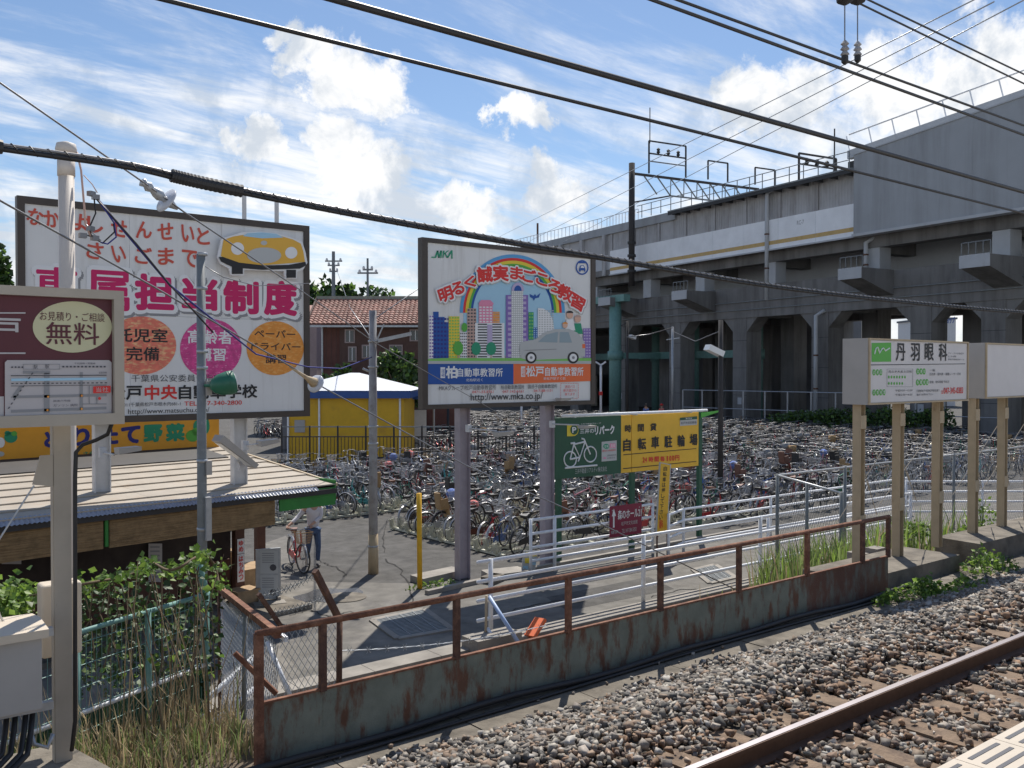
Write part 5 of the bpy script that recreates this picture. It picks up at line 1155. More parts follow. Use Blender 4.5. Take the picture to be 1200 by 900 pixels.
q = s0.lerp(s1, .72)+sn*.03; MB().box((q.x, q.y, zes-.45), (.25, .08, .9), R(sang)).build('wall_pipe', 'conc_pole', SH)
for f, w_ in ((.1, .5),): q = s0.lerp(s1, f)+sn*.02; MB().box((q.x, q.y, 1.9), (w_, .05, .6), R(sang)).build('notice', 'box_white', SH)
# small blue-roofed shelter right of the shed
q = PD(486, 470, 50); BR = thing('shelter', 'small shelter with a blue roof edge at the right end of the yellow shed', 'shelter', (q.x, q.y, 0))
MB().box((q.x, q.y, PD(486, 464, 50).z), (2.2, 2, .3), R(sang)).build('roof', 'shed_blue', BR); MB().box((q.x, q.y, PD(486, 460, 50).z+.02), (2.0, 1.8, .12), R(sang)).build('roof_top', 'roof_white', BR)
for dx in (-.9, .9): MB().box((q.x+dx, q.y-.5, 1.5), (.08, .08, 3.0)).build('post', 'box_white', BR)
MB().box((q.x, q.y+.6, 1.3), (1.9, .08, 2.3), R(sang)).build('back_panel', 'wall_white', BR)
# black railing
dF = 42.; f0, f1 = PD(330, 500, dF), PD(700, 495, dF); fv = (f1-f0); fl = math.hypot(fv.x, fv.y)
BF = thing('railing', 'black upright-bar railing in front of the yellow shed', 'railing', (f0.x, f0.y, 0))
def fp(t, z): return Vector((f0.x+fv.x*t, f0.y+fv.y*t, z))
for z in (2.05, 1.60, .5): MB().bar(fp(0, z), fp(1, z), .04, .05).build('rail', 'grey_post' if z > 2 else 'flashing', BF)
bar = MB().box((0, 0, 0), (.022, .022, 1.1)).mesh('bar', 'flashing')
nb_ = 90
for i in range(nb_+1):
    if i % 8 == 0: MB().box(fp(i/nb_, 1.05), (.06, .06, 2.1)).build('post', 'flashing', BF)
    else: piece(bar, 'bar', BF, fp(i/nb_, 1.05))

# house with the red tiled roof
dH = 60.
def house():
    a, b_ = PD(377, 380, dH), PD(540, 380, dH); v = Vector((b_.x-a.x, b_.y-a.y, 0)); L = v.length; v.normalize(); n_ = Vector((v.y, -v.x, 0)); ang = math.atan2(v.y, v.x); mt = Matrix.Rotation(ang, 3, 'Z')
    th = thing('house', 'two-storey red-brown house with a red pantiled roof behind the yellow shed', 'house', (a.x, a.y, 0))
    ze = PD(400, 376, dH).z; zr = PD(400, 351, dH+3).z; ctr = Vector((a.x, a.y, 0))+v*L/2
    MB().box(ctr-n_*2.6+Vector((0, 0, ze/2)), (L, 5, ze), mtx=mt).build('wall', 'wall_redbrown', th)
    b = MB(); q = [Vector((a.x, a.y, 0))+v*s-n_*w+Vector((0, 0, z)) for s, w, z in ((0, -.02, ze), (0, 5.2, ze), (0, 2.6, zr-.1), (L, -.02, ze), (L, 5.2, ze), (L, 2.6, zr-.1))]
    b.add(q, [(0, 2, 1), (3, 4, 5)]); b.build('gable', 'wall_pink', th)
    # roof slopes with tile rows of half-round ridges
    b = MB(); nc = int((L+1.6)/.30); rows = 12
    for i in range(nc):
        s = -.8+i*.30
        for r_ in range(rows):
            w0 = -.7+r_*3.3/rows; w1 = w0+3.3/rows+.02; za = ze-.25+(zr-ze+.25)*(r_/rows)+.05; zb = ze-.25+(zr-ze+.25)*((r_+1)/rows)+.0
            pr = [(0, 0), (.06, .055), (.15, .075), (.24, .055), (.30, 0)]
            o_ = len(b.v); vs = [Vector((a.x, a.y, 0))+v*(s+x)-n_*w+Vector((0, 0, zq+z)) for w, zq in ((w0, za), (w1, zb)) for x, z in pr]
            b.add(vs, [(j, j+1, 6+j, 5+j) for j in range(4)]+[(4, 3, 2, 1, 0)])
    tag(b.build('roof_tiles', 'tile_red', th), kind='stuff')
    b = MB(); q = [Vector((a.x, a.y, 0))+v*s-n_*w+Vector((0, 0, z)) for s, w, z in ((-.8, 5.9, ze-.25), (L+.8, 5.9, ze-.25), (L+.8, 2.6, zr), (-.8, 2.6, zr), (-.8, -.7, ze-.28), (L+.8, -.7, ze-.28))]
    b.add(q, [(0, 1, 2, 3), (3, 2, 5, 4)]); b.build('roof', 'tile_red', th)
    MB().bar(Vector((a.x, a.y, 0))-v*.85-n_*2.6+Vector((0, 0, zr+.08)), Vector((a.x, a.y, 0))+v*(L+.85)-n_*2.6+Vector((0, 0, zr+.08)), .3, .22).build('ridge', 'tile_grey', th)
    for s in (-.85,): MB().bar(Vector((a.x, a.y, 0))+v*s+n_*.72+Vector((0, 0, ze-.3)), Vector((a.x, a.y, 0))+v*s-n_*2.6+Vector((0, 0, zr)), .12, .22).build('bargeboard', 'wall_dark', th)
    MB().bar(Vector((a.x, a.y, 0))-v*.8+n_*.75+Vector((0, 0, ze-.38)), Vector((a.x, a.y, 0))+v*(L+.8)+n_*.75+Vector((0, 0, ze-.38)), .14, .12).build('gutter', 'galv', th)
    # darker flat sheet over the lower right wall, with windows
    def wl(u0, v0, u1, v1, m, off, nm):
        pl_ = Plane(Vector((a.x, a.y, 0))+n_*off, math.degrees(ang)); return flat(th, nm, pl_, rect(u0, v0, u1, v1), m, 0)
    wl(398, 380, 500, 520, 'wall_dark', .03, 'dark_wall_sheet')
    for (u0, v0, u1, v1) in ((404, 386, 416, 402), (408, 406, 418, 424), (456, 404, 472, 420), (480, 386, 494, 400), (424, 404, 436, 420)):
        pl_ = Plane(Vector((a.x, a.y, 0))+n_*.05, math.degrees(ang)); a0_, zz1 = pl_.az(u0, v0); a1_, zz0 = pl_.az(u1, v1)
        w_ = MB().box(pl_.w((a0_+a1_)/2, (zz0+zz1)/2, .02), (a1_-a0_, .06, zz1-zz0), ang).build('window', 'wall_pink', th)
        MB().box(pl_.w((a0_+a1_)/2, (zz0+zz1)/2, .06), (a1_-a0_-.16, .03, zz1-zz0-.16), ang).build('pane', 'window_glass', w_); MB().box(pl_.w((a0_+a1_)/2, (zz0+zz1)/2, .08), (.05, .03, zz1-zz0-.16), ang).build('mullion', 'wall_white', w_)
    for i in range(12): q = Vector((a.x, a.y, 0))+v*(.3+i*.32)+n_*.02; MB().box(q+Vector((0, 0, ze*.78)), (.03, .04, ze*.4), ang).build('batten', 'wall_dark', th)
    MB().tube(Vector((a.x, a.y, 0))+v*.05+n_*.08, Vector((a.x, a.y, ze-.4))+v*.05+n_*.08, .06, 6).build('downpipe', 'galv', th)
    return th, a, v, n_, ang
house()
def plain_house(name, label, u0, u1, vtop, d, dep, wm, rm, roof_h, wins=(), ridge_along=True, over=.4):
    a, b_ = PD(u0, 400, d), PD(u1, 400, d); v = Vector((b_.x-a.x, b_.y-a.y, 0)); L = v.length; v.normalize(); n_ = Vector((v.y, -v.x, 0)); ang = math.atan2(v.y, v.x); O = Vector((a.x, a.y, 0))
    th = thing(name, label, 'building', O); ze = PD(u0, vtop, d).z
    MB().box(O+v*L/2-n_*dep/2+Vector((0, 0, ze/2)), (L, dep, ze), ang).build('wall', wm, th)
    q = [O+v*s-n_*w+Vector((0, 0, z)) for s, w, z in ((-over, -over, ze), (L+over, -over, ze), (L+over, dep+over, ze), (-over, dep+over, ze), (-over, dep/2, ze+roof_h), (L+over, dep/2, ze+roof_h))]
    b = MB(); b.add(q, [(0, 1, 5, 4), (2, 3, 4, 5), (0, 4, 3), (1, 2, 5), (3, 2, 1, 0)]); b.build('roof', rm, th)
    pl_ = Plane(O, math.degrees(ang))
    for (x0_, y0_, x1_, y1_) in wins:
        a0_, zz1 = pl_.az(x0_, y0_); a1_, zz0 = pl_.az(x1_, y1_)
        w_ = MB().box(pl_.w((a0_+a1_)/2, (zz0+zz1)/2, .03), (a1_-a0_, .08, zz1-zz0), ang).build('window', 'wall_white', th); MB().box(pl_.w((a0_+a1_)/2, (zz0+zz1)/2, .08), (a1_-a0_-.14, .03, zz1-zz0-.14), ang).build('pane', 'window_glass', w_)
    return th
plain_house('house', 'house with a low grey-green roof behind the red-tiled house', 428, 520, 356, 78, 9, 'wall_pink', 'tile_grey', .9)
plain_house('house', 'pinkish house partly hidden by the left billboard beside the red-brown house', 330, 371, 372, 70, 8, 'wall_pink', 'tile_red', 1.2, wins=((352, 392, 362, 410),))
plain_house('house', 'pale low annexe with a blue-grey wall below the red-brown house', 330, 392, 455, 54, 5, 'wall_grey', 'tile_grey', .4)
# ================================================================== THE VIADUCT
o_ = PD(1004, 277, 69.4); VA = 80.2; VO = Vector((o_.x, o_.y, 0)); ve = Vector((math.cos(R(VA)), math.sin(R(VA)), 0)); vn = Vector((ve.y, -ve.x, 0))
def vp(s, m, z): return VO+ve*s+vn*m+Vector((0, 0, z))
def vbox(mb, s0, s1, m0, m1, z0, z1):
    return mb.box(vp((s0+s1)/2, (m0+m1)/2, (z0+z1)/2), (abs(s1-s0), abs(m1-m0), z1-z0), R(VA))
def s_of(u, m=0.):
    r = ray(u, 434); O = VO+vn*m; # intersect ray (plan) with the line O + s*ve
    A = Matrix(((ve.x, -r.x), (ve.y, -r.y))); q = A.inverted() @ Vector((-O.x, -O.y)); return q[0]
VD = thing('railway_viaduct', 'huge grey concrete railway viaduct with a white and tan striped fascia and many piers', 'viaduct', vp(20, 4, 0))
def vb(name, m, *args, parent=None):
    b = MB()
    for a in args: vbox(b, *a)
    return b.build(name, m, parent or VD)
SFAR = 77
# deck and cross frames
vb('deck', 'via_conc', (-34, SFAR, .2, 15, 14.62, 15.2)); vb('deck_beam', 'via_conc', (-34, SFAR, .9, 1.9, 13.7, 14.62)); vb('deck_beam', 'via_conc', (-34, SFAR, 6.6, 7.8, 13.5, 14.62))
vb('deck_beam', 'via_conc', (-34, SFAR, 12.8, 14, 13.5, 14.62))
# white fascia panels with the tan stripe, corrugated upper panels
for i in range(8):
    a, b_ = i*4.0, i*4.0+3.975
    if a > 31.5: break
    b_ = min(b_, 32.2)
    vb('fascia_panel', 'via_white', (a, b_, -.02, .2, 14.6, 17.05)); vb('stripe', 'via_stripe', (a, b_, -.028, .0, 14.98, 15.30)); vb('fascia_lip', 'via_light', (a, b_, -.14, -.02, 14.5, 14.62))
b = MB(); n = 110
for i in range(n):
    s0_, s1_ = .0+i*32.2/n, (i+1)*32.2/n; vbox(b, s0_, (s0_+s1_)/2, .35, .43, 17.05, 19.55); vbox(b, (s0_+s1_)/2, s1_, .375, .43, 17.05, 19.55)
tag(b.build('corrugated_wall', 'via_corr', VD), kind='stuff')
for i in range(9): vb('wall_post', 'via_dark' if i == 0 else 'via_corr', (i*4.0+.0, i*4.0+.22, .24, .30, 17.06, 19.5))
vb('ledge', 'grey_post', (.0, 21.5, -.75, .4, 19.5, 19.62)); vb('ledge_beam', 'via_dark', (.0, 21.5, -.72, -.62, 19.22, 19.5))
for i in range(15): vb('ledge_bracket', 'via_dark', (.6+i*1.45, .72+i*1.45, -.6, .28, 19.2, 19.49))
vb('parapet', 'via_grey', (21.5, SFAR, .10, .5, 18.9, 19.7)); vb('upper_wall', 'via_corr', (32.2, SFAR, .38, .5, 16.6, 18.9)); vb('lower_wall', 'via_light', (32.2, SFAR, .3, .45, 14.6, 16.6))
for i in range(10): vb('wall_pier', 'via_corr', (33+i*4.4, 33.5+i*4.4, .0, .37, 14.6, 18.9))
vb('end_wall', 'via_dark', (-.02, 1.3, .5, .9, 17.1, 20.4))
# long grey noise wall at the near end
WALLZ = lambda s: 20.55+(-s)*.075
b = MB(); q = [vp(-34, -.35, 14.72), vp(0, -.35, 14.72), vp(0, -.35, WALLZ(0)), vp(-34, -.35, WALLZ(-34))]; q2 = [p+vn*.3 for p in q]
b.add(q+q2, [(0, 1, 2, 3), (7, 6, 5, 4), (1, 0, 4, 5), (2, 1, 5, 6), (3, 2, 6, 7), (0, 3, 7, 4)]); b.build('noise_wall', 'via_grey', VD)
vb('wall_lip', 'via_light', (-34, .05, -.5, .3, 14.5, 14.70)); 
for i in range(14): b = MB(); vbox(b, -2.4*i-.03, -2.4*i, -.356, -.34, 14.75, WALLZ(-2.4*i)-.03); b.build('panel_joint', 'via_grey', VD)
b = MB(); q = [vp(-34, .3, WALLZ(-34)+.03), vp(1.2, .3, WALLZ(0)+.03), vp(1.2, .3, WALLZ(0)+.65), vp(-34, .3, WALLZ(-34)+.65)]; q2 = [p+vn*.5 for p in q]
b.add(q+q2, [(0, 1, 2, 3), (7, 6, 5, 4), (1, 0, 4, 5), (2, 1, 5, 6), (3, 2, 6, 7), (0, 3, 7, 4)]); b.build('roof_parapet', 'via_light', VD)
b = MB(); q = [vp(-34, -.42, WALLZ(-34)), vp(.0, -.42, WALLZ(0)), vp(.0, -.42, WALLZ(0)+.10), vp(-34, -.42, WALLZ(-34)+.10)]; q2 = [p+vn*1.0 for p in q]
b.add(q+q2, [(0, 1, 2, 3), (7, 6, 5, 4), (1, 0, 4, 5), (2, 1, 5, 6), (3, 2, 6, 7), (0, 3, 7, 4)]); b.build('wall_cap', 'via_light', VD)
zr0 = lambda s: WALLZ(s)+.65
for h in (1.25,): MB().path([vp(1.2, .5, zr0(0)+h), vp(-34, .5, zr0(-34)+h)], .06, 6).build('roof_rail', 'rail_white', VD, True)
for i in range(17): s = 1.1-i*2.05; MB().tube(vp(s, .5, zr0(s)-.1), vp(s+.35, .5, zr0(s)+1.25), .05, 6).build('rail_post', 'rail_white', VD)
# railing on the walkway
def vrail(s0_, s1_, m, z, h, step, mt_='galv', r=.03):
    for hh in (h, h*.5 if step > 1.2 else h): MB().path([vp(s0_, m, z+hh), vp(s1_, m, z+hh)], r, 6).build('walkway_rail', mt_, VD)
    n_ = int((s1_-s0_)/step); me = MB().box((0, 0, 0), (r*1.6, r*1.6, h)).mesh('rail_post', mt_)
    for i in range(n_+1): piece(me, 'rail_post', VD, vp(s0_+i*step, m, z+h/2))
vrail(.2, 26.5, -.6, 19.6, 1.25, 1.5, 'grey_post', .035); vrail(27.5, 33.5, .3, 19.7, 1.1, .55, 'rail_white'); vrail(34, 76, .3, 19.7, 1.1, .8, 'rail_white')
# middle level: beams, haunched portals and piers
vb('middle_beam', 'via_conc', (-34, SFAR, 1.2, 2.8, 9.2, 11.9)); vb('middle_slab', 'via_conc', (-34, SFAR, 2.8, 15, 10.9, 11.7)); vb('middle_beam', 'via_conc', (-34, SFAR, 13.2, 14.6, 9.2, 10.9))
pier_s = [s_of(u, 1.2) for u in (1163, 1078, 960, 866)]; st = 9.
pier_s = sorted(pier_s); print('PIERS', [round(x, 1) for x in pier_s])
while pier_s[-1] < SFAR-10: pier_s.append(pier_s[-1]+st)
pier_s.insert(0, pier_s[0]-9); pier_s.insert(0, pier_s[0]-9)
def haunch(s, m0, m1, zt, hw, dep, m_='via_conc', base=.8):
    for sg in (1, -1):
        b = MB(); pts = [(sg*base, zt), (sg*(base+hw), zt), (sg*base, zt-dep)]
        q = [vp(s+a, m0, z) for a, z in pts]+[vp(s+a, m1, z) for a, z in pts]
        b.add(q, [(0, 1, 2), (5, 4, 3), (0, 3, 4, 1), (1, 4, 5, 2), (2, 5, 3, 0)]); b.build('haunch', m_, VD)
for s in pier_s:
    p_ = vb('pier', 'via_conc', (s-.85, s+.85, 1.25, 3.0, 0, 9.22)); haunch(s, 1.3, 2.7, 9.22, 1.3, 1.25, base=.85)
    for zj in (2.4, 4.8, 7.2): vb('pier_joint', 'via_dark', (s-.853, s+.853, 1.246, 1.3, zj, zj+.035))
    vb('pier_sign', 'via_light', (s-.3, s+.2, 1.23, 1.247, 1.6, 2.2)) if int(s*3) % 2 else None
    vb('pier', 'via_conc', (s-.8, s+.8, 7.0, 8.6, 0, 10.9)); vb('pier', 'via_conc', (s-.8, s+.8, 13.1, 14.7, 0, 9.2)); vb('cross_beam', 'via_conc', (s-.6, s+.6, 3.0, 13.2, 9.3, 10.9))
ups = sorted([s_of(u, 1.0) for u in (1172, 1022, 902, 820, 758)])
while ups[-1] < SFAR-12: ups.append(ups[-1]+9.5)
ups.insert(0, ups[0]-9)
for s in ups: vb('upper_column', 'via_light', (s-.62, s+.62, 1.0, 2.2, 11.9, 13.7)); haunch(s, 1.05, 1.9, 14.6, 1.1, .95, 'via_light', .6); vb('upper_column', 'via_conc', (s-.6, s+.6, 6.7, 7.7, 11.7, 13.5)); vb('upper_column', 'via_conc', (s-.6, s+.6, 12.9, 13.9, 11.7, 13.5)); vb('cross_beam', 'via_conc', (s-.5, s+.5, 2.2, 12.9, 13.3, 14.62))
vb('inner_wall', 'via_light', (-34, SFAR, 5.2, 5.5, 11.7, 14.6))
# cantilevered platforms with little cage rails
for u, z in ((1146, 11.1), (1000, 11.2), (800, 11.0), (712, 11.2)):
    s = s_of(u, -1.8); pr = [(-2.2, z), (-2.2, z+.75), (1.2, z+.75), (1.2, z-1.1)]
    q = [vp(s-1.0, a, zz_) for a, zz_ in pr]+[vp(s+1.0, a, zz_) for a, zz_ in pr]
    b = MB(); b.add(q, [(3, 2, 1, 0), (4, 5, 6, 7), (0, 1, 5, 4), (1, 2, 6, 5), (2, 3, 7, 6), (3, 0, 4, 7)]); b.build('cantilever', 'via_conc', VD)
    vb('cantilever_end', 'via_light', (s-1.05, s+1.05, -2.26, -2.205, z-.02, z+.8))
    for i in range(5): b = MB(); b.tube(vp(s-1+i*.5, -2.1, z+.78), vp(s-1+i*.5, -2.1, z+1.6), .035, 5); b.build('cage_bar', 'grey_post', VD)
    b = MB(); b.path([vp(s-1, -2.1, z+1.6), vp(s+1, -2.1, z+1.6)], .04, 5); b.build('cage_rail', 'grey_post', VD)
# drainpipes
for u, v0, v1, m_ in ((898, 228, 352, .0), (956, 370, 492, .95), (1014, 285, 322, .8)):
    s = s_of(u, m_-.15); zt_ = (434-v0)/FP*vp(s, m_, 0).dot(FH)+EYE; zb_ = (434-v1)/FP*vp(s, m_, 0).dot(FH)+EYE
    b = MB(); b.path([vp(s-.5, m_+.3, zt_+.4), vp(s, m_-.15, zt_), vp(s, m_-.15, zb_)], .17, 8); b.build('drainpipe', 'via_light', VD, True)
    for f in (.3, .62): b = MB(); zz_ = zb_+(zt_-zb_)*f; b.lathe([(.2, -.06), (.2, .06)], vp(s, m_-.15, zz_), n=8); b.build('pipe_collar', 'rust_dark', VD)
for z, m_ in ((10.6, 1.12), (9.9, 1.12)): MB().path([vp(-30, m_, z), vp(70, m_, z)], .05, 5).build('service_pipe', 'grey_post', VD)
# the number print on the fascia
VPL = Plane(vp(0, -.02, 0), VA+180)
pa = vp(11, 0, 16.2)
u_, v_, _ = proj(pa); text(VD, 'RC-7', VPL, 934, 258, 942, 263, 'print_midgrey', 1, 0)
# teal steel columns and girder of the footbridge behind
TS = thing('steel_gantry', 'teal steel columns joined by a teal girder, under the far part of the viaduct', 'gantry', vp(40, -1, 0))
for u, m_, zt_ in ((721, -1.2, 11.5), (886, 4.6, 10.8), (812, 4.6, 10.8), (770, 10.5, 10.8)):
    s = s_of(u, m_); MB().tube(vp(s, m_, 0), vp(s, m_, zt_), .62, 18).build('column', 'teal_steel', TS, True); MB().lathe([(.78, -.45), (.78, .45)], vp(s, m_, 6.1), n=18).build('collar', 'teal_steel', TS, True)
b = MB(); vbox(b, s_of(886, 4.6), s_of(700, 4.6)+30, 4.4, 4.8, 5.8, 6.5); b.build('girder', 'teal_steel', TS)
b = MB(); b.bar(vp(s_of(721, -1.2), -1.2, 6.1), vp(s_of(721, -1.2), 5, 6.1), .4, .6); b.build('girder', 'teal_steel', TS)
b = MB(); vbox(b, s_of(721, -1.2)-2, s_of(700, -1.2)+18, -1.6, -.8, 11.5, 12.2); b.build('girder', 'teal_steel', TS)
# station building wall behind the piers
SBW = thing('station_building', 'dim grey station building wall with a few windows behind the viaduct piers', 'building', vp(30, 15, 0))
sE = s_of(972, 15.5)
vb('wall', 'wall_grey', (sE, SFAR, 15.2, 20, 0, 10.8), parent=SBW)
for k, (u, v, w_, h_) in enumerate(((911, 388, 1.6, 1.5), (906, 438, 2.4, 2.6), (916, 395, 4, 5.5), (738, 405, 1.6, 5.5), (736, 430, 2.6, 1.6), (872, 430, 1.8, 1.6), (790, 400, 1.5, 1.6), (842, 395, 1.6, 1.8))):
    s = s_of(u, 15.2); zc_ = (434-v)/FP*vp(s, 15.2, 0).dot(FH)+EYE
    f_ = vb('window', 'via_dark' if k in (2,) else 'wall_white', (s-w_/2, s+w_/2, 15.12, 15.19, zc_-h_/2, zc_+h_/2), parent=SBW)
    if k not in (2,): b = MB(); vbox(b, s-w_/2+.15, s+w_/2-.15, 15.05, 15.11, zc_-h_/2+.15, zc_+h_/2-.15); b.build('pane', 'window_lit' if k in (0, 3, 1) else 'window_glass', f_)
vb('ledge', 'bench_wood', (s_of(925, 15), s_of(880, 15), 14.4, 15.1, 0, 2.6), parent=SBW); 
def farbox(name, label, u0, u1, v0, d, dep, m, wins=(), cat='building', v1=None):
    a, b_ = PD(u0, 400, d), PD(u1, 400, d); v = Vector((b_.x-a.x, b_.y-a.y, 0)); L = v.length; v.normalize(); n_ = Vector((v.y, -v.x, 0)); ang = math.atan2(v.y, v.x); O = Vector((a.x, a.y, 0)); ze = PD(u0, v0, d).z
    th = thing(name, label, cat, O); MB().box(O+v*L/2-n_*dep/2+Vector((0, 0, ze/2)), (L, dep, ze), ang).build('wall', m, th); MB().box(O+v*L/2-n_*dep/2+Vector((0, 0, ze+.1)), (L+.3, dep+.3, .25), ang).build('roof', 'wall_grey', th)
    pl_ = Plane(O, math.degrees(ang))
    for (x0_, y0_, x1_, y1_) in wins:
        a0_, zz1 = pl_.az(x0_, y0_); a1_, zz0 = pl_.az(x1_, y1_); w_ = MB().box(pl_.w((a0_+a1_)/2, (zz0+zz1)/2, .03), (a1_-a0_, .1, zz1-zz0), ang).build('window', 'wall_grey', th); MB().box(pl_.w((a0_+a1_)/2, (zz0+zz1)/2, .1), (a1_-a0_-.2, .04, zz1-zz0-.2), ang).build('pane', 'window_glass', w_)
    return th
farbox('office_building', 'cream building lit by the sun, seen through the arch left of the clinic sign', 974, 1016, 372, 115, 10, 'wall_cream', ((982, 385, 990, 395), (996, 400, 1004, 412), (982, 418, 992, 428)))
farbox('low_building', 'grey low building with a small window under the viaduct left of the clinic sign posts', 976, 1040, 443, 84, 6, 'wall_grey', ((984, 452, 992, 462),))
BB = farbox('office_building', 'pale building with a blue roof sign seen above the clinic sign', 1090, 1120, 374, 120, 10, 'wall_white')
pb_ = Plane(PD(1104, 370, 119.6), math.degrees(math.atan2(-FH.x, FH.y))); text(BB, 'アパマンショップ', pb_, 1092, 371, 1119, 379, 'print_blue', 2, .03)
farbox('office_building', 'pale building at the right edge beyond the viaduct piers', 1192, 1300, 380, 130, 10, 'wall_white', ((1196, 384, 1204, 392),))
for i, (u0, u1, v0, lab) in enumerate(((560, 640, 420, 'grey low-rise building far behind the city billboard'), (640, 700, 395, 'pale low-rise building behind the right edge of the city billboard'), (600, 700, 440, 'cream low block just above the far bicycles'))): farbox('low_building', lab, u0, u1, v0, 150-i*15, 10, ('wall_grey', 'wall_pink', 'wall_cream')[i])

# catenary mast and gantry of the upper line
um = 740; sm = s_of(um, -1.2); dm = vp(sm, -1.2, 0).dot(FH)
def zz(v, d): return EYE+(434-v)/FP*d
GM = thing('overhead_gantry', 'dark lattice overhead-wire gantry with a concrete mast on the viaduct edge', 'gantry', vp(sm, -1.2, zz(330, dm)))
MB().tube(vp(sm, -1.2, zz(335, dm)), vp(sm, -1.2, zz(192, dm)), .30, 14).build('mast', 'flashing', GM, True)
for v in (285, 300, 318): MB().lathe([(.42, -.12), (.42, .12)], vp(sm, -1.2, zz(v, dm)), n=14).build('band', 'black_rubber', GM)
zb1, zb2_ = zz(204, dm), zz(225, dm); ML_ = 15.5
MB().bar(vp(sm, -1, zb1), vp(sm, ML_, zb1), .22, .22).build('top_chord', 'flashing', GM); MB().bar(vp(sm, 3.6, zb2_), vp(sm, ML_-2, zb2_), .14, .14).build('bottom_chord', 'grey_post', GM)
MB().bar(vp(sm, -1.2, zb2_-1.1), vp(sm, 3.6, zb2_), .14, .14).build('brace', 'flashing', GM)
for i in range(8):
    m0 = .2+i*1.7; MB().bar(vp(sm, m0, zb1), vp(sm, m0+1.7, zb2_), .10, .10).build('lattice', 'grey_post', GM)
    if i: MB().bar(vp(sm, m0+1.7, zb2_), vp(sm, m0+1.75, zb1), .07, .07).build('lattice', 'grey_post', GM)
def m_of(u, s):     # distance inward where the pixel column meets the cross line at s
    r = ray(u, 434); O = VO+ve*s; A = Matrix(((vn.x, -r.x), (vn.y, -r.y))); q = A.inverted() @ Vector((-O.x, -O.y)); return q[0]
def frame(u0, u1, vb_, vt, ins=0, w=.13):
    m0, m1 = m_of(u0, sm), m_of(u1, sm); d0 = vp(sm, m0, 0).dot(FH); d1 = vp(sm, m1, 0).dot(FH); za, zt_ = zz(vb_, d0), zz(vt, d0)
    for q in (m0, m1): MB().bar(vp(sm, q, za), vp(sm, q, zt_), w, w).build('frame_post', 'flashing', GM)
    MB().bar(vp(sm, m0, zt_), vp(sm, m1, zt_), w, w).build('frame_bar', 'flashing', GM)
    if ins:
        MB().bar(vp(sm, m0, za+(zt_-za)*.62), vp(sm, m1, za+(zt_-za)*.62), w, w).build('frame_bar', 'flashing', GM); MB().bar(vp(sm, m0, za+(zt_-za)*.38), vp(sm, m1, za+(zt_-za)*.38), w*.8, w*.8).build('frame_bar', 'grey_post', GM)
        for k in range(3): MB().lathe([(.08, 0), (.2, .15), (.12, .3), (.2, .45), (.05, .6)], vp(sm, m0+(m1-m0)*(.25+.27*k), za+(zt_-za)*.64), n=8).build('insulator', 'black_rubber', GM)
frame(760, 803, 204, 166, 1); frame(829, 852, 211, 189); frame(884, 907, 217, 197)
MB().tube(vp(sm, m_of(761, sm), zz(166, dm)), vp(sm, m_of(761, sm), zz(124, dm)), .05, 6).build('lightning_rod', 'flashing', GM)
s2 = s_of(965, 6); d2 = vp(s2, 6, 0).dot(FH)
G2 = thing('overhead_gantry', 'small dark portal frame with insulators on the roof edge near the grey noise wall', 'gantry', vp(s2, 5, 19.6))
for dm_ in (0, 4.4): MB().bar(vp(s2, 3+dm_, 19.6), vp(s2, 3+dm_, zz(185, d2)), .14, .14).build('frame_post', 'flashing', G2)
MB().bar(vp(s2, 3, zz(185, d2)), vp(s2, 7.4, zz(185, d2)), .14, .14).build('frame_bar', 'flashing', G2); MB().bar(vp(s2, 3, zz(197, d2)), vp(s2, 7.4, zz(197, d2)), .12, .12).build('frame_bar', 'flashing', G2)
for k in range(3): MB().lathe([(.08, 0), (.2, .15), (.12, .3), (.2, .45), (.05, .6)], vp(s2, 3.9+1.2*k, zz(197, d2)), n=8).build('insulator', 'black_rubber', G2)
q = PD(978, 150, 72); tag(MB().tube((q.x, q.y, zz(215, 72)), (q.x, q.y, zz(152, 72)), .06, 6).build('lightning_rod', 'flashing'), 'thin grey rod rising at the left end of the grey noise wall roof', 'rod')
q = PD(630, 260, 130); tag(MB().tube((q.x, q.y, zz(290, 130)), (q.x, q.y, zz(262, 130)), .14, 6).build('antenna_mast', 'rust_dark'), 'short brown mast on the viaduct roof above the city billboard', 'mast')

# ================================================================== LAMP POSTS AMONG THE BICYCLES
def lamp_post(label, u, vb_, vt, head=1, m='grey_post', r=.08, name='lamp_post', d=None):
    p = PZ(u, vb_, 0); d = d or p.dot(FH); p = PD(u, vb_, d); th = thing(name, label, 'lamp post', (p.x, p.y, 0)); zt_ = zz(vt, d)
    MB().path([(p.x, p.y, 0), (p.x, p.y, zt_)], r, 10, r*.8).build('pole', m, th, True)
    return th, Vector((p.x, p.y, zt_)), d
th, tp, d = lamp_post('dark lamp post with one white floodlight, right of the parking sign', 844, 590, 375, m='flashing', r=.10)
hd = PD(838, 411, d); MB().path([PD(844, 414, d), hd], .04, 6).build('arm', 'flashing', th)
MB().bar(hd+Vector((-.30, .1, .12)), hd+Vector((.22, -.1, -.12)), .38, .2).build('lamp_head', 'lamp_lens', th)
th, tp, d = lamp_post('grey steel utility post with thin cross wires in front of the viaduct', 788, 500, 383, m='galv', r=.13, name='utility_pole')
MB().bar(PD(781, 398, d), PD(796, 396, d), .08, .08).build('cross_arm', 'galv', th)
th, tp, d = lamp_post('dark lamp post with a small lamp, just left of the teal column', 735, 500, 376, m='flashing', r=.12)
hd = PD(740, 395, d); MB().bar(hd+Vector((-.2, 0, .08)), hd+Vector((.35, 0, -.08)), .4, .25).build('lamp_head', 'lamp_lens', th); MB().path([PD(735, 378, d), PD(728, 382, d)], .05, 6).build('arm', 'flashing', th)
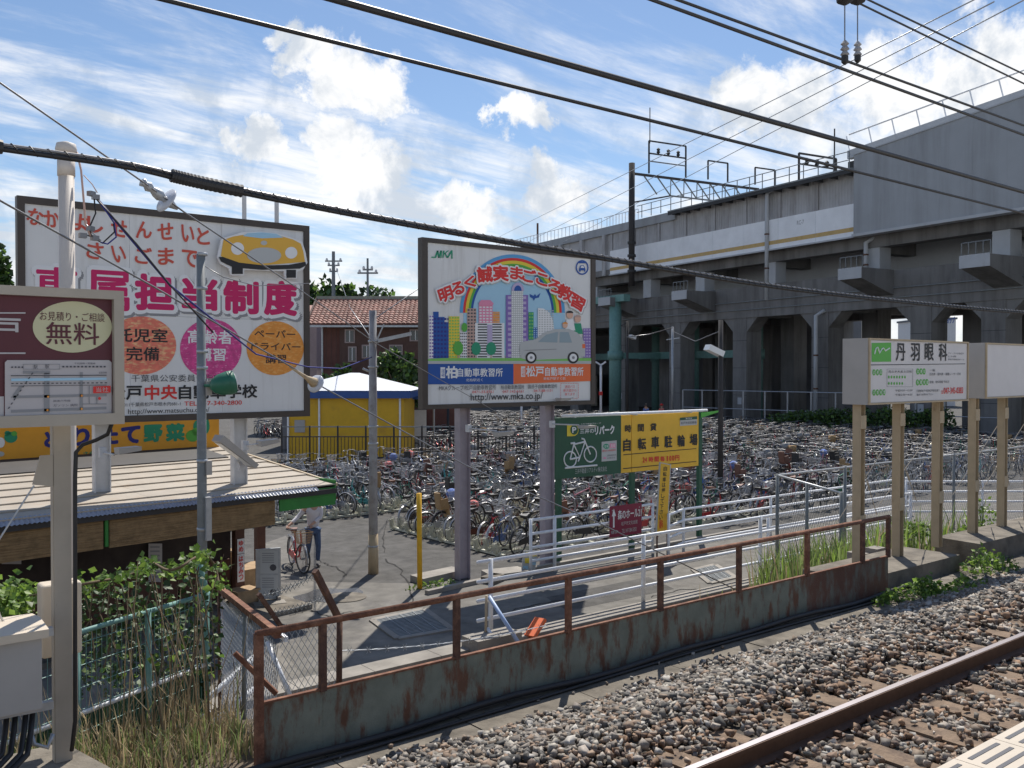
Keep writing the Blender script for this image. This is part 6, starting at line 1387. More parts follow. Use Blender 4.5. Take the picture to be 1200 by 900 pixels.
th, tp, d = lamp_post('slim white post with a forked top and a red band, by the city billboard', 704, 497, 428, m='rail_white', r=.11)
for du in (-6, 6): MB().path([tp, PD(704+du, 424, d)], .08, 6).build('arm', 'rail_white', th)
MB().lathe([(.17, -.15), (.17, .15)], PD(704, 461, d), n=10).build('band', 'print_red', th)
th, tp, d = lamp_post('slim white post far behind between the two mauve posts', 611, 505, 470, m='rail_white', r=.09)
th, tp, d = lamp_post('black post among the far bicycles left of the mauve post', 525, 520, 478, m='black_rubber', r=.10, name='utility_pole')
# power poles on the skyline
def skyline_pole(label, u, vb_, vt, d, arms, r=.25):
    p = PD(u, vb_, d); th = thing('power_pole', label, 'power pole', (p.x, p.y, 0)); MB().path([(p.x, p.y, 0), (p.x, p.y, zz(vt, d))], r, 8, r*.6).build('pole', 'grey_post', th)
    for v, w_ in arms: MB().bar(PD(u-w_, v, d), PD(u+w_, v, d), .14, .16).build('cross_arm', 'grey_post', th); [MB().lathe([(.08, 0), (.16, .15), (.1, .35)], PD(u+k, v, d), n=6).build('insulator', 'wall_white', th) for k in (-w_*.8, w_*.8)]
    return th
skyline_pole('power pole with three cross-arms on the skyline left of the red-tiled house', 391, 400, 295, 110, ((306, 10), (311, 7), (318, 5)), .32)
skyline_pole('thinner pole with an antenna above the red-tiled house roof', 431, 400, 303, 95, ((320, 12), (316, 6)), .18)
skyline_pole('distant power pole at the far left edge of the skyline', 355, 400, 330, 140, ((335, 6),), .25)

# ================================================================== OVERHEAD WIRES
def wire(name, label, pts, r, m='cable', n=6, sag=0, cat='wire', seg=26, group=None):
    """pts: end points in the place; hangs between them"""
    a, b_ = Vector(pts[0]), Vector(pts[-1]); P_ = [a.lerp(b_, i/seg)-Vector((0, 0, sag*4*(i/seg)*(1-i/seg))) for i in range(seg+1)]
    return tag(MB().path(P_, r, n).build(name, m, None, True), label, cat, group)
def pwire(name, label, p0, p1, y, r, ext=2.5, **k):
    a, b_ = PY(*p0, y), PY(*p1, y); v = b_-a; return wire(name, label, (a-v*ext, b_+v*ext), r, **k)
# spiral-wrapped bundle in front
Yb = 5.4; uv = [(-60, 162), (0, 172), (150, 194), (250, 217), (450, 257), (700, 301), (950, 341), (1200, 366), (1420, 380)]
ctrl = [PY(u, v, Yb) for u, v in uv]
def spline(c, per=10):
    out = []
    for i in range(len(c)-1):
        p0, p1, p2, p3 = c[max(i-1, 0)], c[i], c[i+1], c[min(i+2, len(c)-1)]
        for q in range(per):
            t = q/per; out.append(.5*((2*p1)+(p2-p0)*t+(2*p0-5*p1+4*p2-p3)*t*t+(3*p1-p0-3*p2+p3)*t**3))
    return out+[c[-1]]
bp = spline(ctrl, 14)
BC = thing('cable_bundle', 'thick black bundled cable with spiral wrapping sagging across the whole view', 'cable', bp[10])
MB().path([p+Vector((0, 0, -.010)) for p in bp], .015, 8).build('cable', 'cable', BC, True); MB().path([p+Vector((0, 0, .014)) for p in bp], .009, 6).build('messenger_wire', 'steel_wire', BC, True)
L_ = sum((bp[i+1]-bp[i]).length for i in range(len(bp)-1)); sp = []; acc = 0; 
for i in range(len(bp)-1):
    seg = (bp[i+1]-bp[i]).length; ns = max(2, int(seg/.008))
    for q in range(ns):
        t = q/ns; a = (acc+seg*t)/.085*6.283; p = bp[i].lerp(bp[i+1], t); sp.append(p+Vector((0, math.cos(a)*.021, math.sin(a)*.026)))
    acc += seg
MB().path(sp[::2], .0028, 4).build('spiral_wrap', 'cable', BC, True)
def sleeve(u0, u1, nm):
    ps_ = [p for p in bp if u0 <= proj(p)[0] <= u1 and proj(p)[2] > 0]; pts = []; rad = []
    a, b_ = ps_[0], ps_[-1]; n_ = int((b_-a).length/.012)
    for i in range(n_): 
        t = i/n_; k = t*(len(ps_)-1); j = min(int(k), len(ps_)-2); pts.append(ps_[j].lerp(ps_[j+1], k-j)); rad.append(.036+.004*(i % 2))
    MB().path(pts, rad, 12).build('ribbed_sleeve', 'black_rubber', BC)
sleeve(198, 296, 'a'); sleeve(-60, 14, 'b')
# overhead line wires, all running along the track
pwire('feeder_cable', 'thin black cable crossing the sky, second lowest of the straight ones', (190, -1), (1200, 250), 4.6, .0125)
pwire('feeder_cable', 'heavier black cable crossing the sky from the top middle', (388, -2), (1200, 225), 3.6, .0165)
CG = thing('catenary_wires', 'pair of black overhead wires joined by two hangers with insulators at the top right', 'wire', PY(990, 73, 3.0))
for p0, p1, r in (((765, 0), (1200, 158), .009), ((795, 0), (1200, 147), .008)):
    a, b_ = PY(*p0, 3.0 if p1[1] == 158 else 3.15), PY(*p1, 3.0 if p1[1] == 158 else 3.15); v = b_-a; MB().path([a-v*2.5, a, b_, b_+v*2.5], r, 6).build('wire', 'cable', CG, True)
for u, y_, v1 in ((990, 3.0, 76), (1005, 3.15, 74)):
    MB().path([PY(u, -30, y_), PY(u, v1, y_)], .004, 5).build('hanger', 'steel_wire', CG)
    MB().lathe([(.006, 0), (.02, .015), (.02, .05), (.008, .06)], PY(u, v1, y_), n=8).build('clamp', 'cable', CG); MB().lathe([(.008, 0), (.026, .01), (.012, .03), (.026, .04), (.012, .06), (.024, .07), (.008, .09)], PY(u, 66, y_), n=10).build('insulator', 'conc_pole', CG)
    MB().lathe([(.01, 0), (.045, .02), (.05, .06), (.03, .09)], PY(u, 6, y_), n=12).build('insulator', 'black_rubber', CG)
pwire('contact_wire', 'upper of two thin parallel wires at the top right corner', (1018, 0), (1200, 87), 3.3, .0065); pwire('contact_wire', 'lower of two thin parallel wires at the top right corner', (1003, 2), (1200, 98), 3.3, .0065)
for i, (p0, p1) in enumerate((((560, 290), (1145, -2)), ((575, 306), (1165, 2)), ((600, 315), (1200, 0)))):
    wire('aerial_wire', ['faint thin wire slanting up over the viaduct, highest of three', 'faint thin wire slanting up over the viaduct, middle of three', 'faint thin wire slanting up over the viaduct, lowest of three'][i], (PD(*p0, 160), PD(*p1, 26)), .022, 'galv', 4)
# stays and insulators at the left
def stay(nm, label, pts, d, r, cat='wire', m='steel_wire'):
    P_ = [PD(u, v, dd_) for (u, v), dd_ in zip(pts, d)]; th = thing(nm, label, cat, P_[0]); MB().path(P_, r, 5).build('wire', m, th, True); return th, P_
th, P_ = stay('guy_wire', 'thin guy wire with a grey strain insulator, slanting down in front of the left billboard', [(-10, 90), (0, 97), (170, 215), (215, 248), (352, 340), (440, 402), (560, 470), (610, 500)], [4.9, 5, 5.8, 6.0, 9, 12, 16, 17], .006)
a, b_ = PD(165, 212, 5.8), PD(208, 245, 6.0); dv = (b_-a).normalized(); Ls = (b_-a).length
MB().lathe([(.01, 0), (.03, Ls*.04), (.02, Ls*.12), (.034, Ls*.2), (.02, Ls*.3), (.032, Ls*.4), (.036, Ls*.52), (.02, Ls*.62), (.03, Ls*.8), (.014, Ls*.95), (.008, Ls)], a, dv, 10).build('clamp', 'galv', th, True)
MB().lathe([(.02, 0), (.085, .004), (.085, .014), (.03, .03)], a+dv*Ls*.66, dv, 18).build('insulator', 'insulator', th, True)
th, P_ = stay('guy_wire', 'long guy wire with a white disc insulator passing in front of the yellow shed', [(-10, 228), (0, 235), (180, 336), (345, 432), (375, 452), (545, 545), (700, 612), (860, 690)], [6, 6.1, 7.5, 9.4, 9.8, 11, 11.6, 12], .008)
a, b_ = PD(340, 430, 9.35), PD(378, 455, 9.8); dv = (b_-a).normalized(); Ls = (b_-a).length
MB().lathe([(.010, 0), (.016, Ls*.3), (.022, Ls*.5), (.055, Ls*.72), (.02, Ls*.76)], a, dv, 14).build('insulator_cap', 'tan_steel', th, True); MB().lathe([(.03, 0), (.095, .01), (.10, .025), (.05, .05)], a+dv*Ls*.74, dv, 20).build('insulator', 'insulator', th, True)
stay('span_wire', 'blue service cable from the cable tangle across the left billboard to the weathered pole', [(113, 232), (200, 335), (300, 415), (360, 430), (400, 432), (437, 418)], [7.6, 9, 13, 17, 19, 21], .012, m='print_navy')
stay('span_wire', 'thin wire curving from the slim grey pole to the edge of the left billboard', [(240, 312), (262, 325), (300, 335), (362, 332)], [11.8, 12, 14, 16], .006)
stay('span_wire', 'pair of thin wires fanning up right from the weathered pole', [(437, 375), (520, 318), (560, 300)], [21, 40, 60], .015); stay('span_wire', 'thin wire from the weathered pole to the skyline pole', [(437, 400), (410, 360), (391, 306)], [21, 60, 110], .02)
stay('span_wire', 'thin sagging wire among the lamp posts under the viaduct', [(735, 395), (760, 392), (788, 384)], [69, 70, 72], .04); stay('span_wire', 'faint wire between the lamp posts, right of the grey utility post', [(788, 388), (815, 400), (844, 388)], [72, 55, 33], .02)
# ================================================================== BICYCLES
def ring(mb, c, r, tr, n=22, k=5, arc=(0, 360), yoff=0, width=None):
    c = Vector(c); a0, a1 = R(arc[0]), R(arc[1]); full = arc == (0, 360); m_ = n if full else n+1
    mb.path([c+Vector((r*math.cos(a0+(a1-a0)*i/n), yoff, r*math.sin(a0+(a1-a0)*i/n))) for i in range(m_)], tr, k, closed=full, caps=False)
def wheel_mesh():
    b = MB(); ring(b, (0, 0, 0), .318, .019, 26, 5); b.mi = 1; ring(b, (0, 0, 0), .296, .010, 26, 4)
    for i in range(18): a = i/18*6.283; b.path([(0, .025*(-1)**i, 0), (.29*math.cos(a+.12*(-1)**(i//2)), 0, .29*math.sin(a+.12*(-1)**(i//2)))], .0022, 3, caps=False)
    b.path([(0, -.045, 0), (0, .045, 0)], .022, 8); return b.mesh('wheel', ['tyre', 'alu'])
BBp = Vector((-.06, 0, .28)); RA = Vector((-.55, 0, .335)); FA = Vector((.55, 0, .335))
def frame_mesh(m, style):
    b = MB(); ST = Vector((-.20, 0, .74)); H0_, H1_ = Vector((.40, 0, .62)), Vector((.35, 0, .86))
    b.path([BBp, ST], .016, 6); b.path([H0_, H1_], .019, 6)
    if style == 0: b.path([H0_, (.26, 0, .42), (.10, 0, .30), BBp], .019, 6); b.path([H0_+Vector((-.02, 0, .1)), (.16, 0, .46), (0, 0, .42), BBp.lerp(ST, .35)], .013, 6)
    else: b.path([H0_, BBp], .018, 6); b.path([H1_+Vector((.01, 0, -.06)), BBp.lerp(ST, .9)], .016, 6)
    for s in (-.06, .06):
        b.path([BBp, RA+Vector((0, s, 0))], .010, 5); b.path([BBp.lerp(ST, .85), RA+Vector((0, s, 0))], .008, 5)
        b.path([H0_+Vector((.01, s*.5, 0)), (.46, s, .50), FA+Vector((0, s, 0))], .011, 5)
    b.path([ST, (-.235, 0, .84)], .012, 6); b.path([H1_, (.335, 0, .94)], .012, 6)
    b.path([RA+Vector((0, .09, 0)), (-.6, .11, .01)], .008, 4); return b.mesh('frame', m)
def guard_mesh(m, front):
    b = MB(); n = 12; a0, a1 = (R(20), R(200)) if not front else (R(-15), R(130)); r = .352; vs = []
    for i in range(n+1):
        a = a0+(a1-a0)*i/n
        for y, dr in ((-.032, -.012), (0, .006), (.032, -.012)): vs.append(((r+dr)*math.cos(a), y, (r+dr)*math.sin(a)))
    b.add(vs, [(3*i+j, 3*i+j+1, 3*i+4+j, 3*i+3+j) for i in range(n) for j in (0, 1)]); return b.mesh('mudguard', m)
def saddle_mesh(m):
    b = MB(); top = [(-.14, .085), (-.10, .10), (-.02, .075), (.06, .03), (.14, .018), (.145, -.018), (.06, -.03), (-.02, -.075), (-.10, -.10), (-.14, -.085)]
    b.add([(x, y, .03+(.018 if abs(y) > .05 else .01)) for x, y in top]+[(x*.92, y*.8, -.02) for x, y in top], [tuple(range(10))[::-1], tuple(range(10, 20))]+[(i, (i+1) % 10, 10+(i+1) % 10, 10+i) for i in range(10)])
    b.path([(-.04, .05, -.02), (-.04, .05, -.06), (-.04, -.05, -.06), (-.04, -.05, -.02)], .012, 4); return b.mesh('saddle', m)
def bar_mesh():
    b = MB(); b.path([(-.16, .27, .02), (-.04, .265, .035), (.06, .14, .04), (.02, 0, 0), (.06, -.14, .04), (-.04, -.265, .035), (-.16, -.27, .02)], .011, 6, caps=True); b.path([(.02, 0, 0), (0, 0, -.06)], .014, 6)
    b.mi = 1
    for s in (-1, 1): b.path([(-.17, .27*s, .02), (-.06, .266*s, .033)], .016, 6); b.path([(-.02, .24*s, .02), (-.12, .25*s, -.01)], .005, 4)
    return b.mesh('handlebar', ['chrome', 'saddle_black'])
def bar_flat():
    b = MB(); b.path([(0, .28, .02), (.0, 0, 0), (0, -.28, .02)], .012, 6); b.mi = 1
    for s in (-1, 1): b.path([(-.0, .29*s, .02), (-.0, .19*s, .018)], .017, 6)
    return b.mesh('handlebar', ['chrome', 'saddle_black'])
def basket_mesh(m):
    b = MB(); T = [(-.13, .185), (.15, .185), (.15, -.185), (-.13, -.185)]; B = [(-.09, .125), (.10, .125), (.10, -.125), (-.09, -.125)]; h = .25
    for z, r_ in ((h, .007), (h*.5, .0035), (0, .005), (h*.75, .003), (h*.25, .003)):
        t = z/h; c = [Vector((B[i][0]+(T[i][0]-B[i][0])*t, B[i][1]+(T[i][1]-B[i][1])*t, z)) for i in range(4)]; b.path(c, r_, 4, closed=True)
    for i in range(4):
        for q in range(7):
            t = q/7; j = (i+1) % 4; b.path([(T[i][0]+(T[j][0]-T[i][0])*t, T[i][1]+(T[j][1]-T[i][1])*t, h), (B[i][0]+(B[j][0]-B[i][0])*t, B[i][1]+(B[j][1]-B[i][1])*t, 0)], .0032, 3, caps=False)
    for q in range(5): y = -.1+.05*q; b.path([(-.09, y, 0), (.10, y, 0)], .003, 3, caps=False)
    return b.mesh('basket', m)
def rack_mesh():
    b = MB(); b.path([(.02, .06, .0), (-.36, .07, .0), (-.38, 0, 0), (-.36, -.07, 0), (.02, -.06, 0)], .006, 4)
    for x in (-.08, -.18, -.28): b.path([(x, .065, 0), (x, -.065, 0)], .004, 4)
    for s in (-.07, .07): b.path([(-.3, s, 0), (-.25, s, -.38)], .005, 4)
    return b.mesh('carrier', 'chrome')
def crank_mesh(m):
    b = MB(); b.add([(x, -.055, z) for x, z in ((-.56, .02), (-.5, .1), (-.02, .1), (.11, .05), (.10, -.06), (0, -.09), (-.55, -.03))]+[(x, -.04, z) for x, z in ((-.56, .02), (-.5, .1), (-.02, .1), (.11, .05), (.10, -.06), (0, -.09), (-.55, -.03))], [(0, 1, 2, 3, 4, 5, 6), (13, 12, 11, 10, 9, 8, 7)]+[(i, 7+i, 7+(i+1) % 7, (i+1) % 7) for i in range(7)])
    b.mi = 1; b.path([(0, -.07, 0), (.12, -.075, -.10)], .010, 4); b.path([(0, .07, 0), (-.12, .075, .10)], .010, 4); b.box((.12, -.12, -.10), (.09, .08, .02)); b.box((-.12, .12, .10), (.09, .08, .02))
    return b.mesh('chain_guard', [m, 'chrome'])
def seat_mesh(m):
    b = MB(); b.box((0, 0, .05), (.26, .27, .10)); b.box((-.13, 0, .26), (.05, .27, .42)); b.box((-.02, .135, .18), (.24, .03, .22)); b.box((-.02, -.135, .18), (.24, .03, .22)); b.box((.1, 0, -.1), (.06, .22, .3)); return b.mesh('child_seat', m)
def bag_mesh(m):
    b = MB(); vs = []; 
    for z, r_ in ((0, .6), (.12, 1.), (.22, .85), (.27, .4)): vs += [(r_*.15*math.cos(a*.785)*(1+.15*math.sin(a*2.3)), r_*.17*math.sin(a*.785), z) for a in range(8)]
    b.add(vs, [(i*8+j, i*8+(j+1) % 8, (i+1)*8+(j+1) % 8, (i+1)*8+j) for i in range(3) for j in range(8)]+[tuple(range(24, 32))]); return b.mesh('bag', m)
WM = wheel_mesh(); FMs = {(c, s): frame_mesh('bike_'+c.replace(' ', '_'), s) for c in BIKECOL for s in (0, 1)}
GMs = {(c, f): guard_mesh(c, f) for c in ('chrome', 'saddle_black') for f in (0, 1)}; SMs = {c: saddle_mesh(c) for c in ('saddle_black', 'saddle_brown')}
BMs = (bar_mesh(), bar_flat()); KMs = {c: basket_mesh(c) for c in ('chrome', 'saddle_black', 'basket_tan', 'bag_white')}; RMs = rack_mesh(); CMs = {c: crank_mesh('bike_'+c.replace(' ', '_')) for c in BIKECOL}
XMs = {c: seat_mesh(c) for c in ('saddle_black', 'saddle_brown', 'basket_tan')}; GBs = {c: bag_mesh(c) for c in ('shirt_blue', 'bag_white', 'shirt_pink', 'saddle_black')}
def child(me, name, par, loc, rot=None):
    o = bpy.data.objects.new(name, me); COL.objects.link(o); o.parent = par; o.location = loc
    if rot: o.rotation_euler = rot
    return o
def add_parts(t, c, style, bk, gd_, sd_, extra, steer, parts=2):
    child(FMs[(c, style)], 'frame', t, (0, 0, 0)); child(WM, 'wheel', t, RA); child(WM, 'wheel', t, FA, (0, 0, steer)); child(SMs[sd_], 'saddle', t, (-.25, 0, .86)); child(BMs[1 if style else 0], 'handlebar', t, (.335, 0, .96), (0, 0, steer))
    if parts > 1:
        child(GMs[(gd_, 0)], 'mudguard', t, RA); child(GMs[(gd_, 1)], 'mudguard', t, FA); child(CMs[c], 'chain_guard', t, BBp)
        if style == 0: child(RMs, 'carrier', t, (-.27, 0, .71))
    if bk: child(KMs[bk], 'basket', t, (.56, 0, .70), (0, 0, steer*.6))
    if extra == 1: child(XMs[random.choice(list(XMs))], 'child_seat', t, (-.46, 0, .74))
    if extra == 2: child(GBs[random.choice(list(GBs))], 'bag', t, (.56, 0, .73))
COLW = ['silver']*9+['white']*4+['black']*6+['blue']*3+['red']*3+['green']*2+['cream']*2+['dark brown']*2+['turquoise']*1+['pink']
# where the bicycles stand: columns facing the track direction in front, rows further back
slots = []
def col(x, y0, y1, step, ang, tag_, jit=.22):
    y = y0
    while y < y1: slots.append((x+random.uniform(-jit, jit), y, ang+random.uniform(-18, 18)+(180 if random.random() < .12 else 0), tag_)); y += step*random.uniform(.85, 1.2)
def row(y, x0, x1, step, ang, tag_, jit=.22):
    x = x0
    while x < x1: slots.append((x, y+random.uniform(-jit, jit), ang+random.uniform(-18, 18)+(180 if random.random() < .12 else 0), tag_)); x += step*random.uniform(.85, 1.2)
col(14.95, 18.0, 23.2, .43, 8, 'rack by the mauve post')
row(26.9, 10.2, 17.2, .44, 96, 'rack facing the hut')
xs_c = [17.3, 19.5, 22.4, 24.6, 27.6, 29.8, 32.8, 35.0, 38.0, 40.2, 43.2, 45.4, 48.4, 50.6, 53.5, 56.0]
names_c = ['second rack', 'third rack', 'fourth rack', 'fifth rack', 'sixth rack']
for i, x in enumerate(xs_c): col(x, 17.6 if x > 20 else 18.2, 27.0-(1.0 if i < 2 else 0), .44, 4, names_c[i] if i < 5 else 'far racks')
ys_r = [28.7, 31.3, 33.1, 35.7, 37.5, 40.1, 41.9, 44.6, 46.4, 49.0, 51.0, 54, 56, 59, 61, 64]
for i, y in enumerate(ys_r):
    xa = 9.5 if y < 36.5 else (27.5 if y < 48 else 26.0); row(y, xa, 61-(y-28)*.10 if y < 50 else 57, .46, 90, ('racks nearest the shed' if i < 3 else 'far racks'))
vis = []
for s in slots:
    u, v, f = proj((s[0], s[1], .6))
    if f > 5 and -30 < u < 1240 and u > 300: vis.append((math.hypot(s[0], s[1]), s, u))
vis.sort(key=lambda t: t[0]); NB = 292
nears, fars = vis[:NB], vis[NB:]
print('BIKES', len(vis))
ORD = ['first', 'second', 'third', 'fourth', 'fifth', 'sixth', 'seventh', 'eighth', 'ninth', 'tenth', 'eleventh', 'twelfth', 'thirteenth', 'fourteenth', 'fifteenth', 'sixteenth', 'seventeenth', 'eighteenth', 'nineteenth', 'twentieth']
cnt = {}; items = []
for d, s, u in nears:
    c = random.choice(COLW); style = 1 if random.random() < .22 else 0; bk = random.choice(['chrome', 'chrome', 'saddle_black', 'chrome', 'chrome', 'bag_white', random.choice(['basket_tan', 'chrome'])]) if (style == 0 and random.random() < .85) else None
    ex = 0; r_ = random.random()
    if style == 0 and r_ < .10: ex = 1
    elif bk and r_ < .2: ex = 2
    items.append([d, s, u, c, style, bk, ex])
BKN = {'chrome': 'wire basket', 'saddle_black': 'black basket', 'basket_tan': 'tan basket', 'bag_white': 'white basket', None: 'no basket'}
items.sort(key=lambda t: t[2])
for d, s, u, c, style, bk, ex in items:
    k = (s[3], c, bk); cnt[k] = cnt.get(k, 0)+1
tot = dict(cnt); cnt = {}
for d, s, u, c, style, bk, ex in items:
    k = (s[3], c, bk); cnt[k] = cnt.get(k, 0)+1; i = cnt[k]
    lab = ('%s bicycle with %s, ' % (c, BKN[bk]))+(('%s such from left, ' % (ORD[i-1] if i <= 20 else '%dth' % i)) if tot[k] > 1 else 'the only such, ')+s[3]
    t = bpy.data.objects.new('bicycle', None); COL.objects.link(t); t.location = (s[0], s[1], 0); sc_ = random.uniform(.97, 1.08); t.scale = (sc_, sc_, sc_); up_ = random.random() < .45; t.location.z = .10 if up_ else 0; t.rotation_euler = (R(random.uniform(-5, 5)), R(-7 if up_ else random.uniform(-1, 1)), R(s[2])); tag(t, lab, 'bicycle', 'bicycles parked in the racks')
    add_parts(t, c, style, bk, random.choice(['chrome', 'chrome', 'saddle_black']), random.choice(['saddle_black']*6+['saddle_brown']), ex, random.uniform(-.35, .35), 2)
# the further ones as one mass of cheap bicycles
def low_bike(ci, style):
    b = MB(); b.mi = 0
    for c in (RA, FA): ring(b, c, .318, .022, 12, 3)
    b.mi = 1
    for c in (RA, FA):
        for i in range(5): a = i*1.2566; b.path([c, c+Vector((.29*math.cos(a), 0, .29*math.sin(a)))], .004, 3, caps=False)
        ring(b, c, .345, .022, 6, 3, (10, 170))
    b.mi = 2; b.path([(.40, 0, .62), (.15, 0, .36), BBp, (-.2, 0, .74)], .024, 4); b.path([RA, BBp], .016, 3); b.path([(-.18, 0, .66), RA], .014, 3); b.path([(.34, 0, .9), (.40, 0, .62), FA], .022, 4)
    b.mi = 1; b.path([(.18, .27, .99), (.38, .13, 1.0), (.35, 0, .96), (.38, -.13, 1.0), (.18, -.27, .99)], .016, 4)
    b.mi = 0; b.box((-.25, 0, .88), (.26, .16, .06))
    if style == 0:
        b.mi = 3
        for z, g_ in ((.70, .10), (.82, .13), (.95, .16)): b.path([(.56-g_*.8, g_, z), (.56+g_*.8, g_, z), (.56+g_*.8, -g_, z), (.56-g_*.8, -g_, z)], .009, 3, closed=True)
        for sx in (-1, 1):
            for sy in (-1, -.3, .3, 1): b.path([(.56+sx*.08, sy*.1, .70), (.56+sx*.13, sy*.16, .95)], .007, 3, caps=False)
        b.mi = 1; b.box((-.46, 0, .72), (.3, .12, .015))
    if style == 2: b.mi = 3; b.box((-.46, 0, .90), (.24, .26, .3))
    V = np.array(b.v); T = []; mm = []
    for f, m_ in zip(b.f, b.m):
        for q in range(1, len(f)-1): T.append((f[0], f[q], f[q+1])); mm.append(m_)
    return V, np.array(T), np.array(mm)
LB_ = [low_bike(0, 0), low_bike(0, 1), low_bike(0, 2)]
bins = {}
for d, s, u in fars: bins.setdefault(random.choice(['silver', 'silver', 'white', 'black', 'black', 'blue', 'red', 'silver', 'green', 'cream']), []).append(s)
Vs, Fs, Ms, off = [], [], [], 0; mats_ = []
for c, ss in bins.items():
    base_m = len(mats_); mats_ += ['tyre', 'far_metal', 'bike_'+c, {'red': 'saddle_black', 'black': 'alu', 'cream': 'basket_tan'}.get(c, 'alu')]
    for s in ss:
        V, F, m_ = LB_[random.choices((0, 1, 2), (.72, .18, .10))[0]]; a = R(s[2]); ca, sa = math.cos(a), math.sin(a); tl = random.uniform(-.10, .10); zs = random.uniform(.95, 1.12); V = V*zs
        X = V[:, 0]*ca-V[:, 1]*sa+s[0]; Y = V[:, 0]*sa+V[:, 1]*ca+s[1]+V[:, 2]*tl; Vs.append(np.stack([X, Y, V[:, 2]], 1)); Fs.append(F+off); Ms.append(m_+base_m); off += len(V)
tag(np_obj('far_bicycles', np_mesh('far_bicycles', np.concatenate(Vs), np.concatenate(Fs), mats_, np.concatenate(Ms))), 'sea of hundreds of parked bicycles filling the back of the lot', 'bicycles', kind='stuff')
# wheel racks in cream steel
def bike_rack(label, x0, y0, x1, y1, ang, n):
    th = thing('bicycle_rack', label, 'bicycle rack', (x0, y0, 0)); a, b_ = Vector((x0, y0, 0)), Vector((x1, y1, 0)); dx = Vector((math.cos(R(ang)), math.sin(R(ang)), 0))
    for o_ in (-.55, .15): MB().bar(a+dx*o_+Vector((0, 0, .05)), b_+dx*o_+Vector((0, 0, .05)), .09, .06).build('base_rail', 'rack_cream', th)
    t = MB(); t.box((-.1, -.035, .09), (1.1, .012, .07)); t.box((-.1, .035, .09), (1.1, .012, .07)); t.box((-.1, 0, .06), (1.1, .07, .01)); 
    for s in (-.045, .045): t.path([(-.62, s, .08), (-.72, s, .36), (-.60, s, .42), (-.5, s, .1)], .012, 5)
    t.box((-.66, 0, .25), (.14, .015, .24)); me = t.mesh('wheel_tray', 'rack_cream')
    for i in range(n): p = a.lerp(b_, (i+.5)/n); piece(me, 'wheel_tray', th, p+Vector((0, 0, .04*(i % 2))), (0, R(0 if i % 2 else -3), R(ang)))
bike_rack('cream steel wheel rack under the nearest row of bicycles by the left mauve post', 14.95-.35, 17.9, 14.95-.35, 23.2, 0, 13)
bike_rack('cream steel wheel rack under the row facing the hut', 10.1, 26.5, 17.2, 26.5, 90, 17)
for i, (x, l) in enumerate(((17.0, 'cream wheel rack under the second row behind the city billboard'), (19.2, 'cream wheel rack under the third row behind the parking sign'), (22.1, 'cream wheel rack under the fourth row in the middle of the park'), (24.3, 'cream wheel rack under the fifth row right of the parking sign'))): bike_rack(l, x-.2, 17.8, x-.2, 26.5, 0, 20)

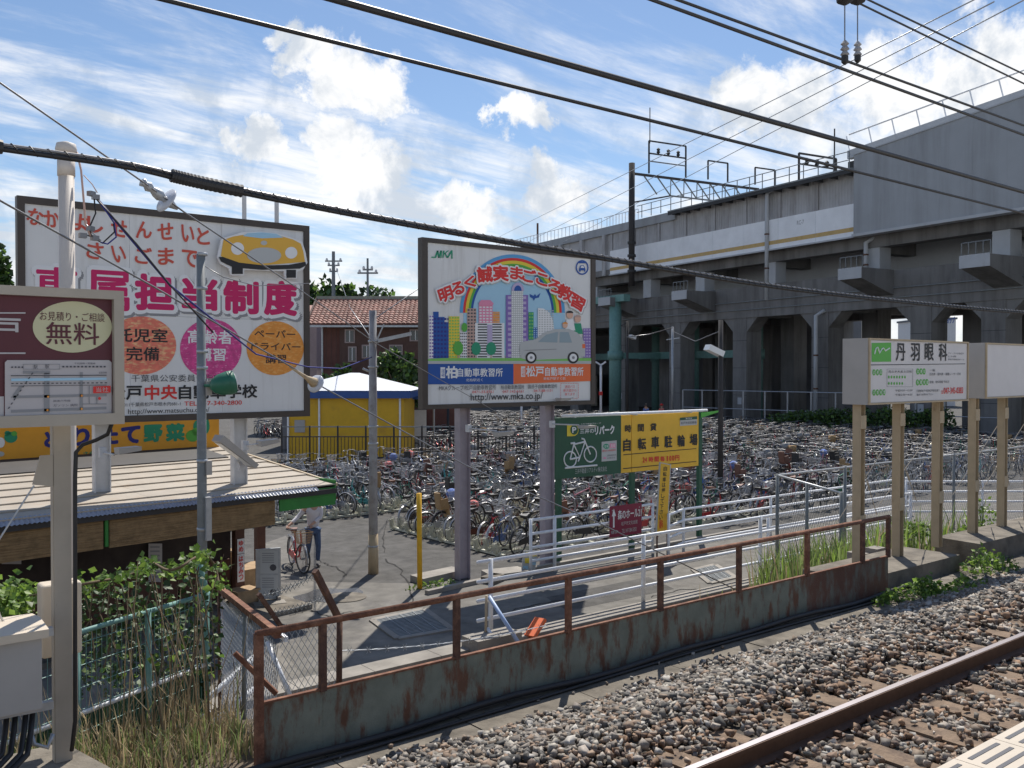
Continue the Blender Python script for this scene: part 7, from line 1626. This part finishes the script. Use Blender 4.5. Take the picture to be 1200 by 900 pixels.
# ================================================================== PEOPLE
def skin_body(name, verts, edges, m, parent, lv=2):
    me = bpy.data.meshes.new(name); me.from_pydata([v[:3] for v in verts], edges, []); o = bpy.data.objects.new(name, me); COL.objects.link(o)
    if m: me.materials.append(M[m])
    sk = o.modifiers.new('skin', 'SKIN'); sk.use_smooth_shade = True
    for i, v in enumerate(verts): d = me.skin_vertices[0].data[i]; r = v[3]; d.radius = r if isinstance(r, tuple) else (r, r)
    me.skin_vertices[0].data[0].use_root = True
    su = o.modifiers.new('sub', 'SUBSURF'); su.levels = lv; su.render_levels = lv
    o.parent = parent; WL[o.name] = Vector((0, 0, 0)); return o
def person(label, loc, rot, shirt, trousers, push=True, hat=None):
    t = thing('person', label, 'person', loc); t.rotation_euler = (0, 0, R(rot))      # faces +x locally
    # hands forward to the handlebar
    hz = 1.00
    body = [(0, 0, .93, (.15, .11)), (.01, 0, 1.10, (.14, .10)), (.03, 0, 1.28, (.17, .115)), (.035, 0, 1.40, (.12, .09)), (.05, 0, 1.49, .052), (.075, 0, 1.60, (.088, .075)), (.085, 0, 1.68, (.085, .075)),
            (.03, .17, 1.40, .058), (.10, .16, 1.16, .044), (.22, -.06, 1.05, .033), (.25, -.13, 1.03, .024), (.03, -.17, 1.40, .058), (.04, -.36, 1.20, .044), (.18, -.58, 1.06, .033), (.22, -.64, 1.03, .024)]
    if not push: body[8:11] = [(.0, .22, 1.15, .044), (.08, .22, .95, .033), (.10, .22, .88, .024)]; body[12:15] = [(.0, -.22, 1.15, .044), (.08, -.22, .95, .033), (.10, -.22, .88, .024)]
    ed = [(0, 1), (1, 2), (2, 3), (3, 4), (4, 5), (5, 6), (3, 7), (7, 8), (8, 9), (9, 10), (3, 11), (11, 12), (12, 13), (13, 14)]
    legs = [(0, 0, .92, (.15, .11)), (.0, .09, .84, .10), (.10, .10, .48, .066), (.04, .10, .13, .05), (0, -.09, .84, .10), (-.03, -.10, .48, .066), (-.20, -.10, .16, .05)]
    sh = [(x, y, z, (r if not isinstance(r, tuple) else r)) for x, y, z, r in body]
    o = skin_body('body', sh, ed, 'skin', t)
    shirt_v = [(x, y, z, (tuple(q*1.08 for q in r) if isinstance(r, tuple) else r*1.16)) for x, y, z, r in (body[0:4]+body[7:10]+body[11:14])]
    shirt_v[0] = (0, 0, .90, (.165, .125)); shirt_v[6] = tuple(Vector(body[8][:3]).lerp(Vector(body[9][:3]), .85))+(.040,); shirt_v[9] = tuple(Vector(body[12][:3]).lerp(Vector(body[13][:3]), .85))+(.040,)
    skin_body('shirt', shirt_v, [(0, 1), (1, 2), (2, 3), (3, 4), (4, 5), (5, 6), (3, 7), (7, 8), (8, 9)], shirt, t)
    skin_body('trousers', [(x, y, z, r) for x, y, z, r in legs], [(0, 1), (1, 2), (2, 3), (0, 4), (4, 5), (5, 6)], trousers, t)
    for (x, y, z) in ((.04, .10, .05), (-.19, -.10, .07)): skin_body('shoe', [(x-.06, y, z, (.045, .04)), (x+.05, y, z-.005, (.045, .035)), (x+.14, y, z-.015, (.038, .025))], [(0, 1), (1, 2)], 'shoe', t, 1)
    b = MB(); n = 12
    b.lathe([(.02, .115), (.07, .10), (.105, .04), (.108, -.03), (.095, -.07)], (.055, 0, 1.69), (-.15, 0, 1), 14); b.build('hair', 'hair', None).parent = t
    if hat: b = MB(); b.lathe([(.03, .14), (.09, .11), (.118, .05), (.12, .02), (.18, .0), (.18, -.01)], (.07, 0, 1.69), (0, 0, 1), 14); b.build('hat', hat, None).parent = t
    b = MB(); b.path([(.165, 0, 1.635), (.185, 0, 1.60), (.165, 0, 1.59)], .013, 5); b.build('nose', 'skin', None, True).parent = t
    for s in (-.03, .03): b = MB(); b.lathe([(.004, 0), (.009, .003), (.004, .006)], (.155, s, 1.64), (1, 0, 0), 8); b.build('eye', 'hair', None).parent = t
    b = MB(); b.path([(.16, -.022, 1.565), (.166, 0, 1.562), (.16, .022, 1.565)], .005, 4); b.build('mouth', 'print_redbrown', None).parent = t
    for s in (-1, 1): b = MB(); b.lathe([(.008, 0), (.028, .006), (.02, .014)], (.075, s*.082, 1.62), (0, s, 0), 8); b.build('ear', 'skin', None).parent = t
    # hands: palm, four fingers closed round the grip, thumb from the side
    hx_ = (.25, -.14, 1.02), (.22, -.66, 1.02)
    if not push: hx_ = (.10, .22, .86), (.10, -.22, .86)
    for i, (x, y, z) in enumerate(hx_):
        b = MB(); b.path([(x-.01, y, z), (x+.03, y, z-.005), (x+.07, y, z-.012)], [.022, .03, .026], 8); s = 1 if i else -1
        for k in range(4): yy = y+(-.03+.02*k); ln = (.9, 1., .95, .75)[k]; b.path([(x+.065, yy, z), (x+.095*ln+.01, yy, z-.012), (x+.10*ln+.005, yy, z-.045), (x+.075, yy, z-.055)], [.009, .0088, .008, .007], 6)
        b.path([(x+.02, y+s*.025, z-.005), (x+.05, y+s*.045, z-.025), (x+.075, y+s*.035, z-.045)], [.011, .010, .008], 6); b.build('hand', 'skin', None, True).parent = t
    return t
pp = PZ(367, 664, 0); pr = 258
person('person in white shirt and jeans walking a red bicycle past the hut', pp, pr, 'shirt_white', 'jeans')
pd_ = Vector((math.cos(R(pr)), math.sin(R(pr)), 0)); ps_ = Vector((-pd_.y, pd_.x, 0))
rb = bpy.data.objects.new('bicycle', None); COL.objects.link(rb); bp_ = pp+pd_*.10+ps_*(-.40); rb.location = bp_; rb.rotation_euler = (0, 0, R(pr))
tag(rb, 'red bicycle with a tan front basket being wheeled by the person in jeans', 'bicycle'); add_parts(rb, 'red', 0, 'basket_tan', 'chrome', 'saddle_brown', 0, .25, 2)
q = PD(757, 475, 78); person('person in a blue shirt far off among the bicycles, above the parking sign', (q.x, q.y, 0), -140, 'shirt_blue', 'jeans', False)
q = PD(775, 475, 78); person('person in a pink shirt and red hat far off among the bicycles', (q.x, q.y, 0), -120, 'shirt_pink', 'jeans', False, 'print_red')

# ================================================================== EQUIPMENT AT THE LOWER LEFT
def pbox(name, label, cat, y, u0, v0, u1, v1, dep, m, bev=0.):
    a, b_ = PY(u0, v0, y), PY(u1, v1, y); th = thing(name, label, cat, ((a.x+b_.x)/2, y+dep/2, min(a.z, b_.z)))
    o = MB().box(((a.x+b_.x)/2, y+dep/2, (a.z+b_.z)/2), (abs(b_.x-a.x), dep, abs(a.z-b_.z))).build('cabinet', m, th)
    if bev: md = o.modifiers.new('bevel', 'BEVEL'); md.width = bev; md.segments = 3
    return th, a, b_
th, a, b_ = pbox('relay_cabinet', 'large pale grey equipment cabinet with a white sloping lid at the lower left edge', 'cabinet', 6.15, -60, 764, 50, 832, .42, 'box_white', .012)
MB().extr([(-.02, 0), (-.02, .05), (.22, .075), (.45, .05), (.45, 0)], (a.x-.02, 6.13, a.z), (0, 1, 0), (0, 0, 1), (b_.x-a.x+.05, 0, 0)).build('lid', 'box_cream', th)
th, a, b_ = pbox('junction_box', 'cream rounded junction box behind the tall cream post at the lower left', 'box', 6.75, 49, 687, 97, 765, .16, 'box_cream', .02)
MB().box(((a.x+b_.x)/2+.03, 6.84, b_.z-.08), (.1, .08, .18)).build('gland', 'galv', th)
SRL = thing('support_rails', 'two horizontal steel angle rails bolted to the cream post beneath the equipment cabinet', 'rail', PY(30, 745, 6.42))
for (p, q) in (((-30, 758), (62, 739)), ((-30, 843), (62, 825))):
    MB().bar(PY(*p, 6.42), PY(*q, 6.42), .05, .05).build('rail', 'galv', SRL)
HSS = thing('conduit_hoses', 'black flexible hoses looping out below the grey equipment cabinet', 'hose', PY(25, 860, 6.5))
for u in (8, 18, 30, 38): MB().path([PY(u, 835, 6.45), PY(u-2, 858, 6.4), PY(u-6, 884, 6.3), PY(u-26, 905, 6.1)], .018, 7).build('hose', 'black_rubber', HSS, True)
MB().path([PY(34, 850, 6.45), PY(40, 872, 6.4), PY(56, 876, 6.4), PY(62, 860, 6.4)], .014, 7).build('hose', 'galv', HSS, True)
q0_, q1_ = PY(88, 875, 6.2), PY(135, 880, 6.2)
tag(MB().extr([(PY(-60, 880, 6.2).x, 6.2), (q1_.x-.02, 6.2), (q1_.x-.16, 6.85), (PY(-60, 880, 6.2).x, 6.85)], (0, 0, 1.7), (1, 0, 0), (0, 1, 0), (0, 0, .36)).build('concrete_footing', 'concrete_dirty'), 'concrete footing block under the tall cream post at the lower left', 'footing')

# green mesh fence with vines
g0, g1 = PY(-25, 765, 7.6), PY(245, 711, 8.6); gv = Vector((g1.x-g0.x, g1.y-g0.y, 0)); gl = gv.length; zg = 2.5
GF = thing('mesh_fence', 'green wire mesh fence overgrown with vines at the lower left', 'fence', (g0.x, g0.y, 1.3))
def gp_(t, z, off=0): return Vector((g0.x+gv.x*t, g0.y+gv.y*t, z))+Vector((-gv.y, gv.x, 0))/gl*off
for z, r_, m_ in ((zg, .022, 'teal_steel'), (1.84, .020, 'rail_white'), (1.38, .016, 'rail_white')): MB().path([gp_(0, z), gp_(1, z)], r_, 8).build('rail', m_, GF, True)
for t in (.02, .36, .68, .985): MB().path([gp_(t, 1.0), gp_(t, zg+.02)], .028, 8).build('post', 'teal_steel', GF, True)
b = MB(); n_ = int(gl/.05)
for i in range(n_): b.path([gp_(i/n_, 1.0), gp_(i/n_, zg)], .0025, 3, caps=False)
for i in range(8): b.path([gp_(0, 1.15+i*.18), gp_(1, 1.15+i*.18)], .0035, 3, caps=False)
tag(b.build('wire_mesh', 'teal_steel', GF), kind='stuff')
b = MB(); b.add([gp_(0, 1.0, .03), gp_(1, 1.0, .03), gp_(1, 1.80, .03), gp_(0, 1.80, .03)], [(0, 1, 2, 3)]); b.add([gp_(0, 1.0, .035), gp_(1, 1.0, .035), gp_(1, 1.80, .035), gp_(0, 1.80, .035)], [(3, 2, 1, 0)]); b.build('windbreak_sheet', 'green_paint', GF)
q = PY(232, 652, 8.7); tag(MB().path([PY(246, 716, 8.6), PY(231, 650, 8.6)], .032, 8).build('leaning_post', 'teal_steel', None, True), 'green post leaning left at the end of the vine-covered mesh fence', 'post')

# ================================================================== PLANTS
def pts_box(n, fn): return np.array([fn() for _ in range(n)])
def near_px(n, uv, d0, d1, su, sv_):
    out = []
    for _ in range(n):
        u, v = random.choice(uv); u += random.gauss(0, su); v += random.gauss(0, sv_); out.append(PD(u, v, random.uniform(d0, d1)))
    return np.array([tuple(p) for p in out])
VN = thing('climbing_vine', 'bright leafy vine running along the top of the green mesh fence', 'vine', gp_(.5, 1.5))
path_uv = [(0, 702), (12, 708), (30, 700), (50, 696), (75, 690), (100, 684), (122, 680), (145, 676), (165, 668), (178, 660), (196, 668), (212, 664), (226, 655), (240, 650), (252, 664), (256, 684)]
st_ = spline([PD(u, v, 8.0+.4*math.sin(i)) for i, (u, v) in enumerate(path_uv)], 5)
MB().path(st_, .012, 5).build('stem', 'stem', VN, True)
for k in range(16):
    u = random.uniform(60, 250); v0 = 690-(u-60)*.15; MB().path([PD(u, v0, 8.1), PD(u+random.uniform(-14, 14), v0+40, 8.0), PD(u+random.uniform(-25, 25), v0+random.uniform(60, 120), 7.9)], .006, 4).build('stem', 'stem', VN)
P1 = near_px(620, path_uv, 7.7, 8.5, 7, 5)
P2 = near_px(150, [(u, v) for u in range(95, 255, 10) for v in range(690, 790, 12) if (v-690)*.7+(u-95)*.1 < 80 or random.random() < .55], 7.6, 8.4, 8, 8)
o = np_obj('leaves', leaf_mesh('leaves', np.concatenate([P1, P2]), .062, ['leaf', 'leaf_bright'], rng.choice([0, 1], len(P1)+len(P2), p=[.7, .3]), .8, .3), VN); tag(o, kind='stuff')
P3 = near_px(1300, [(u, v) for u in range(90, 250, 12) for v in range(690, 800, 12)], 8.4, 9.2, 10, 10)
o = np_obj('shade_fill_leaves', leaf_mesh('leaves', P3, .065, ['leaf', 'leaf_dark'], rng.choice([0, 1], len(P3), p=[.06, .94]), .8, .3), VN); tag(o, kind='stuff')  # dark-coloured leaves added to stand in for the deep shade behind the fence
BH = thing('bush', 'bushy green shrub at the far left edge behind the equipment cabinet', 'bush', PD(10, 760, 8.6))
P4 = near_px(900, [(u, v) for u in range(-20, 40, 10) for v in range(690, 740, 12)], 8.0, 9.0, 8, 8); tag(np_obj('leaves', leaf_mesh('leaves', P4, .07, ['leaf', 'leaf_bright'], rng.choice([0, 1], len(P4)), .8, .3), BH), kind='stuff')
for k in range(6): MB().path([PD(10+k*4, 800, 8.6), PD(random.uniform(-20, 40), 715, 8.5)], .01, 4).build('stem', 'stem', BH)
def slope_z(y): return float(np.interp(y, [6.95, 7.35, 9.5, 12.0, 12.2], [1.71, 1.68, .93, .02, 0]))
def ground_pts(n, x0, x1, y0, y1): 
    x = rng.uniform(x0, x1, n); y = rng.uniform(y0, y1, n); return np.stack([x, y, np.array([slope_z(q) for q in y])], 1)
# dry reeds at the left corner
Pd = ground_pts(380, .2, 2.9, 6.95, 8.2); Pd = Pd[(Pd[:, 0]+.0 > .25)]
tag(np_obj('dry_reeds', blade_mesh('dry_reeds', Pd, .55, ['dry_grass', 'dry_grass', 'grass_green'], rng.choice([0, 1, 2], len(Pd), p=[.5, .3, .2]), .006, .55)), 'tangle of dry tan reeds and weeds on the bank at the lower left', 'reeds', kind='stuff')
Pd = ground_pts(1300, 1.2, 2.9, 6.55, 7.6); tag(np_obj('bank_grass', blade_mesh('bank_grass', Pd, .26, ['grass_green', 'dry_grass'], rng.choice([0, 1], len(Pd), p=[.4, .6]), .006, .7)), 'short mixed green and dry grass at the corner of the plate fence', 'grass', kind='stuff')
def stalk(u, v, d, h, lean):
    p = PD(u, v, d); return [p, p+Vector((lean*.3, 0, h*.5)), p+Vector((lean, .05, h))]
DS = thing('dry_stalks', 'tall dead brown stalks standing in front of the green mesh fence', 'plant', PD(190, 880, 7.2))
for k in range(46):
    u = random.gauss(195, 38); MB().path(stalk(u, random.uniform(850, 890), random.uniform(6.9, 7.7), random.uniform(.6, 1.35), random.uniform(-.25, .35)), [.006, .004, .002], 4).build('stalk', 'dry_grass' if k % 3 else 'stem', DS)
# tall grass on the bank behind the plate fence at right
Pg = ground_pts(1050, CXn.x-2.2, CXn.x+1.6, 7.8, 11.2); Pg = Pg[(Pg[:, 0]-CXn.x+2.2)*.9+(11.2-Pg[:, 1]) > 1.4]
tag(np_obj('tall_grass', blade_mesh('tall_grass', Pg, .75, ['grass_green', 'leaf_bright', 'dry_grass'], rng.choice([0, 1, 2], len(Pg), p=[.6, .25, .15]), .013, .7)), 'tall arching green grass on the bank behind the rusty fence end', 'grass', kind='stuff')
Pg = ground_pts(200, 13.5, 26, 8.2, 11.6); tag(np_obj('bank_weeds', blade_mesh('bank_weeds', Pg, .35, ['grass_green', 'dry_grass'], rng.choice([0, 1], len(Pg)), .008, .7)), 'thin weeds on the bank behind the sign posts', 'weeds', kind='stuff')
def weed(label, c, n, r, h, sz=.07, m=('leaf', 'leaf_bright'), name='weed_clump'):
    th = thing(name, label, 'weed', c); c = np.array(c); a = rng.random(n)*6.283; rr = r*np.sqrt(rng.random(n)); P = np.stack([c[0]+rr*np.cos(a)*1.4, c[1]+rr*np.sin(a)*.6, c[2]+h*rng.random(n)*(1-.6*(rr/r)**2)], 1)
    tag(np_obj('leaves', leaf_mesh('leaves', P, sz, list(m), rng.choice([0, 1], n), .6, .2), th), kind='stuff')
    for k in range(5): MB().path([(c[0], c[1], c[2]-.05), (c[0]+random.uniform(-r, r), c[1]+random.uniform(-r, r)*.5, c[2]+h*.8)], .005, 4).build('stem', 'leaf', th)
for u, v, n, r, h, l in ((1042, 706, 90, .22, .14, 'small weed at the end of the rusty fence foot'), (1072, 698, 150, .3, .2, 'green weed below the clinic sign footing'), (1088, 694, 120, .25, .22, 'weed clump below the right end of the clinic sign footing'), (1130, 690, 160, .38, .15, 'yellow-green ground weed on the ballast edge below the blank sign'),
                         (1150, 668, 170, .32, .35, 'upright weed against the longer footing'), (1170, 672, 140, .35, .3, 'rightmost leafy weed on the ballast edge'), (1110, 700, 110, .4, .08, 'flat yellowish weed patch among the stones')):
    p = PZ(u, v, 1.75); weed(l, tuple(p), n, r, h, .075)
for u, v, y, h, l in ((1070, 628, 8.2, .3, 'weed by the loose concrete blocks behind the clinic sign'), (1150, 622, 8.4, .7, 'leafy weed behind the posts of the blank sign'), (1128, 640, 7.6, .35, 'reddish weed between the clinic sign and blank sign posts')):
    p = PY(u, v, y); weed(l, tuple(p), 220, .4, h, .08)
p = PZ(497, 688, 0); weed('tuft of weeds at the foot of the yellow marker post', tuple(p), 60, .35, .12, .08); p = PZ(514, 686, 0); weed('low weed in front of the cracked kerb slab', tuple(p), 60, .35, .12, .08)

# trees and hedges
def tree(label, u, d, vb_, vt, wpx, n, sz, m=('leaf_dark', 'leaf'), cat='tree', name='tree', squash=1., lobes=9):
    p = PD(u, 434, d); z0_ = zz(vb_, d) if vb_ else 0; zt_ = zz(vt, d); W_ = wpx/FP*d/2; H_ = zt_-z0_
    th = thing(name, label, cat, (p.x, p.y, 0)); tr = MB(); top = Vector((p.x, p.y, z0_+H_*.6)); tr.path([(p.x, p.y, 0), (p.x+.1, p.y, z0_+H_*.3), top], [W_*.07+.05, W_*.05+.04, .03], 7)
    for k in range(5): a = random.random()*6.28; tr.path([(p.x, p.y, z0_+H_*.2+H_*.07*k), (p.x+W_*.6*math.cos(a), p.y+W_*.6*math.sin(a), z0_+H_*(.45+.1*k))], [W_*.03+.02, .02], 5)
    tr.build('trunk', 'trunk', th)
    P = []; L_ = [(random.uniform(-.65, .65), random.uniform(-.65, .65), random.uniform(.2, .85), random.uniform(.28, .5)) for _ in range(lobes)]
    for k in range(n):
        lx, ly, lz, lr = random.choice(L_); v = np.array([random.gauss(0, 1) for _ in range(3)]); v /= np.linalg.norm(v); v *= lr*random.random()**.35
        P.append((p.x+(lx+v[0])*W_, p.y+(ly+v[1])*W_, z0_+max(.0, (lz+v[2]*.8))*H_*squash))
    P = np.array(P); tag(np_obj('crown', leaf_mesh('crown', P, sz, list(m), rng.choice([0, 1], len(P), p=[.6, .4]), .7), th), kind='stuff'); return th
tree('dark tree behind the left billboard at the far left skyline', 2, 60, 400, 298, 60, 1500, .5)
tree('dark wooded tree left on the skyline behind the red-tiled house', 372, 140, 400, 337, 60, 1500, .9)
tree('rounded dark tree on the skyline behind the red-tiled house', 408, 130, 400, 335, 62, 1500, .9)
tree('dark distant tree at the left of the skyline gap', 345, 150, 400, 336, 60, 1200, .9)
tree('distant tree on the skyline above the grey-green roof', 445, 150, 400, 338, 70, 1200, .9)
tree('bushy dark green tree right of the weathered pole, in front of the red-brown house', 463, 53, 475, 414, 52, 1500, .32)
tree('second dark tree tucked against the left edge of the city billboard', 490, 55, 475, 414, 40, 1600, .32)
tree('low dark shrub behind the left end of the yellow shed roof', 384, 56, 480, 432, 50, 1200, .3)
for k, (u, d, w_, vt, l) in enumerate(((935, 66, 60, 484, 'dark hedge bush under the viaduct right of the drainpipe'), (972, 64, 60, 480, 'dark hedge bush left of the clinic sign posts'), (1010, 62, 60, 478, 'hedge bush behind the first clinic sign post'), (1050, 60, 60, 474, 'hedge bush behind the middle clinic sign posts'), (1094, 60, 56, 480, 'hedge bush under the gap between the clinic sign and blank sign'))):
    tree(l, u, d, 500, vt, w_, 1100, .22, cat='hedge', name='hedge_bush', lobes=14)
# dim fence before the viaduct
q0_, q1_ = PD(800, 492, 76), PD(1180, 492, 58); DFn = thing('wire_fence', 'dim wire fence in front of the viaduct piers and hedge', 'fence', (q0_.x, q0_.y, 0)); 
for i in range(14): p = q0_.lerp(q1_, i/13); MB().tube((p.x, p.y, 0), (p.x, p.y, 3.0), .06, 6).build('post', 'galv', DFn)
for z in (3.0, 1.6): MB().path([(q0_.x, q0_.y, z), (q1_.x, q1_.y, z)], .035, 5).build('rail', 'galv', DFn)

for o in bpy.data.objects:
    if o.get('label') and not 4 <= len(o['label'].split()) <= 16: print('LABEL', len(o['label'].split()), o['label'])
